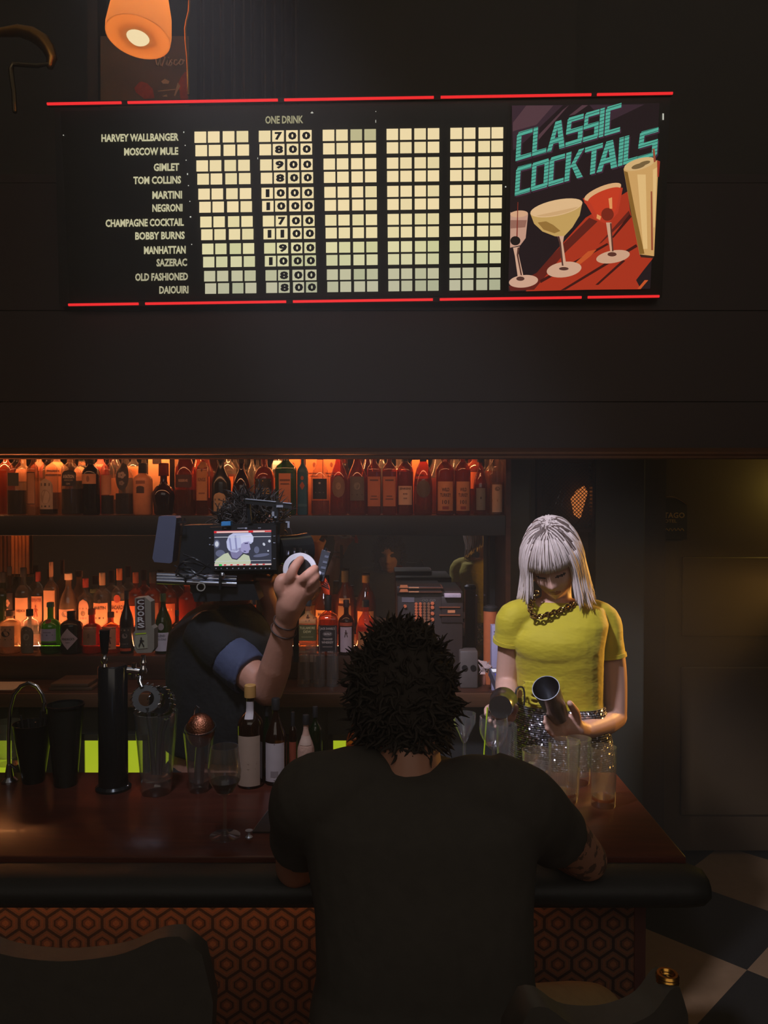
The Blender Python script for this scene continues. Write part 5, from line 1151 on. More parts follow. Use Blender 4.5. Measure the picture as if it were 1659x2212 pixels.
for i, (py, wh) in enumerate(((1270, 'upper'), (1279, 'lower'))):
    fo = thing('card_folder', wh + ' of two dark card folders with orange tabs on the register', 'folder', (rp_(900, 0).x, YR, rp_(0, py).z), 0, 'folders on the register')
    part('cover', MB().box((rp_(862, 0, .01).x, YR-.02, rp_(0, py+.2, .01).z), (rp_(958-i*2, 0).x, YR+.1, rp_(0, py-2.2).z)), pbr('folder_brown', rgb(120, 72, 50), .5), fo, smooth=False)
    part('tab', MB().poly([rp_(863, py, .022), rp_(882, py, .022), rp_(880, py-6.5, .022), rp_(865, py-6.5, .022)], (0, .002, 0)), pbr('tab_orange', rgb(232, 136, 84), .6), fo, ang=20)
    part('label_strip', MB().box(tuple(rp_(883, py+.6, .023)), tuple(rp_(905, py-2, .021))), pbr('strip', rgb(236, 160, 110), .6), fo, smooth=False)
cup = single('receipt_stack', MB().box((rp_(961, 0).x, YR-.03, rp_(0, 1289).z), (rp_(997, 0).x, YR+.06, rp_(0, 1281).z), .002), pbr('receipt', rgb(196, 176, 186), .6, var=.3, nscale=150), 'stack of pale receipts on the register\'s right side', 'paper')
# things at the right end of the back counter
Ye = 3.0
def lath_at(px, w, y0, y1, Y=Ye): 
    k = Y/F; return (at(px, 0, Y).x, Y, at(0, y1, Y).z), w/2*k, at(0, y0, Y).z-at(0, y1, Y).z
pth = 1.08
bx_ = thing('orange_canister', 'tall orange canister with black lid left of the bartender', 'canister', (at(1063, 0, 3.06).x, 3.06, 1.08))
hC = at(0, 1312, 3.06).z-1.08; rC = 15*3.06/F
part('body', MB().lathe([(0, 0), (rC*.96, 0), (rC, .004), (rC, hC-.012), (0, hC-.012)], 28), pbr('canister_orange', rgb(206, 112, 66), .45), bx_, world=False)
part('lid', MB().lathe([(0, hC-.012), (rC*1.06, hC-.012), (rC*1.06, hC), (rC*.7, hC+.008), (0, hC+.008)], 28), BLACK, bx_, world=False)
wc = thing('white_carton', 'white printed bottle carton behind the bartender\'s arm', 'carton', (at(1077, 0, 2.97).x, 2.97, 1.08))
hW = at(0, 1350, 2.97).z-1.08
part('carton', MB().box((-.021, -.02, 0), (.030, .025, hW), .001), pbr('carton_lilac', rgb(176, 170, 200), .6), wc, world=False)
mb = MB(); text_on(mb, '10', lambda x_, y_: Vector((-.001+.014*x_, -.0206, hW*.52+.012*y_)))
for i, z in enumerate((.90, .85, .8, .2, .14, .09)): mb.poly([Vector((-.014, -.0206, hW*z)), Vector((.014-.004*(i % 2), -.0206, hW*z)), Vector((.014-.004*(i % 2), -.0206, hW*z+.004)), Vector((-.014, -.0206, hW*z+.004))])
part('print', mb, pbr('carton_print', rgb(80, 72, 110), .6), wc, world=False, smooth=False)
tm = thing('card_terminal', 'payment terminal with lit blue keypad and white screen by the bartender', 'card reader', at(1080, 1470, 2.72))
def tq(px, py, o=0.0): return at(px, py, 2.72-o+(1460-py)*.0018)
part('case', MB().poly([tq(1057, 1443), tq(1090, 1442), tq(1101, 1476), tq(1072, 1478)], (.0, .03, -.03)), pbr('terminal_grey', rgb(90, 88, 104), .4), tm, ang=20)
part('screen', MB().poly([tq(1061, 1445, .002), tq(1089, 1444.5, .002), tq(1091, 1451, .002), tq(1064, 1451.5, .002)]), glow('terminal_screen', rgb(232, 226, 240), .95), tm, smooth=False)
for i in range(3):
    for j in range(4):
        x_, y_ = 1069+8*i+1.6*j, 1455+4.2*j
        part('key', MB().poly([tq(x_, y_, .002), tq(x_+5.5, y_-.2, .002), tq(x_+6.5, y_+3, .002), tq(x_+1, y_+3.2, .002)], (0, .002, -.002)), glow('keypad_blue', rgb(70, 70, 190), .9), tm, smooth=False)
part('stand', MB().tube([tq(1080, 1470, -.035), at(1085, 1475, 2.80), (at(1085, 0, 2.95).x, 2.95, 1.085)], [.012, .012, .02], 10), BLACK, tm)
sp_ = thing('small_speaker', 'small grey box with two dark round openings at the end of the back counter', 'speaker', (at(1016, 0, 2.98).x, 2.98, 1.08))
hS = at(0, 1406, 2.98).z-1.08
part('box', MB().box((-.034, 0, 0), (.034, .07, max(.04, hS)), .006), pbr('speaker_grey', rgb(92, 82, 76), .5), sp_, world=False)
for s_ in (-1, 1): part('driver', MB().lathe([(0, 0), (.011, 0), (.011, .003), (0, .003)], 18, (s_*.016, -.001, hS*.55), M=Euler((R(90), 0, 0)).to_matrix()), BLACKG, sp_, world=False)
np_ = thing('crumpled_napkins', 'crumpled pale napkins beside the payment terminal', 'napkin', at(1045, 1450, 2.93))
mb = MB(); rr = random.Random(9)
for i in range(7):
    p0 = at(1046, 1450, 2.93); q = [p0 + Vector((rr.uniform(-.03, .03), rr.uniform(-.02, .02), rr.uniform(-.012, .05))) for _ in range(4)]; mb.add(q, [(0, 1, 2), (1, 3, 2)])
part('paper', mb, pbr('napkin', rgb(180, 156, 150), .8), np_, smooth=False, fix=False)
bt = single('small_jar', MB().lathe([(0, 0), (.014, 0), (.016, .01), (.014, .03), (.007, .045), (.007, .055), (0, .055)], 18, (at(1046, 0, 3.05).x, 3.05, 1.08)), pbr('jar_pink', rgb(170, 110, 90), .4), 'small pinkish jar between the grey box and orange canister', 'jar')
# ------------------------------------------------------------------ people
def remesh(mb, voxel, smooth=4, name='skin'):
    """fuse overlapping closed shapes into one continuous skin"""
    me = mb.mesh('tmp', False); o = bpy.data.objects.new('tmp', me); COL.objects.link(o)
    md = o.modifiers.new('r', 'REMESH'); md.mode = 'VOXEL'; md.voxel_size = voxel; md.adaptivity = 0
    if smooth:
        ms = o.modifiers.new('s', 'SMOOTH'); ms.factor = .5; ms.iterations = smooth
    dg = bpy.context.evaluated_depsgraph_get(); r = bpy.data.meshes.new_from_object(o.evaluated_get(dg))
    bpy.data.objects.remove(o); bpy.data.meshes.remove(me); r.name = name
    r.polygons.foreach_set('use_smooth', [True]*len(r.polygons)); return r
def cr(pts, n=6):
    """smooth curve through the points"""
    pts = [Vector(p) for p in pts]; o = []
    for i in range(len(pts)-1):
        p0 = pts[max(i-1, 0)]; p1 = pts[i]; p2 = pts[i+1]; p3 = pts[min(i+2, len(pts)-1)]
        for k in range(n):
            t = k/n; o.append(.5*((2*p1)+(p2-p0)*t+(2*p0-5*p1+4*p2-p3)*t*t+(3*p1-p0-3*p2+p3)*t**3))
    o.append(pts[-1]); return o
def crr(r, n=6):
    o = []
    for i in range(len(r)-1):
        for k in range(n): o.append(lerp(r[i], r[i+1], k/n))
    return o + [r[-1]]
def limb(mb, pts, rad, n=16, sub=5, hemi=True): mb.tube(cr(pts, sub), crr(rad, sub), n, hemi=hemi); return mb
def gs_(x, c, s): return math.exp(-((x-c)/s)**2)
def head_mb(M, female=True, sc=1.0, nu=96, nv=72):
    """head in its own frame: face towards -y, z up, origin between the ears; M places it"""
    mb = MB(); vs = []; fs = []
    for j in range(nv+1):
        th = math.pi*j/nv
        for i in range(nu):
            a = 2*math.pi*i/nu
            x, y, z = math.sin(th)*math.cos(a), math.sin(th)*math.sin(a), math.cos(th)
            X, Y, Z = .074*x, .094*y, .112*z
            front = max(0, -y); low = max(0, -z)
            X *= 1-(.34 if female else .24)*low**1.4           # narrow to the jaw
            if y > 0: Y *= 1-.30*low                           # neck side
            Y += -.010*low*front                                # chin forward
            if front > .2:
                w = min(1, (front-.2)/.3)
                d = 0
                d += .013*gs_(X, 0, .010)*gs_(Z, .000, .022) + .019*gs_(X, 0, .0125)*gs_(Z, -.026, .0125)      # nose
                for s in (-1, 1):
                    d += -.0105*gs_(X, s*.031, .017)*gs_(Z, .010, .012) + .0060*gs_(X, s*.031, .012)*gs_(Z, .007, .0075)  # socket, closed lid
                    d += .0035*gs_(X, s*.030, .020)*gs_(Z, .029, .007)                                       # brow
                    d += .006*gs_(X, s*.038, .016)*gs_(Z, -.022, .018)                                       # cheek
                    d += .0050*gs_(X, s*.012, .006)*gs_(Z, -.030, .006)                                      # nostril wings
                d += .0085*gs_(X, 0, .019)*gs_(Z, -.0525, .0058) + .0085*gs_(X, 0, .017)*gs_(Z, -.0640, .0058) - .0035*gs_(X, 0, .022)*gs_(Z, -.0585, .0026)
                d += .010*gs_(X, 0, .018)*gs_(Z, -.088, .013) - .004*gs_(X, 0, .02)*gs_(Z, -.075, .006)
                Y -= d*w
            vs.append(M @ (Vector((X, Y, Z))*sc))
    for j in range(nv):
        for i in range(nu): fs.append((j*nu+i, (j+1)*nu+i, (j+1)*nu+(i+1) % nu, j*nu+(i+1) % nu))
    mb.add(vs, fs)
    for s in (-1, 1):
        mb.ell(M @ (Vector((s*.074, .008, -.004))*sc), (.009*sc, .018*sc, .030*sc), M.to_3x3())
    return mb
def head_frame(c, yaw, pitch, roll):
    """yaw>0 turns the face to image left, pitch>0 bows it"""
    return Matrix.Translation(c) @ (Euler((0, 0, R(-yaw))).to_matrix() @ Euler((R(pitch), 0, 0)).to_matrix() @ Euler((0, R(roll), 0)).to_matrix()).to_4x4()
def paint(me, rules, origin):
    """rules: function(world centre) -> material index"""
    for p_ in me.polygons:
        k = rules(p_.center)
        if k: p_.material_index = k
def to_local(me, origin):
    me.transform(Matrix.Translation(-Vector(origin)))
SKIN_F = pbr('skin_fair', rgb(214, 168, 146), .5, var=.05, nscale=60, spec=.35)
SKIN_M = pbr('skin_ruddy', rgb(206, 146, 122), .5, var=.10, nscale=45, spec=.35, bump=.15, bscale=200, bdist=.002)
LIPS = pbr('lips', rgb(160, 86, 80), .45); BROW = pbr('brow', rgb(96, 70, 56), .7); LASH = pbr('lash', rgb(54, 38, 34), .6)

# ---------------------------------------------------------------- the bartender
Yw = 2.55
wroot_c = Vector((at(1208, 1500, Yw).x, Yw, 0))
woman = thing('person', 'blonde bartender in yellow t-shirt and silver sequin skirt looking down at metal shaker tins', 'person', wroot_c)
HM = head_frame(at(1193, 1216, 2.54), 15, 27, -9)
body = head_mb(HM, True, 1.0)
P_ = at
yaw = R(-14)
neck0 = at(1203, 1312, 2.57); skull = HM @ Vector((0, .020, -.06))
limb(body, [neck0 + Vector((0, 0, -.05)), neck0, lerp(neck0, skull, .5), skull], [.062, .050, .047, .050], 18)
tors = [(at(1212, 1760, 2.57), .150, .105, yaw), (at(1212, 1640, 2.57), .158, .112, yaw), (at(1211, 1560, 2.56), .140, .10, yaw), (at(1210, 1510, 2.56), .124, .090, yaw), (at(1207, 1450, 2.55), .128, .095, yaw), (at(1202, 1395, 2.545), .138, .108, yaw), (at(1203, 1345, 2.55), .150, .092, yaw), (at(1205, 1312, 2.56), .130, .062, yaw), (at(1204, 1294, 2.565), .065, .045, yaw)]
body.loft(tors)
body.ell(at(1196, 1394, 2.482), (.116, .050, .066), Euler((0, 0, yaw)).to_matrix())
shR = at(1108, 1334, 2.53); elR = at(1094, 1478, 2.575); wrR = at(1098, 1528, 2.42)
shL = at(1304, 1338, 2.585); elL = at(1328, 1548, 2.575); wrL = at(1262, 1578, 2.425)
limb(body, [at(1150, 1322, 2.55), shR, lerp(shR, elR, .5), elR], [.046, .041, .039, .036], 16); limb(body, [elR, lerp(elR, wrR, .35), wrR], [.037, .037, .026], 16)
limb(body, [at(1260, 1322, 2.57), shL, lerp(shL, elL, .5)+Vector((.012, 0, 0)), elL], [.046, .043, .043, .038], 16); limb(body, [elL, lerp(elL, wrL, .35)+Vector((0, 0, -.006)), wrL], [.039, .039, .027], 16)
# legs and feet
for s in (-1, 1):
    hp = Vector((wroot_c.x + s*.085, 2.57, .88)); kn = Vector((wroot_c.x + s*.095, 2.545, .49)); an = Vector((wroot_c.x + s*.10, 2.58, .085))
    limb(body, [hp, lerp(hp, kn, .5), kn, lerp(kn, an, .35), an], [.090, .076, .056, .054, .036], 14)
    limb(body, [an+Vector((0, .03, -.045)), an+Vector((0, -.06, -.050)), an+Vector((0, -.15, -.058))], [.035, .034, .024], 10)
# her left hand under the tin: palm, four fingers reaching round below, thumb up the side
fr = .0088
palm = [wrL, at(1244, 1574, 2.395), at(1226, 1572, 2.375)]
limb(body, palm, [.026, .030, .024], 14)
body.ell(at(1232, 1566, 2.380), (.032, .018, .034), Euler((0, R(25), R(20))).to_matrix())
FA = [[(1222, 1556, 2.385), (1204, 1562, 2.365), (1189, 1560, 2.335), (1178, 1549, 2.315)],
      [(1222, 1568, 2.380), (1203, 1574, 2.355), (1188, 1572, 2.325), (1176, 1560, 2.305)],
      [(1223, 1580, 2.376), (1206, 1586, 2.350), (1192, 1584, 2.322), (1181, 1573, 2.304)],
      [(1227, 1591, 2.376), (1213, 1596, 2.352), (1202, 1594, 2.330), (1193, 1586, 2.315)]]
for k, f in enumerate(FA): limb(body, [at(*q) for q in f], [fr*1.15, fr*1.06, fr, fr*.78] if k < 3 else [fr, fr*.92, fr*.85, fr*.7], 10, 4)
limb(body, [at(1246, 1566, 2.39), at(1244, 1541, 2.365), at(1238, 1530, 2.345), at(1231, 1519, 2.328)], [.017, .0135, .0118, .0095], 10, 4)
# her right hand behind the second tin
limb(body, [wrR, at(1096, 1538, 2.40), at(1090, 1544, 2.385)], [.026, .028, .024], 14)
body.ell(at(1092, 1546, 2.392), (.033, .020, .028))
FB = [[(1078, 1530, 2.395), (1062, 1526, 2.372), (1052, 1531, 2.335), (1050, 1543, 2.305)],
      [(1080, 1545, 2.392), (1062, 1545, 2.365), (1055, 1551, 2.325), (1059, 1558, 2.295)],
      [(1084, 1558, 2.388), (1070, 1562, 2.358), (1066, 1566, 2.322), (1072, 1570, 2.296)],
      [(1092, 1566, 2.385), (1081, 1573, 2.358), (1079, 1577, 2.33), (1084, 1580, 2.310)]]
for k, f in enumerate(FB): limb(body, [at(*q) for q in f], [fr*1.15, fr*1.05, fr, fr*.78], 10, 4)
limb(body, [at(1104, 1540, 2.395), at(1112, 1532, 2.365), at(1112, 1527, 2.335), at(1107, 1524, 2.312)], [.016, .012, .0105, .0085], 10, 4)
wm = remesh(body, .0042, 3, 'body')
HI = HM.inverted()
def face_rules(c):
    q = HI @ c
    if q.y < -.055 and abs(q.x) < .06 and -.1 < q.z < .06:
        ax = abs(q.x)
        if (ax/.021)**2+((q.z+.0585)/.0105)**2 < 1 and q.y < -.075: return 1
        if abs(ax-.031) < .0175 and abs(q.z-(.030-.12*abs(ax-.034)**1.0)) < .0036: return 2
        if abs(ax-.031) < .0155 and abs(q.z-(.0005+.35*(abs(ax-.031)**1.0)*.35)) < .0032: return 3
    return 0
paint(wm, face_rules, None); to_local(wm, wroot_c)
part('body', wm, [SKIN_F, LIPS, BROW, LASH], woman)
# t-shirt
TEE = pbr('yellow_jersey', rgb(196, 178, 34), .75, var=.06, nscale=30, bump=.38, bscale=9, bdist=.02, sheen=.15, aniso=(1.0, 1.0, 2.0))
sh = MB(); g = .011
sh.loft([(c, rx+g, ry+g, y_) for c, rx, ry, y_ in [(at(1211, 1524, 2.56), .126, .092, yaw)] + tors[3:8]] + [(at(1204, 1298, 2.565), .078, .054, yaw)])
sh.ell(at(1196, 1394, 2.480), (.126, .057, .074), Euler((0, 0, yaw)).to_matrix())
def sleeve(a, b, k, r0, r1):
    e = lerp(a, b, k); sh.tube(cr([at(1150, 1322, 2.55) if a is shR else at(1256, 1322, 2.57), a, lerp(a, e, .6), e], 5), crr([r0, r0+.002, r1+.003, r1+.005], 5), 20)
sleeve(shR, elR, .36, .048, .050); sleeve(shL, elL, .38, .049, .052)
for k in range(5):   # folds pulled tight over the waist
    y0 = 1470+11*k; sh.tube([at(1128, y0, 2.475), at(1165, y0+5+k, 2.452), at(1210, y0+4, 2.45), at(1262, y0-3-k, 2.475), at(1292, y0-8, 2.51)], [.004, .006, .006, .006, .004], 8, hemi=True)
for (x0, y0, x1, y1) in ((1292, 1398, 1236, 1420), (1290, 1410, 1240, 1432), (1288, 1420, 1250, 1446), (1270, 1345, 1225, 1362)): sh.tube([at(x0, y0, 2.50), at((x0+x1)/2, (y0+y1)/2, 2.462), at(x1, y1, 2.458)], [.004, .006, .003], 8, hemi=True)
sm = remesh(sh, .0055, 4, 'shirt'); to_local(sm, wroot_c); part('shirt', sm, TEE, woman)
hem = MB()
for (a, b, k, r_) in ((shR, elR, .36, .0565), (shL, elL, .38, .0595)):
    e = lerp(a, b, k); d_ = (b-a).normalized(); q = d_.to_track_quat('Z', 'Y').to_matrix()
    hem.lathe([(r_-.004, -.010), (r_, -.010), (r_+.0005, .002), (r_-.004, .002)], 28, e, close=True, M=q)
part('sleeve_hem', hem, TEE, woman)
# sequin skirt
m, nt, out = _new('silver_sequins'); t = NT(nt); p = t.n('ShaderNodeBsdfPrincipled')
vo = t.n('ShaderNodeTexVoronoi'); nt.links.new(t.v('MULTIPLY', t.obj(), (190, 190, 210)), vo.inputs['Vector']); vo.inputs['Scale'].default_value = 1.0
sx = t.n('ShaderNodeSeparateColor'); nt.links.new(vo.outputs['Color'], sx.inputs[0])
s3 = t.n('ShaderNodeSeparateXYZ'); nt.links.new(t.obj(), s3.inputs[0])
row = t.m('FRACT', t.m('MULTIPLY', s3.outputs[2], 150.0))
nt.links.new(t.mix(t.m('LESS_THAN', row, .35), rgb(196, 194, 200), rgb(70, 66, 70)), p.inputs['Base Color'])
p.inputs['Metallic'].default_value = .9; p.inputs['Roughness'].default_value = .30
nv_ = t.v('SUBTRACT', vo.outputs['Color'], (.5, .5, .5)); geo = t.n('ShaderNodeNewGeometry')
nt.links.new(t.v('NORMALIZE', t.v('ADD', geo.outputs['Normal'], t.v('SCALE', nv_, None))), p.inputs['Normal']) if False else None
sc_ = t.n('ShaderNodeVectorMath', operation='SCALE'); nt.links.new(nv_, sc_.inputs[0]); sc_.inputs['Scale'].default_value = 1.1
nt.links.new(t.v('NORMALIZE', t.v('ADD', geo.outputs['Normal'], sc_.outputs[0])), p.inputs['Normal'])
nt.links.new(p.outputs[0], out.inputs[0])
sk = MB(); sk.loft([(Vector((wroot_c.x, 2.565, .62)), .178, .135, yaw), (Vector((wroot_c.x, 2.568, .80)), .182, .137, yaw), (at(1212, 1640, 2.57), .172, .126, yaw), (at(1211, 1560, 2.56), .153, .113, yaw), (at(1210, 1517, 2.56), .141, .106, yaw)], 48)
part('skirt', sk, m, woman)
# chain of links round the neck
ch = thing('chain_necklace', 'chunky dark gold chain necklace on the bartender', 'necklace', at(1160, 1330, 2.42))
ctrl = cr([at(1164, 1276, 2.512), at(1154, 1287, 2.502), at(1148, 1302, 2.486), at(1146, 1318, 2.472), at(1153, 1331, 2.458), at(1168, 1332, 2.455), at(1186, 1327, 2.460), at(1206, 1320, 2.470), at(1226, 1312, 2.477), at(1240, 1303, 2.502)], 8)
L = 0; acc = []; mb = MB(); GOLDCH = pbr('old_gold', rgb(150, 116, 62), .22, 1.0, var=.2); nl = 0
for a, b in zip(ctrl[:-1], ctrl[1:]):
    L += (b-a).length
    if L > .0105:
        L = 0; d_ = (b-a).normalized(); M = d_.to_track_quat('X', 'Z').to_matrix() @ Euler((R(40 if nl % 2 else -40), 0, 0)).to_matrix(); nl += 1
        lk = MB(); lk.lathe([(.0078+.0034*math.cos(q), .0034*math.sin(q)) for q in [k*math.pi/4 for k in range(8)]], 14, b, close=True, M=M)
        part('link', lk, GOLDCH, ch)
# hair: bob with a fringe, dark at the parting
BL = pbr('ash_blonde', rgb(214, 198, 188), .62, var=.12, nscale=90, spec=.25); ROOTS = pbr('dark_roots', rgb(104, 86, 78), .5, var=.2)
hr = MB(); rr = random.Random(5)
M3 = HM.to_3x3(); down = HI.to_3x3() @ Vector((0, 0, -1)); down.normalize()
def strand(phi, off, zend, thick, root_frac, flick):
    """phi: azimuth, 0 = over the face (-y), positive to +x; off: lift off the skull"""
    rx, ry, rz = .078+off, .100+off, .117+off
    start = Vector((.006+rr.uniform(-.008, .008), .012+rr.uniform(-.035, .03), 0)); pts = []
    dx, dy = math.sin(phi), -math.cos(phi)
    n1 = 9; lim = R(94) if abs(phi) > .8 else R(86)
    for k in range(n1):
        th = .12 + (lim-.12)*k/(n1-1)
        q = Vector((rx*math.sin(th)*dx, ry*math.sin(th)*dy, rz*math.cos(th))) + start*(1-k/(n1-1))
        pts.append(q)
        if q.z < zend: break
    q = pts[-1].copy(); dr = (pts[-1]-pts[-2]).normalized(); stp = .014
    while q.z > zend and len(pts) < 24:
        dr = (dr*.65 + down*.35 + Vector((dx, dy, 0))*((.085 if abs(phi) > .8 else .02)+flick*max(0, -.05-q.z)*6)).normalized(); q = q+dr*stp; pts.append(q.copy())
    wob = Vector((rr.uniform(-1, 1), rr.uniform(-1, 1), 0))*.004
    pts = [HM @ (p_ + wob*(i/len(pts))**1.5) for i, p_ in enumerate(pts)]
    n = len(pts); rd = [thick*(.75+.25*math.sin(min(1, i/3)*1.57))*(1 if i < n-3 else (.85, .55, .22)[i-n+3]) for i in range(n)]
    cut = int(n*root_frac)
    if cut >= 2:
        hr.mat(1).tube(pts[:cut+1], rd[:cut+1], 5, caps=False); hr.mat(0).tube(pts[cut:], rd[cut:], 5)
    else: hr.mat(0).tube(pts, rd, 5)
for layer, off in ((0, .006), (1, .013), (2, .021)):
    for k in range(640):
        phi = (k+rr.random())/640*2*math.pi - math.pi
        fringe = abs(phi-.05) < .78
        if fringe: ze = .047+rr.uniform(-.007, .012)-.010*abs(phi); th = .0023
        else:
            ze = -.078+rr.uniform(-.026, .016) + (.014 if phi < 0 else -.014); th = .0027
            if abs(phi) < 1.15: ze += .02
        strand(phi, off*(.8 if fringe else 1.0)+rr.uniform(0, .003), ze, th, rr.choice((0, 0, .2, .28, .35)) if abs(phi) < 2.2 and layer == 2 else (.3 if layer < 2 else 0), rr.uniform(-.2, .5))
hr.mat(0)
part('hair', hr, [BL, ROOTS], woman, fix=False, ang=180)
# wrist strap with a round tag
wt = thing('round_tag', 'round tan tag on a dark strap beside the bartender\'s right forearm', 'tag', at(1123, 1500, 2.43))
part('disc', MB().lathe([(0, -.0015), (.0085, -.0015), (.0085, .0015), (0, .0015)], 22, at(1123, 1499, 2.435), M=Matrix.Diagonal((1, 1, 1.5)) @ Euler((R(90), 0, R(25))).to_matrix()), pbr('tag_tan', rgb(150, 112, 60), .4, .5), wt)
part('strap', MB().tube(cr([at(1117, 1522, 2.43), at(1114, 1500, 2.43), at(1118, 1486, 2.435), at(1129, 1485, 2.44), at(1133, 1500, 2.44), at(1132, 1524, 2.44)], 5), .0028, 8), BLACK, wt)
# shaker tins in her hands
def shaker(c, ax, r0, r1, L_, label, nm='shaker_tin'):
    t_ = thing(nm, label, 'shaker tin', c); q = ax.to_track_quat('Z', 'Y').to_matrix()
    pr = [(0, L_), (r1*.95, L_), (r1, L_-.004), (lerp(r1, r0, .5), L_*.5), (r0, .004), (r0+.0012, .002), (r0+.0012, 0), (r0-.0008, 0), (r0-.0012, .004), (lerp(r1, r0, .5)-.001, L_*.5), (r1-.001, L_-.006), (0, L_-.006)]
    part('tin_body', MB().lathe(pr, 40, c, M=q), STEEL, t_); return t_
a = at(1179, 1486, 2.245); b = at(1211, 1556, 2.362); shaker(a, (b-a).normalized(), 29.5*2.245/F, .0300, .158, 'steel shaker tin with open mouth tilted to the viewer in the bartender\'s left hand')
a = at(1088, 1514, 2.375); b = at(1081, 1528, 2.27); shaker(a, (b-a).normalized(), .040, .034, .105, 'dark steel shaker tin tipped bottom-first in the bartender\'s right hand')

# ---------------------------------------------------------------- the camera operator
Yo = 2.42
oroot = Vector((at(470, 1500, Yo).x, Yo, 0))
oper = thing('person', 'cameraman in blue-grey shirt, shade painted onto its body, raising his hand to the focus wheel', 'person', oroot)
HM2 = head_frame(at(548, 1166, 2.50), -52, 4, 0)
ob = head_mb(HM2, False, 1.04, 72, 54)
nk = at(500, 1290, 2.50)
limb(ob, [nk+Vector((0, 0, -.06)), nk, HM2 @ Vector((0, .02, -.06))], [.07, .062, .058], 16)
ot = [(Vector((oroot.x, 2.44, .86)), .17, .12, R(-30)), (Vector((oroot.x, 2.44, 1.02)), .165, .115, R(-30)), (at(478, 1520, 2.44), .165, .115, R(-30)), (at(478, 1440, 2.45), .175, .115, R(-30)), (at(478, 1370, 2.46), .165, .105, R(-30)), (at(485, 1325, 2.48), .11, .075, R(-30))]
ob.loft(ot)
sO = at(478, 1400, 2.36); eO = at(578, 1492, 2.265); wO = at(619, 1338, 2.17)
limb(ob, [at(450, 1360, 2.42), sO, lerp(sO, eO, .55), eO], [.06, .058, .050, .044], 16)
limb(ob, [eO, lerp(eO, wO, .35)+Vector((.004, 0, 0)), lerp(eO, wO, .75), wO], [.044, .044, .033, .030], 16)
hO = .0125
limb(ob, [wO, at(628, 1305, 2.155), at(644, 1276, 2.15)], [.030, .040, .036], 16)
ob.ell(at(644, 1276, 2.152), (.046, .020, .036), Euler((0, R(-28), 0)).to_matrix())
FO = [([(622, 1268, 2.145), (628, 1244, 2.125), (638, 1222, 2.130), (650, 1208, 2.165)], 1.12),
      ([(644, 1264, 2.140), (660, 1246, 2.118), (676, 1232, 2.130), (681, 1228, 2.165)], 1.10),
      ([(660, 1274, 2.142), (672, 1257, 2.122), (682, 1246, 2.134), (684, 1244, 2.165)], 1.02),
      ([(668, 1288, 2.148), (677, 1274, 2.132), (684, 1264, 2.142), (684, 1262, 2.168)], .86)]
for f, k in FO: limb(ob, [at(*q) for q in f], [hO*1.08*k, hO*1.04*k, hO*.95*k, hO*.8*k], 12, 4)
limb(ob, [at(616, 1296, 2.15), at(604, 1272, 2.135), at(606, 1252, 2.135), at(618, 1246, 2.155)], [.019, .0165, .0145, .0115], 12, 4)
# other arm supports the rig from behind
s2 = at(520, 1350, 2.52); limb(ob, [at(490, 1345, 2.50), s2, at(560, 1420, 2.56), at(590, 1330, 2.50), at(575, 1275, 2.46)], [.055, .056, .045, .034, .030], 14)
ob.ell(at(572, 1262, 2.455), (.040, .022, .03))
for k in range(4): limb(ob, [at(556+10*k, 1264, 2.45), at(554+10*k, 1252, 2.425), at(556+10*k, 1250, 2.40)], [.010, .0095, .008], 8, 3)
limb(ob, [at(590, 1262, 2.45), at(596, 1250, 2.43), at(592, 1243, 2.415)], [.012, .011, .009], 8, 3)
for s in (-1, 1):
    hp = Vector((oroot.x + s*.09, 2.45, .88)); kn = Vector((oroot.x + s*.11, 2.43, .48)); an = Vector((oroot.x + s*.12, 2.47, .09))
    limb(ob, [hp, lerp(hp, kn, .5), kn, lerp(kn, an, .35), an], [.092, .080, .060, .056, .042], 12)
    limb(ob, [an+Vector((0, .03, -.045)), an+Vector((0, -.06, -.05)), an+Vector((0, -.17, -.055))], [.04, .038, .03], 10)
om = remesh(ob, .005, 3, 'body')
to_local(om, oroot); part('body', om, SKIN_M, oper)
tb = MB(); tb.loft([(c, rx+.013, ry+.013, y_) for c, rx, ry, y_ in ot[1:]] + [(at(492, 1303, 2.49), .075, .06, R(-30))])
tb.tube(cr([at(440, 1356, 2.42), sO, lerp(sO, eO, .22)], 5), crr([.074, .076, .074], 5), 18)
tb.tube(cr([at(488, 1345, 2.50), s2, at(548, 1400, 2.55)], 4), crr([.066, .068, .062], 4), 16)
tm_ = remesh(tb, .008, 3, 'shirt'); to_local(tm_, oroot); part('shirt', tm_, pbr('shirt_in_shade', rgb(20, 18, 18), .85, bump=.4, bscale=14, bdist=.02), oper)  # same cloth as the sleeve, its shade put into a near-black colour
sl = MB(); e_ = lerp(sO, eO, .60); sl.tube(cr([lerp(sO, e_, .22), lerp(sO, e_, .5), lerp(sO, e_, .8), e_], 6), crr([.070, .070, .067, .064], 6), 22)
for k in range(6):
    f = .36+.11*k; c_ = lerp(sO, e_, f); d_ = (e_-sO).normalized(); q = d_.to_track_quat('Z', 'Y').to_matrix() @ Euler((R(14-6*k), R(8*(k % 3)), 0)).to_matrix()
    sl.lathe([(.066+.0045*math.cos(q_), .0055*math.sin(q_)) for q_ in [j*math.pi/4 for j in range(8)]], 24, c_, close=True, M=q)
sl_ = remesh(sl, .0055, 3, 'sleeve'); to_local(sl_, oroot); part('sleeve', sl_, pbr('shirt_lit', rgb(74, 80, 108), .8, bump=.3, bscale=60), oper, label='sleeve of the raised arm, coloured as the lit part of the shirt')  # lit copy of the shirt cloth, light put into the colour
pt = MB()
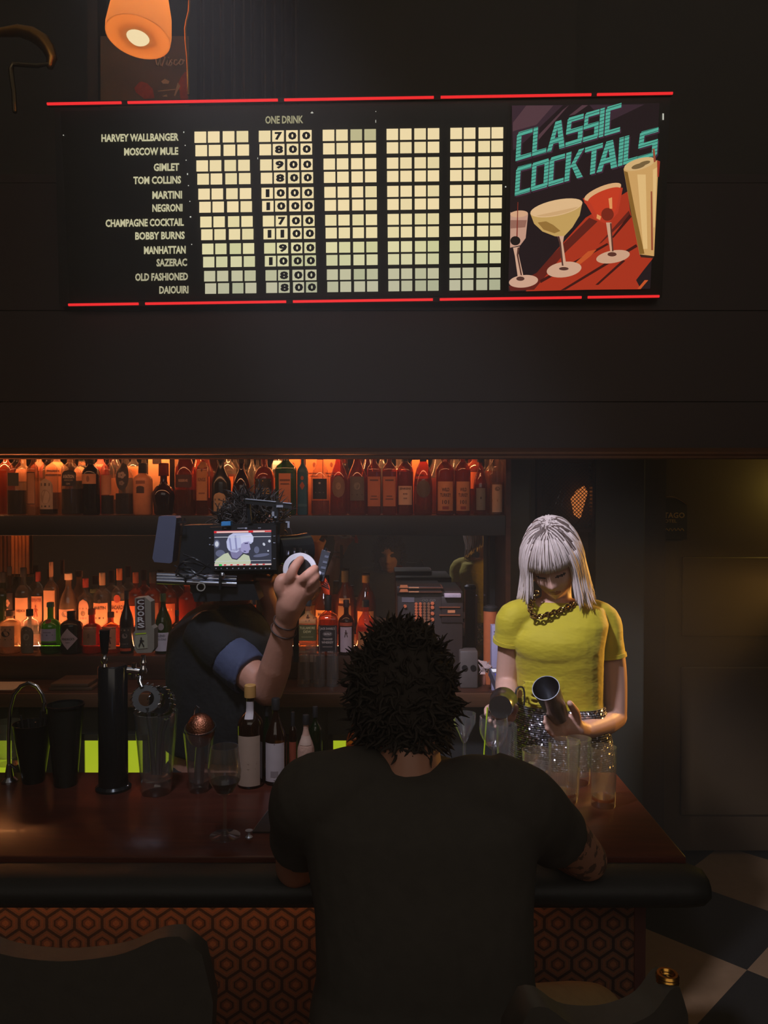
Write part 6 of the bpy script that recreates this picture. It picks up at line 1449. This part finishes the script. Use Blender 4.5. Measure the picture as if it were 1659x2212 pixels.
for s in (-1, 1):
    hp = Vector((oroot.x + s*.09, 2.45, .90)); kn = Vector((oroot.x + s*.11, 2.43, .48)); an = Vector((oroot.x + s*.12, 2.47, .08)); limb(pt, [hp, kn, an], [.108, .075, .062], 16)
pt.loft([(Vector((oroot.x, 2.44, .80)), .18, .13, R(-30)), (Vector((oroot.x, 2.44, .98)), .177, .127, R(-30))])
pm = remesh(pt, .012, 2, 'trousers'); to_local(pm, oroot); part('trousers', pm, BLACK, oper)
CORD = pbr('dark_cord', rgb(70, 48, 40), .6)
for (k, r_) in ((.97, .0335), (.86, .0355)):
    c_ = lerp(eO, wO, k); d_ = (wO-eO).normalized(); part('bracelet', MB().lathe([(r_+.0022*math.cos(q), .0022*math.sin(q)) for q in [j*math.pi/4 for j in range(8)]], 26, c_, close=True, M=d_.to_track_quat('Z', 'Y').to_matrix() @ Euler((R(6), 0, 0)).to_matrix()), CORD, oper, label='thin dark cord bracelet')
hb_ = MB(); rr = random.Random(21)
def tuft(mb, HMx, sc, n, lo, L0, L1, thick, lift, curl, front=-.35):
    for k in range(n):
        u = rr.uniform(lo, 1); a = rr.uniform(-math.pi, math.pi); s_ = math.sqrt(max(0, 1-u*u)); d = Vector((s_*math.sin(a), -s_*math.cos(a), u))
        if d.y < front and d.z < .52: continue
        p0 = Vector((.076*d.x, .098*d.y+.004, .114*d.z))*sc; pts = [p0]; dr = (d*lift + Vector((rr.uniform(-1, 1), rr.uniform(-1, 1), rr.uniform(-1, .6)))*.8).normalized(); st_ = rr.uniform(L0, L1)/7
        ax = Vector((rr.uniform(-1, 1), rr.uniform(-1, 1), rr.uniform(-1, 1))).normalized()
        for i in range(7):
            dr = (Matrix.Rotation(curl*rr.uniform(.4, 1), 3, ax) @ dr + d*.10).normalized(); pts.append(pts[-1]+dr*st_)
        mb.tube([HMx @ p_ for p_ in pts], [thick]*6+[thick*.6, thick*.2], 4)
HDARK = pbr('dark_brown_hair', rgb(52, 44, 42), .42, var=.2)
hb_.ell(HM2 @ Vector((0, .012, .018)), (.080, .102, .106), HM2.to_3x3())
tuft(hb_, HM2, 1.04, 900, -.25, .05, .09, .0024, .8, .6)
part('hair', hb_, HDARK, oper, fix=False, ang=180)

# ---------------------------------------------------------------- the seated customer, seen from behind
Yc = 1.46
croot = Vector((at(900, 1900, Yc).x, Yc, .0))
cust = thing('person', 'seated customer with dark curly hair in black t-shirt, elbow on the bar', 'person', croot)
HM3 = head_frame(at(868, 1502, 1.56), 172, 6, 0)
cb_ = head_mb(HM3, False, 1.06, 72, 54)
nk = at(880, 1640, 1.50)
limb(cb_, [nk+Vector((0, -.01, -.08)), nk, HM3 @ Vector((0, .02, -.05))], [.078, .064, .060], 18)
hipz = .80
ct = [(Vector((croot.x+.01, 1.36, hipz-.04)), .200, .150, 0), (Vector((croot.x+.01, 1.37, .90)), .188, .140, 0), (at(918, 2100, 1.40), .178, .125, 0), (at(915, 1960, 1.43), .182, .125, 0), (at(910, 1850, 1.46), .196, .128, 0), (at(908, 1760, 1.47), .205, .115, 0), (at(900, 1700, 1.48), .175, .09, 0), (at(890, 1665, 1.49), .10, .07, 0)]
cb_.loft(ct)
sA = at(1126, 1742, 1.47); eA = at(1266, 1856, 1.66); wA = at(1130, 1812, 1.86)
limb(cb_, [at(1050, 1722, 1.47), sA, lerp(sA, eA, .5)+Vector((.012, 0, 0)), eA], [.048, .056, .050, .044], 16)
limb(cb_, [eA, lerp(eA, wA, .35), wA], [.044, .044, .029], 16)
sB = at(676, 1722, 1.47); eB = at(640, 1870, 1.66); wB = at(800, 1800, 1.86)
limb(cb_, [at(760, 1712, 1.47), sB, lerp(sB, eB, .5), eB], [.048, .056, .050, .044], 16); limb(cb_, [eB, lerp(eB, wB, .35), wB], [.044, .042, .029], 16)
for w_, s in ((wA, -1), (wB, 1)):
    h_ = w_ + Vector((s*.055, .055, .004)); limb(cb_, [w_, lerp(w_, h_, .6), h_], [.028, .034, .028], 12); dr = (h_-w_).normalized(); sd = Vector((-dr.y, dr.x, 0))
    for k in range(4):
        b_ = h_ + sd*(.030-.020*k) ; limb(cb_, [b_, b_+dr*.035+Vector((0, 0, .008)), b_+dr*.062, b_+dr*.078+Vector((0, 0, -.014))], [.0095, .009, .0085, .007], 8, 3)
    b_ = lerp(w_, h_, .45) - sd*(.03*s*-1 if False else -.03*s); limb(cb_, [b_, b_+dr*.03+sd*(.02*s), b_+dr*.055+sd*(.018*s)], [.013, .011, .0085], 8, 3)
for s in (-1, 1):
    hp = Vector((croot.x+.01+s*.095, 1.38, .80)); kn = Vector((.425, 1.62, .715)) if s > 0 else Vector((croot.x-.11, 1.70, .76)); an = Vector((kn.x, 1.58, .36))
    limb(cb_, [hp, lerp(hp, kn, .5), kn], [.105, .09, .064], 14); limb(cb_, [kn, lerp(kn, an, .35), an], [.062, .060, .042], 14)
    limb(cb_, [an+Vector((0, -.03, -.045)), an+Vector((0, .06, -.05)), an+Vector((0, .16, -.055))], [.04, .038, .03], 10)
cm = remesh(cb_, .0055, 3, 'body'); 
m, nt, out = _new('tattooed_skin'); t = NT(nt); p = t.n('ShaderNodeBsdfPrincipled'); s3 = t.n('ShaderNodeSeparateXYZ'); nt.links.new(t.obj(), s3.inputs[0])
nf = t.noise(t.obj(), 34, 4); mask = t.m('MULTIPLY', t.m('GREATER_THAN', nf, .54), t.m('GREATER_THAN', s3.outputs[0], .26))
nt.links.new(t.mix(t.m('MULTIPLY', mask, .75), rgb(198, 140, 112), rgb(70, 62, 58)), p.inputs['Base Color']); p.inputs['Roughness'].default_value = .5; nt.links.new(p.outputs[0], out.inputs[0])
to_local(cm, croot); part('body', cm, m, cust)
cs = MB(); cs.loft([(c, rx+.014, ry+.014, y_) for c, rx, ry, y_ in ct[1:]] + [(at(884, 1648, 1.50), .082, .066, 0)])
def csl(s0, e0, k, x0):
    e = lerp(s0, e0, k); cs.tube(cr([at(x0, 1710, 1.47), s0, lerp(s0, e, .6), e], 5), crr([.076, .078, .070, .066], 5), 20)
csl(sA, eA, .52, 1050); csl(sB, eB, .62, 760)
cs.ell(at(700, 1706, 1.47), (.085, .07, .06)); cs.ell(at(1075, 1714, 1.47), (.095, .08, .066)); cs.ell(at(1030, 1704, 1.47), (.09, .082, .06)); cs.ell(at(770, 1668, 1.475), (.085, .066, .046)); cs.ell(at(975, 1694, 1.475), (.10, .066, .042)); cs.ell(at(880, 1672, 1.485), (.105, .066, .026))
sm = remesh(cs, .008, 4, 'shirt'); to_local(sm, croot); part('shirt', sm, pbr('black_tee', rgb(72, 66, 58), .9, bump=.3, bscale=12, bdist=.02), cust)
pt = MB()
for s in (-1, 1):
    hp = Vector((croot.x+.01+s*.095, 1.38, .80)); kn = Vector((.425, 1.62, .715)) if s > 0 else Vector((croot.x-.11, 1.70, .76)); an = Vector((kn.x, 1.58, .37)); limb(pt, [hp, lerp(hp, kn, .5), kn], [.118, .102, .078], 16); limb(pt, [kn, lerp(kn, an, .5), an], [.078, .070, .058], 14)
pt.loft([(Vector((croot.x+.01, 1.37, .74)), .215, .165, 0), (Vector((croot.x+.01, 1.37, .88)), .205, .157, 0)])
pm = remesh(pt, .01, 3, 'trousers'); to_local(pm, croot); part('trousers', pm, pbr('khaki_cloth', rgb(176, 140, 92), .8, bump=.2, bscale=200), cust)
hb_ = MB(); rr = random.Random(33)
hb_.ell(HM3 @ Vector((0, .016, .012)), (.094, .113, .118), HM3.to_3x3())
tuft(hb_, HM3, 1.13, 3600, -.72, .026, .055, .0029, .6, 1.05)
part('hair', hb_, pbr('black_hair', rgb(66, 58, 52), .85, var=.2, spec=.15), cust, fix=False, ang=180)

# ---------------------------------------------------------------- the film camera rig
Yr = 2.30
rig = thing('film_camera', 'shoulder film camera rig with lit monitor showing the bartender, rods and battery', 'camera', at(520, 1200, Yr))
def cq(px, py, o=0.0): return at(px, py, Yr-o)
RIGB = pbr('rig_black', rgb(34, 34, 36), .35, spec=.6); RIGS = pbr('rig_steel', rgb(190, 196, 215), .18, 1.0)
mb = MB(); mb.poly([cq(452, 1139, .02), cq(596, 1135, .02), cq(597, 1231, .02), cq(455, 1233, .02)], (0, .03, 0))
mon = part('monitor', mb, RIGB, rig, ang=20)
def sq_(u, v, o=0.0): return cq(400+u/3.95, 960+v/3.95, .0205+o)
part('screen', MB().poly([sq_(246, 735), sq_(735, 728), sq_(737, 1030), sq_(249, 1040)]), glow('screen_dark', rgb(58, 60, 74)), mon, smooth=False)
def sc2(name, polys, c, lay):
    mb = MB()
    for q in polys: mb.poly([sq_(u, v, .0008*lay) for u, v in q])
    part(name, mb, glow('scr_%d_%d_%d' % c, rgb(*c)), mon, smooth=False)
sc2('screen_blur', [el(270, 850, 26, 36), el(650, 945, 70, 14, -8), el(610, 900, 22, 30), el(300, 930, 40, 30)], (96, 100, 126), 1)
sc2('screen_spots', [el(719, 825, 11, 12), el(672, 852, 10, 14, -30), el(708, 908, 7, 7), el(270, 850, 16, 24)], (196, 200, 214), 2)
sc2('screen_shirt', [[(249, 1022), (262, 985), (330, 935), (372, 922), (400, 975), (440, 985), (500, 935), (545, 950), (560, 1000), (556, 1022)]], (188, 196, 170), 2)
sc2('screen_neck', [[(380, 900), (480, 880), (490, 930), (440, 978), (400, 968)]], (126, 122, 160), 3)
sc2('screen_chain', [[(366, 925), (376, 922), (404, 968), (440, 976), (470, 950), (476, 958), (442, 986), (400, 978)]], (70, 66, 92), 4)
sc2('screen_hair', [[(358, 880), (352, 830), (372, 780), (410, 757), (560, 755), (584, 790), (580, 830), (560, 850), (520, 830), (490, 850), (470, 900), (440, 922), (400, 918), (372, 905)]], (186, 190, 224), 3)
sc2('screen_face', [[(478, 850), (500, 826), (545, 822), (552, 870), (558, 895), (546, 905), (542, 925), (520, 930), (490, 922), (472, 905)]], (158, 154, 196), 4)
sc2('screen_fringe', [[(470, 780), (560, 765), (582, 795), (578, 835), (540, 828), (500, 834), (480, 850)]], (206, 208, 236), 5)
sc2('screen_eye', [[(505, 842), (536, 838), (536, 848), (508, 850)], [(500, 906), (520, 910), (515, 918), (498, 914)]], (70, 66, 110), 5)
sc2('screen_hair_shade', [[(372, 800), (386, 800), (400, 905), (386, 905)], [(420, 780), (434, 776), (446, 900), (432, 910)]], (140, 142, 184), 5)
sc2('screen_bar', [[(246, 740), (735, 731), (735, 748), (246, 758)]], (214, 44, 50), 4)
sc2('screen_bar_text', [[(268, 743), (540, 738), (540, 752), (268, 756)], [(580, 736), (680, 734), (680, 749), (580, 751)], [(684, 734), (732, 733), (732, 736), (684, 737)], [(684, 747), (732, 746), (732, 749), (684, 750)]], (226, 190, 184), 5)
sc2('screen_lines', [[(250, 790), (732, 783), (732, 788), (250, 795)], [(250, 996), (732, 987), (732, 991), (250, 1000)]], (200, 202, 214), 6)
sc2('screen_ticks', [[(250, 1024), (735, 1016), (735, 1028), (250, 1037)]], (222, 196, 190), 6)
sc2('screen_tick_red', [[(330+55*k, 1024-.9*k*1.0), (350+55*k, 1023-.9*k), (350+55*k, 1033-.9*k), (330+55*k, 1034-.9*k)] for k in range(7)], (206, 50, 54), 7)
sc2('screen_tick_green', [[(288, 1023), (314, 1022), (314, 1036), (288, 1037)]], (40, 190, 80), 7)
mb = MB()
for k, u in enumerate((263, 308, 358, 406, 456, 502, 552, 600, 648, 686, 720)):
    mb.poly([sq_(u-7, 1054, .0008), sq_(u+7, 1053, .0008), sq_(u+2, 1063, .0008), sq_(u-3, 1063, .0008)])
for (u, v, w, h) in ((330, 712, 22, 5), (445, 712, 70, 5), (510, 708, 18, 14), (620, 710, 26, 5), (205, 795, 14, 5), (205, 850, 10, 8), (228, 856, 14, 5), (752, 780, 18, 4), (752, 836, 18, 6), (752, 972, 18, 5)):
    mb.poly([sq_(u, v+h, .0008), sq_(u+w, v+h, .0008), sq_(u+w, v, .0008), sq_(u, v, .0008)])
part('button_marks', mb, pbr('marks', rgb(190, 196, 215), .5), mon, smooth=False)
part('blue_clip', MB().poly([cq(478, 1136, .03), cq(498, 1135, .03), cq(498, 1126, .03), cq(478, 1127, .03)], (0, .03, 0)), pbr('blue_clip', rgb(70, 150, 215), .4), mon, ang=20)
part('battery', MB().poly([cq(329, 1206, -.02), cq(343, 1116, -.02), cq(348, 1114, -.02), cq(378, 1115, -.02), cq(381, 1119, -.02), cq(372, 1214, -.02), cq(367, 1217, -.02), cq(333, 1214, -.02)], (0, .06, 0)), pbr('battery_grey', rgb(88, 90, 110), .45, var=.08), rig, ang=20)
part('battery_latch', MB().box(tuple(cq(388, 1136, -.01)), tuple(cq(393, 1120, -.03))).box(tuple(cq(397, 1132, -.01)), tuple(cq(401, 1119, -.03))).box(tuple(cq(384, 1129, -.012)), tuple(cq(402, 1126, -.02))), RIGS, rig, smooth=False)
cb2 = MB(); cb2.poly([cq(385, 1240, -.05), cq(600, 1240, -.05), cq(606, 1130, -.05), cq(395, 1135, -.05)], (0, .10, 0))
part('camera_body', cb2, RIGB, rig, ang=20)
ln = MB(); ln.tube([cq(600, 1190, -.09), cq(640, 1188, -.12), cq(662, 1187, -.14)], [.045, .047, .052], 24); part('lens', ln, BLACKG, rig)
mb = MB()
for (y0, y1, o) in ((1249, 1251, -.01), (1255, 1262, .01), (1242, 1249, -.02)): mb.tube([cq(340, y0, o), cq(512, y1, o)], .0085, 12)
part('support_rods', mb, RIGS, rig)
part('rod_clamp', MB().box(tuple(cq(472, 1275, .025)), tuple(cq(486, 1238, -.03)), .003), RIGB, rig)
part('rod_clamp', MB().box(tuple(cq(398, 1262, .02)), tuple(cq(412, 1240, -.03)), .003), RIGB, rig)
part('clamp_knob', MB().ell(cq(480, 1244, .03), (.009, .008, .011)), RIGS, rig)
part('clamp_ring', MB().lathe([(.011+.003*math.cos(q), .003*math.sin(q)) for q in [j*math.pi/3 for j in range(6)]], 24, cq(434, 1268, .025), close=True, M=Euler((R(80), 0, R(15))).to_matrix()), STEEL, rig)
mb = MB(); mb.poly([cq(530, 1088, -.02), cq(528, 1077, -.02), cq(630, 1088, -.02), cq(630, 1099, -.02)], (0, .03, 0)); mb.box(tuple(cq(590, 1125, -.02)), tuple(cq(604, 1090, -.045)), .002)
mb.tube([cq(540, 1130, -.04), cq(536, 1085, -.035)], .007, 8)
hd_ = part('top_handle', mb, RIGB, rig, ang=20)
part('handle_edge', MB().tube([cq(530, 1078, -.018), cq(596, 1084, -.018)], .0018, 6).tube([cq(611, 1086, -.018), cq(630, 1088, -.018)], .0018, 6), pbr('bright_edge', rgb(215, 220, 235), .25, .6), hd_)
part('handle_plate', MB().box(tuple(cq(597, 1096, -.012)), tuple(cq(612, 1091, -.018))).box(tuple(cq(587, 1119, -.012)), tuple(cq(593, 1105, -.018))).box(tuple(cq(588, 1119, -.012)), tuple(cq(598, 1115, -.018))).box(tuple(cq(621, 1140, -.01)), tuple(cq(626, 1126, -.016))).box(tuple(cq(617, 1129, -.01)), tuple(cq(626, 1126, -.016))), pbr('bright_edge', rgb(215, 220, 235), .25, .6), hd_, smooth=False)
mb = MB(); rr = random.Random(8)
for k in range(7):
    a = (386+rr.uniform(-10, 10), 1215+rr.uniform(-30, 30)); b = (450+rr.uniform(-10, 20), 1238+rr.uniform(-24, 14))
    mb.tube(cr([cq(*a), cq((a[0]+b[0])/2+rr.uniform(-15, 15), (a[1]+b[1])/2+rr.uniform(-28, 20), .03), cq(*b)], 6), .0030, 6)
part('cables', mb, RIGB, rig)
part('shoulder_mount', MB().poly([cq(420, 1300, 0), cq(560, 1296, 0), cq(548, 1262, 0), cq(410, 1264, 0)], (0, .09, 0)), RIGB, rig, ang=20)
# wireless focus control in his hand
fw = thing('focus_controller', 'hand-held wireless focus unit with white ring wheel and stubby antenna', 'focus controller', at(660, 1230, 2.19))
Yf_ = 2.185; wc_ = at(648, 1231, Yf_); kf = Yf_/F
Mx = Euler((R(84), R(0), R(4))).to_matrix()
part('wheel_ring', MB().lathe([(25*kf, -.006), (36*kf, -.006), (37*kf, 0), (36*kf, .006), (25*kf, .006)], 44, wc_, close=True, M=Mx), pbr('white_ring', rgb(232, 228, 232), .4, var=.03), fw)
part('wheel_hub', MB().lathe([(0, -.012), (25*kf, -.010), (25.5*kf, .012), (22*kf, .018), (0, .018)], 36, wc_, M=Mx), RIGB, fw)
part('unit_body', MB().poly([at(680, 1252, 2.20), at(698, 1256, 2.20), at(713, 1194, 2.20), at(695, 1188, 2.20)], (0, .035, 0)), pbr('unit_grey', rgb(62, 64, 70), .4), fw, ang=20)
mb = MB()
for k in range(4): mb.poly([at(691+4*k-2, 1240-12*k, 2.199), at(702+3*k-2, 1242-12*k, 2.199), at(703+3*k-2, 1237-12*k, 2.199), at(692+4*k-2, 1235-12*k, 2.199)])
part('keys', mb, pbr('unit_keys', rgb(100, 104, 116), .4), fw, smooth=False)
part('antenna', MB().tube([at(702, 1192, 2.215), at(705, 1184, 2.215)], .006, 8), RIGS, fw)
mb = MB()
for k in range(4): mb.tube([at(622+13*k, 1200-(4 if k in (1, 2) else 0), 2.215), at(622+13*k, 1189-(5 if k in (1, 2) else 0), 2.215)], .005, 8)
part('gear_teeth', mb, RIGS, fw)
part('white_tag', MB().poly([at(684, 1256, 2.19), at(690, 1233, 2.19), at(694, 1236, 2.19), at(686, 1256, 2.19)], (0, .003, 0)), pbr('white_tag', rgb(220, 218, 224), .5), fw, ang=20)
og = MB(); 
part('orange_band', og.poly([at(692, 1257, 2.205), at(703, 1248, 2.205), at(712, 1268, 2.205), at(712, 1285, 2.205), at(699, 1282, 2.205)], (0, .01, 0)), pbr('hi_vis_orange', rgb(232, 70, 30), .5), fw, ang=20)
mb = MB()
for k in range(4): mb.poly([at(695+3*k, 1268-3.2*k-2, 2.2045), at(711-k, 1274-4.6*k*.9, 2.2045), at(711-k, 1271-4.6*k*.9, 2.2045), at(695+3*k, 1265-3.2*k-2, 2.2045)])
part('black_bands', mb, BLACK, fw, smooth=False)
part('neck_strap', MB().box(tuple(at(634, 1430, 2.23)), tuple(at(645, 1290, 2.225))), BLACK, fw, smooth=False)
# ---------------------------------------------------------------- stools
def stool(cx, cy, zt, label, w=.40, rz=0.0, dip=1.0):
    t_ = thing('bar_stool', label, 'bar stool', (cx, cy, 0), rz, 'black bar stools')
    BLV = pbr('stool_black', rgb(76, 70, 62), .55, bump=.2, bscale=50)
    n = 28; vs = []; fs = []
    for j in range(2):
        for i in range(n+1):
            q = 2*i/n-1; z = zt - .034*dip + .030*dip*abs(q)**1.6 + .012*math.exp(-((abs(q)-.66)/.16)**2) - (.05*max(0, abs(q)-.80)/.2) - (.06*max(0, abs(q)-.93)/.07)
            y = -.03*(1-q*q) + .035*j; vs.append((q*w/2, y, z)); 
    for j in range(2):
        for i in range(n+1):
            q = 2*i/n-1; vs.append((q*w/2*.94, -.03*(1-q*q)+.035*j, zt-.40))
    m_ = n+1
    for i in range(n): fs += [(i, i+1, m_+i+1, m_+i), (i, 2*m_+i, 2*m_+i+1, i+1), (m_+i, m_+i+1, 3*m_+i+1, 3*m_+i), (2*m_+i, 3*m_+i, 3*m_+i+1, 2*m_+i+1)]
    fs += [(0, m_, 3*m_, 2*m_), (n, 2*m_+n, 3*m_+n, m_+n)]
    part('backrest', MB().add(vs, fs), BLV, t_, world=False, ang=60)
    part('seat', MB().lathe([(0, .70), (.17, .70), (.195, .72), (.195, .745), (.17, .765), (0, .77)], 32, (0, .20, 0)), BLV, t_, world=False)
    for sx_ in (-1, 1):
        for sy_ in (0, 1): part('leg', MB().tube([(sx_*.13, .06+.28*sy_, .71), (sx_*.19, .01+.38*sy_, .0)], [.016, .013], 10), BLACK, t_, world=False)
        part('back_post', MB().tube([(sx_*.16, .035, .72), (sx_*.165, .018, zt-.36)], .012, 8), BLACK, t_, world=False)
    part('foot_ring', MB().lathe([(.180+.009*math.cos(q), .30+.009*math.sin(q)) for q in [j*math.pi/4 for j in range(8)]], 36, (0, .20, 0), close=True), CHROME, t_, world=False)
    return t_
c_ = at(175, 2020, 1.20); stool(c_.x-.02, 1.20, at(0, 2004, 1.20).z, 'black bar stool with dipped back top at the bottom left', .44)
zt_ = at(0, 2150, .78).z+.006; s_ = stool(.215, .78, zt_, 'black bar stool with chrome finial at the bottom right', .20, R(12), .55)
mb = MB()
for k in range(3): mb.lathe([(.009+.0026*math.cos(q), .0026*math.sin(q)) for q in [j*math.pi/3 for j in range(6)]], 18, (.072, 0, zt_-.001+.003*k), close=True)
part('finial', mb, BRASS, s_, world=False, label='shiny ringed metal finial')
stool(croot.x+.01, 1.18, .98, 'black bar stool under the seated customer', .38)
# ------------------------------------------------------------------ thin smoke haze in the room
m, nt, out = _new('haze'); t = NT(nt); vs_ = t.n('ShaderNodeVolumeScatter'); vs_.inputs['Color'].default_value = (1, .95, .88, 1); vs_.inputs['Density'].default_value = 0.026; vs_.inputs['Anisotropy'].default_value = .1
nt.links.new(vs_.outputs[0], out.inputs['Volume'])
hz_ = MB().box((-2.58, -3.5, .01), (3.18, 4.2, 4.5)).mesh('haze', False); hz_.materials.append(m)
ho = bpy.data.objects.new('haze', hz_); COL.objects.link(ho); ho['kind'] = 'stuff'; ho['label'] = 'thin smoky haze filling the dark bar room'; ho['category'] = 'haze'
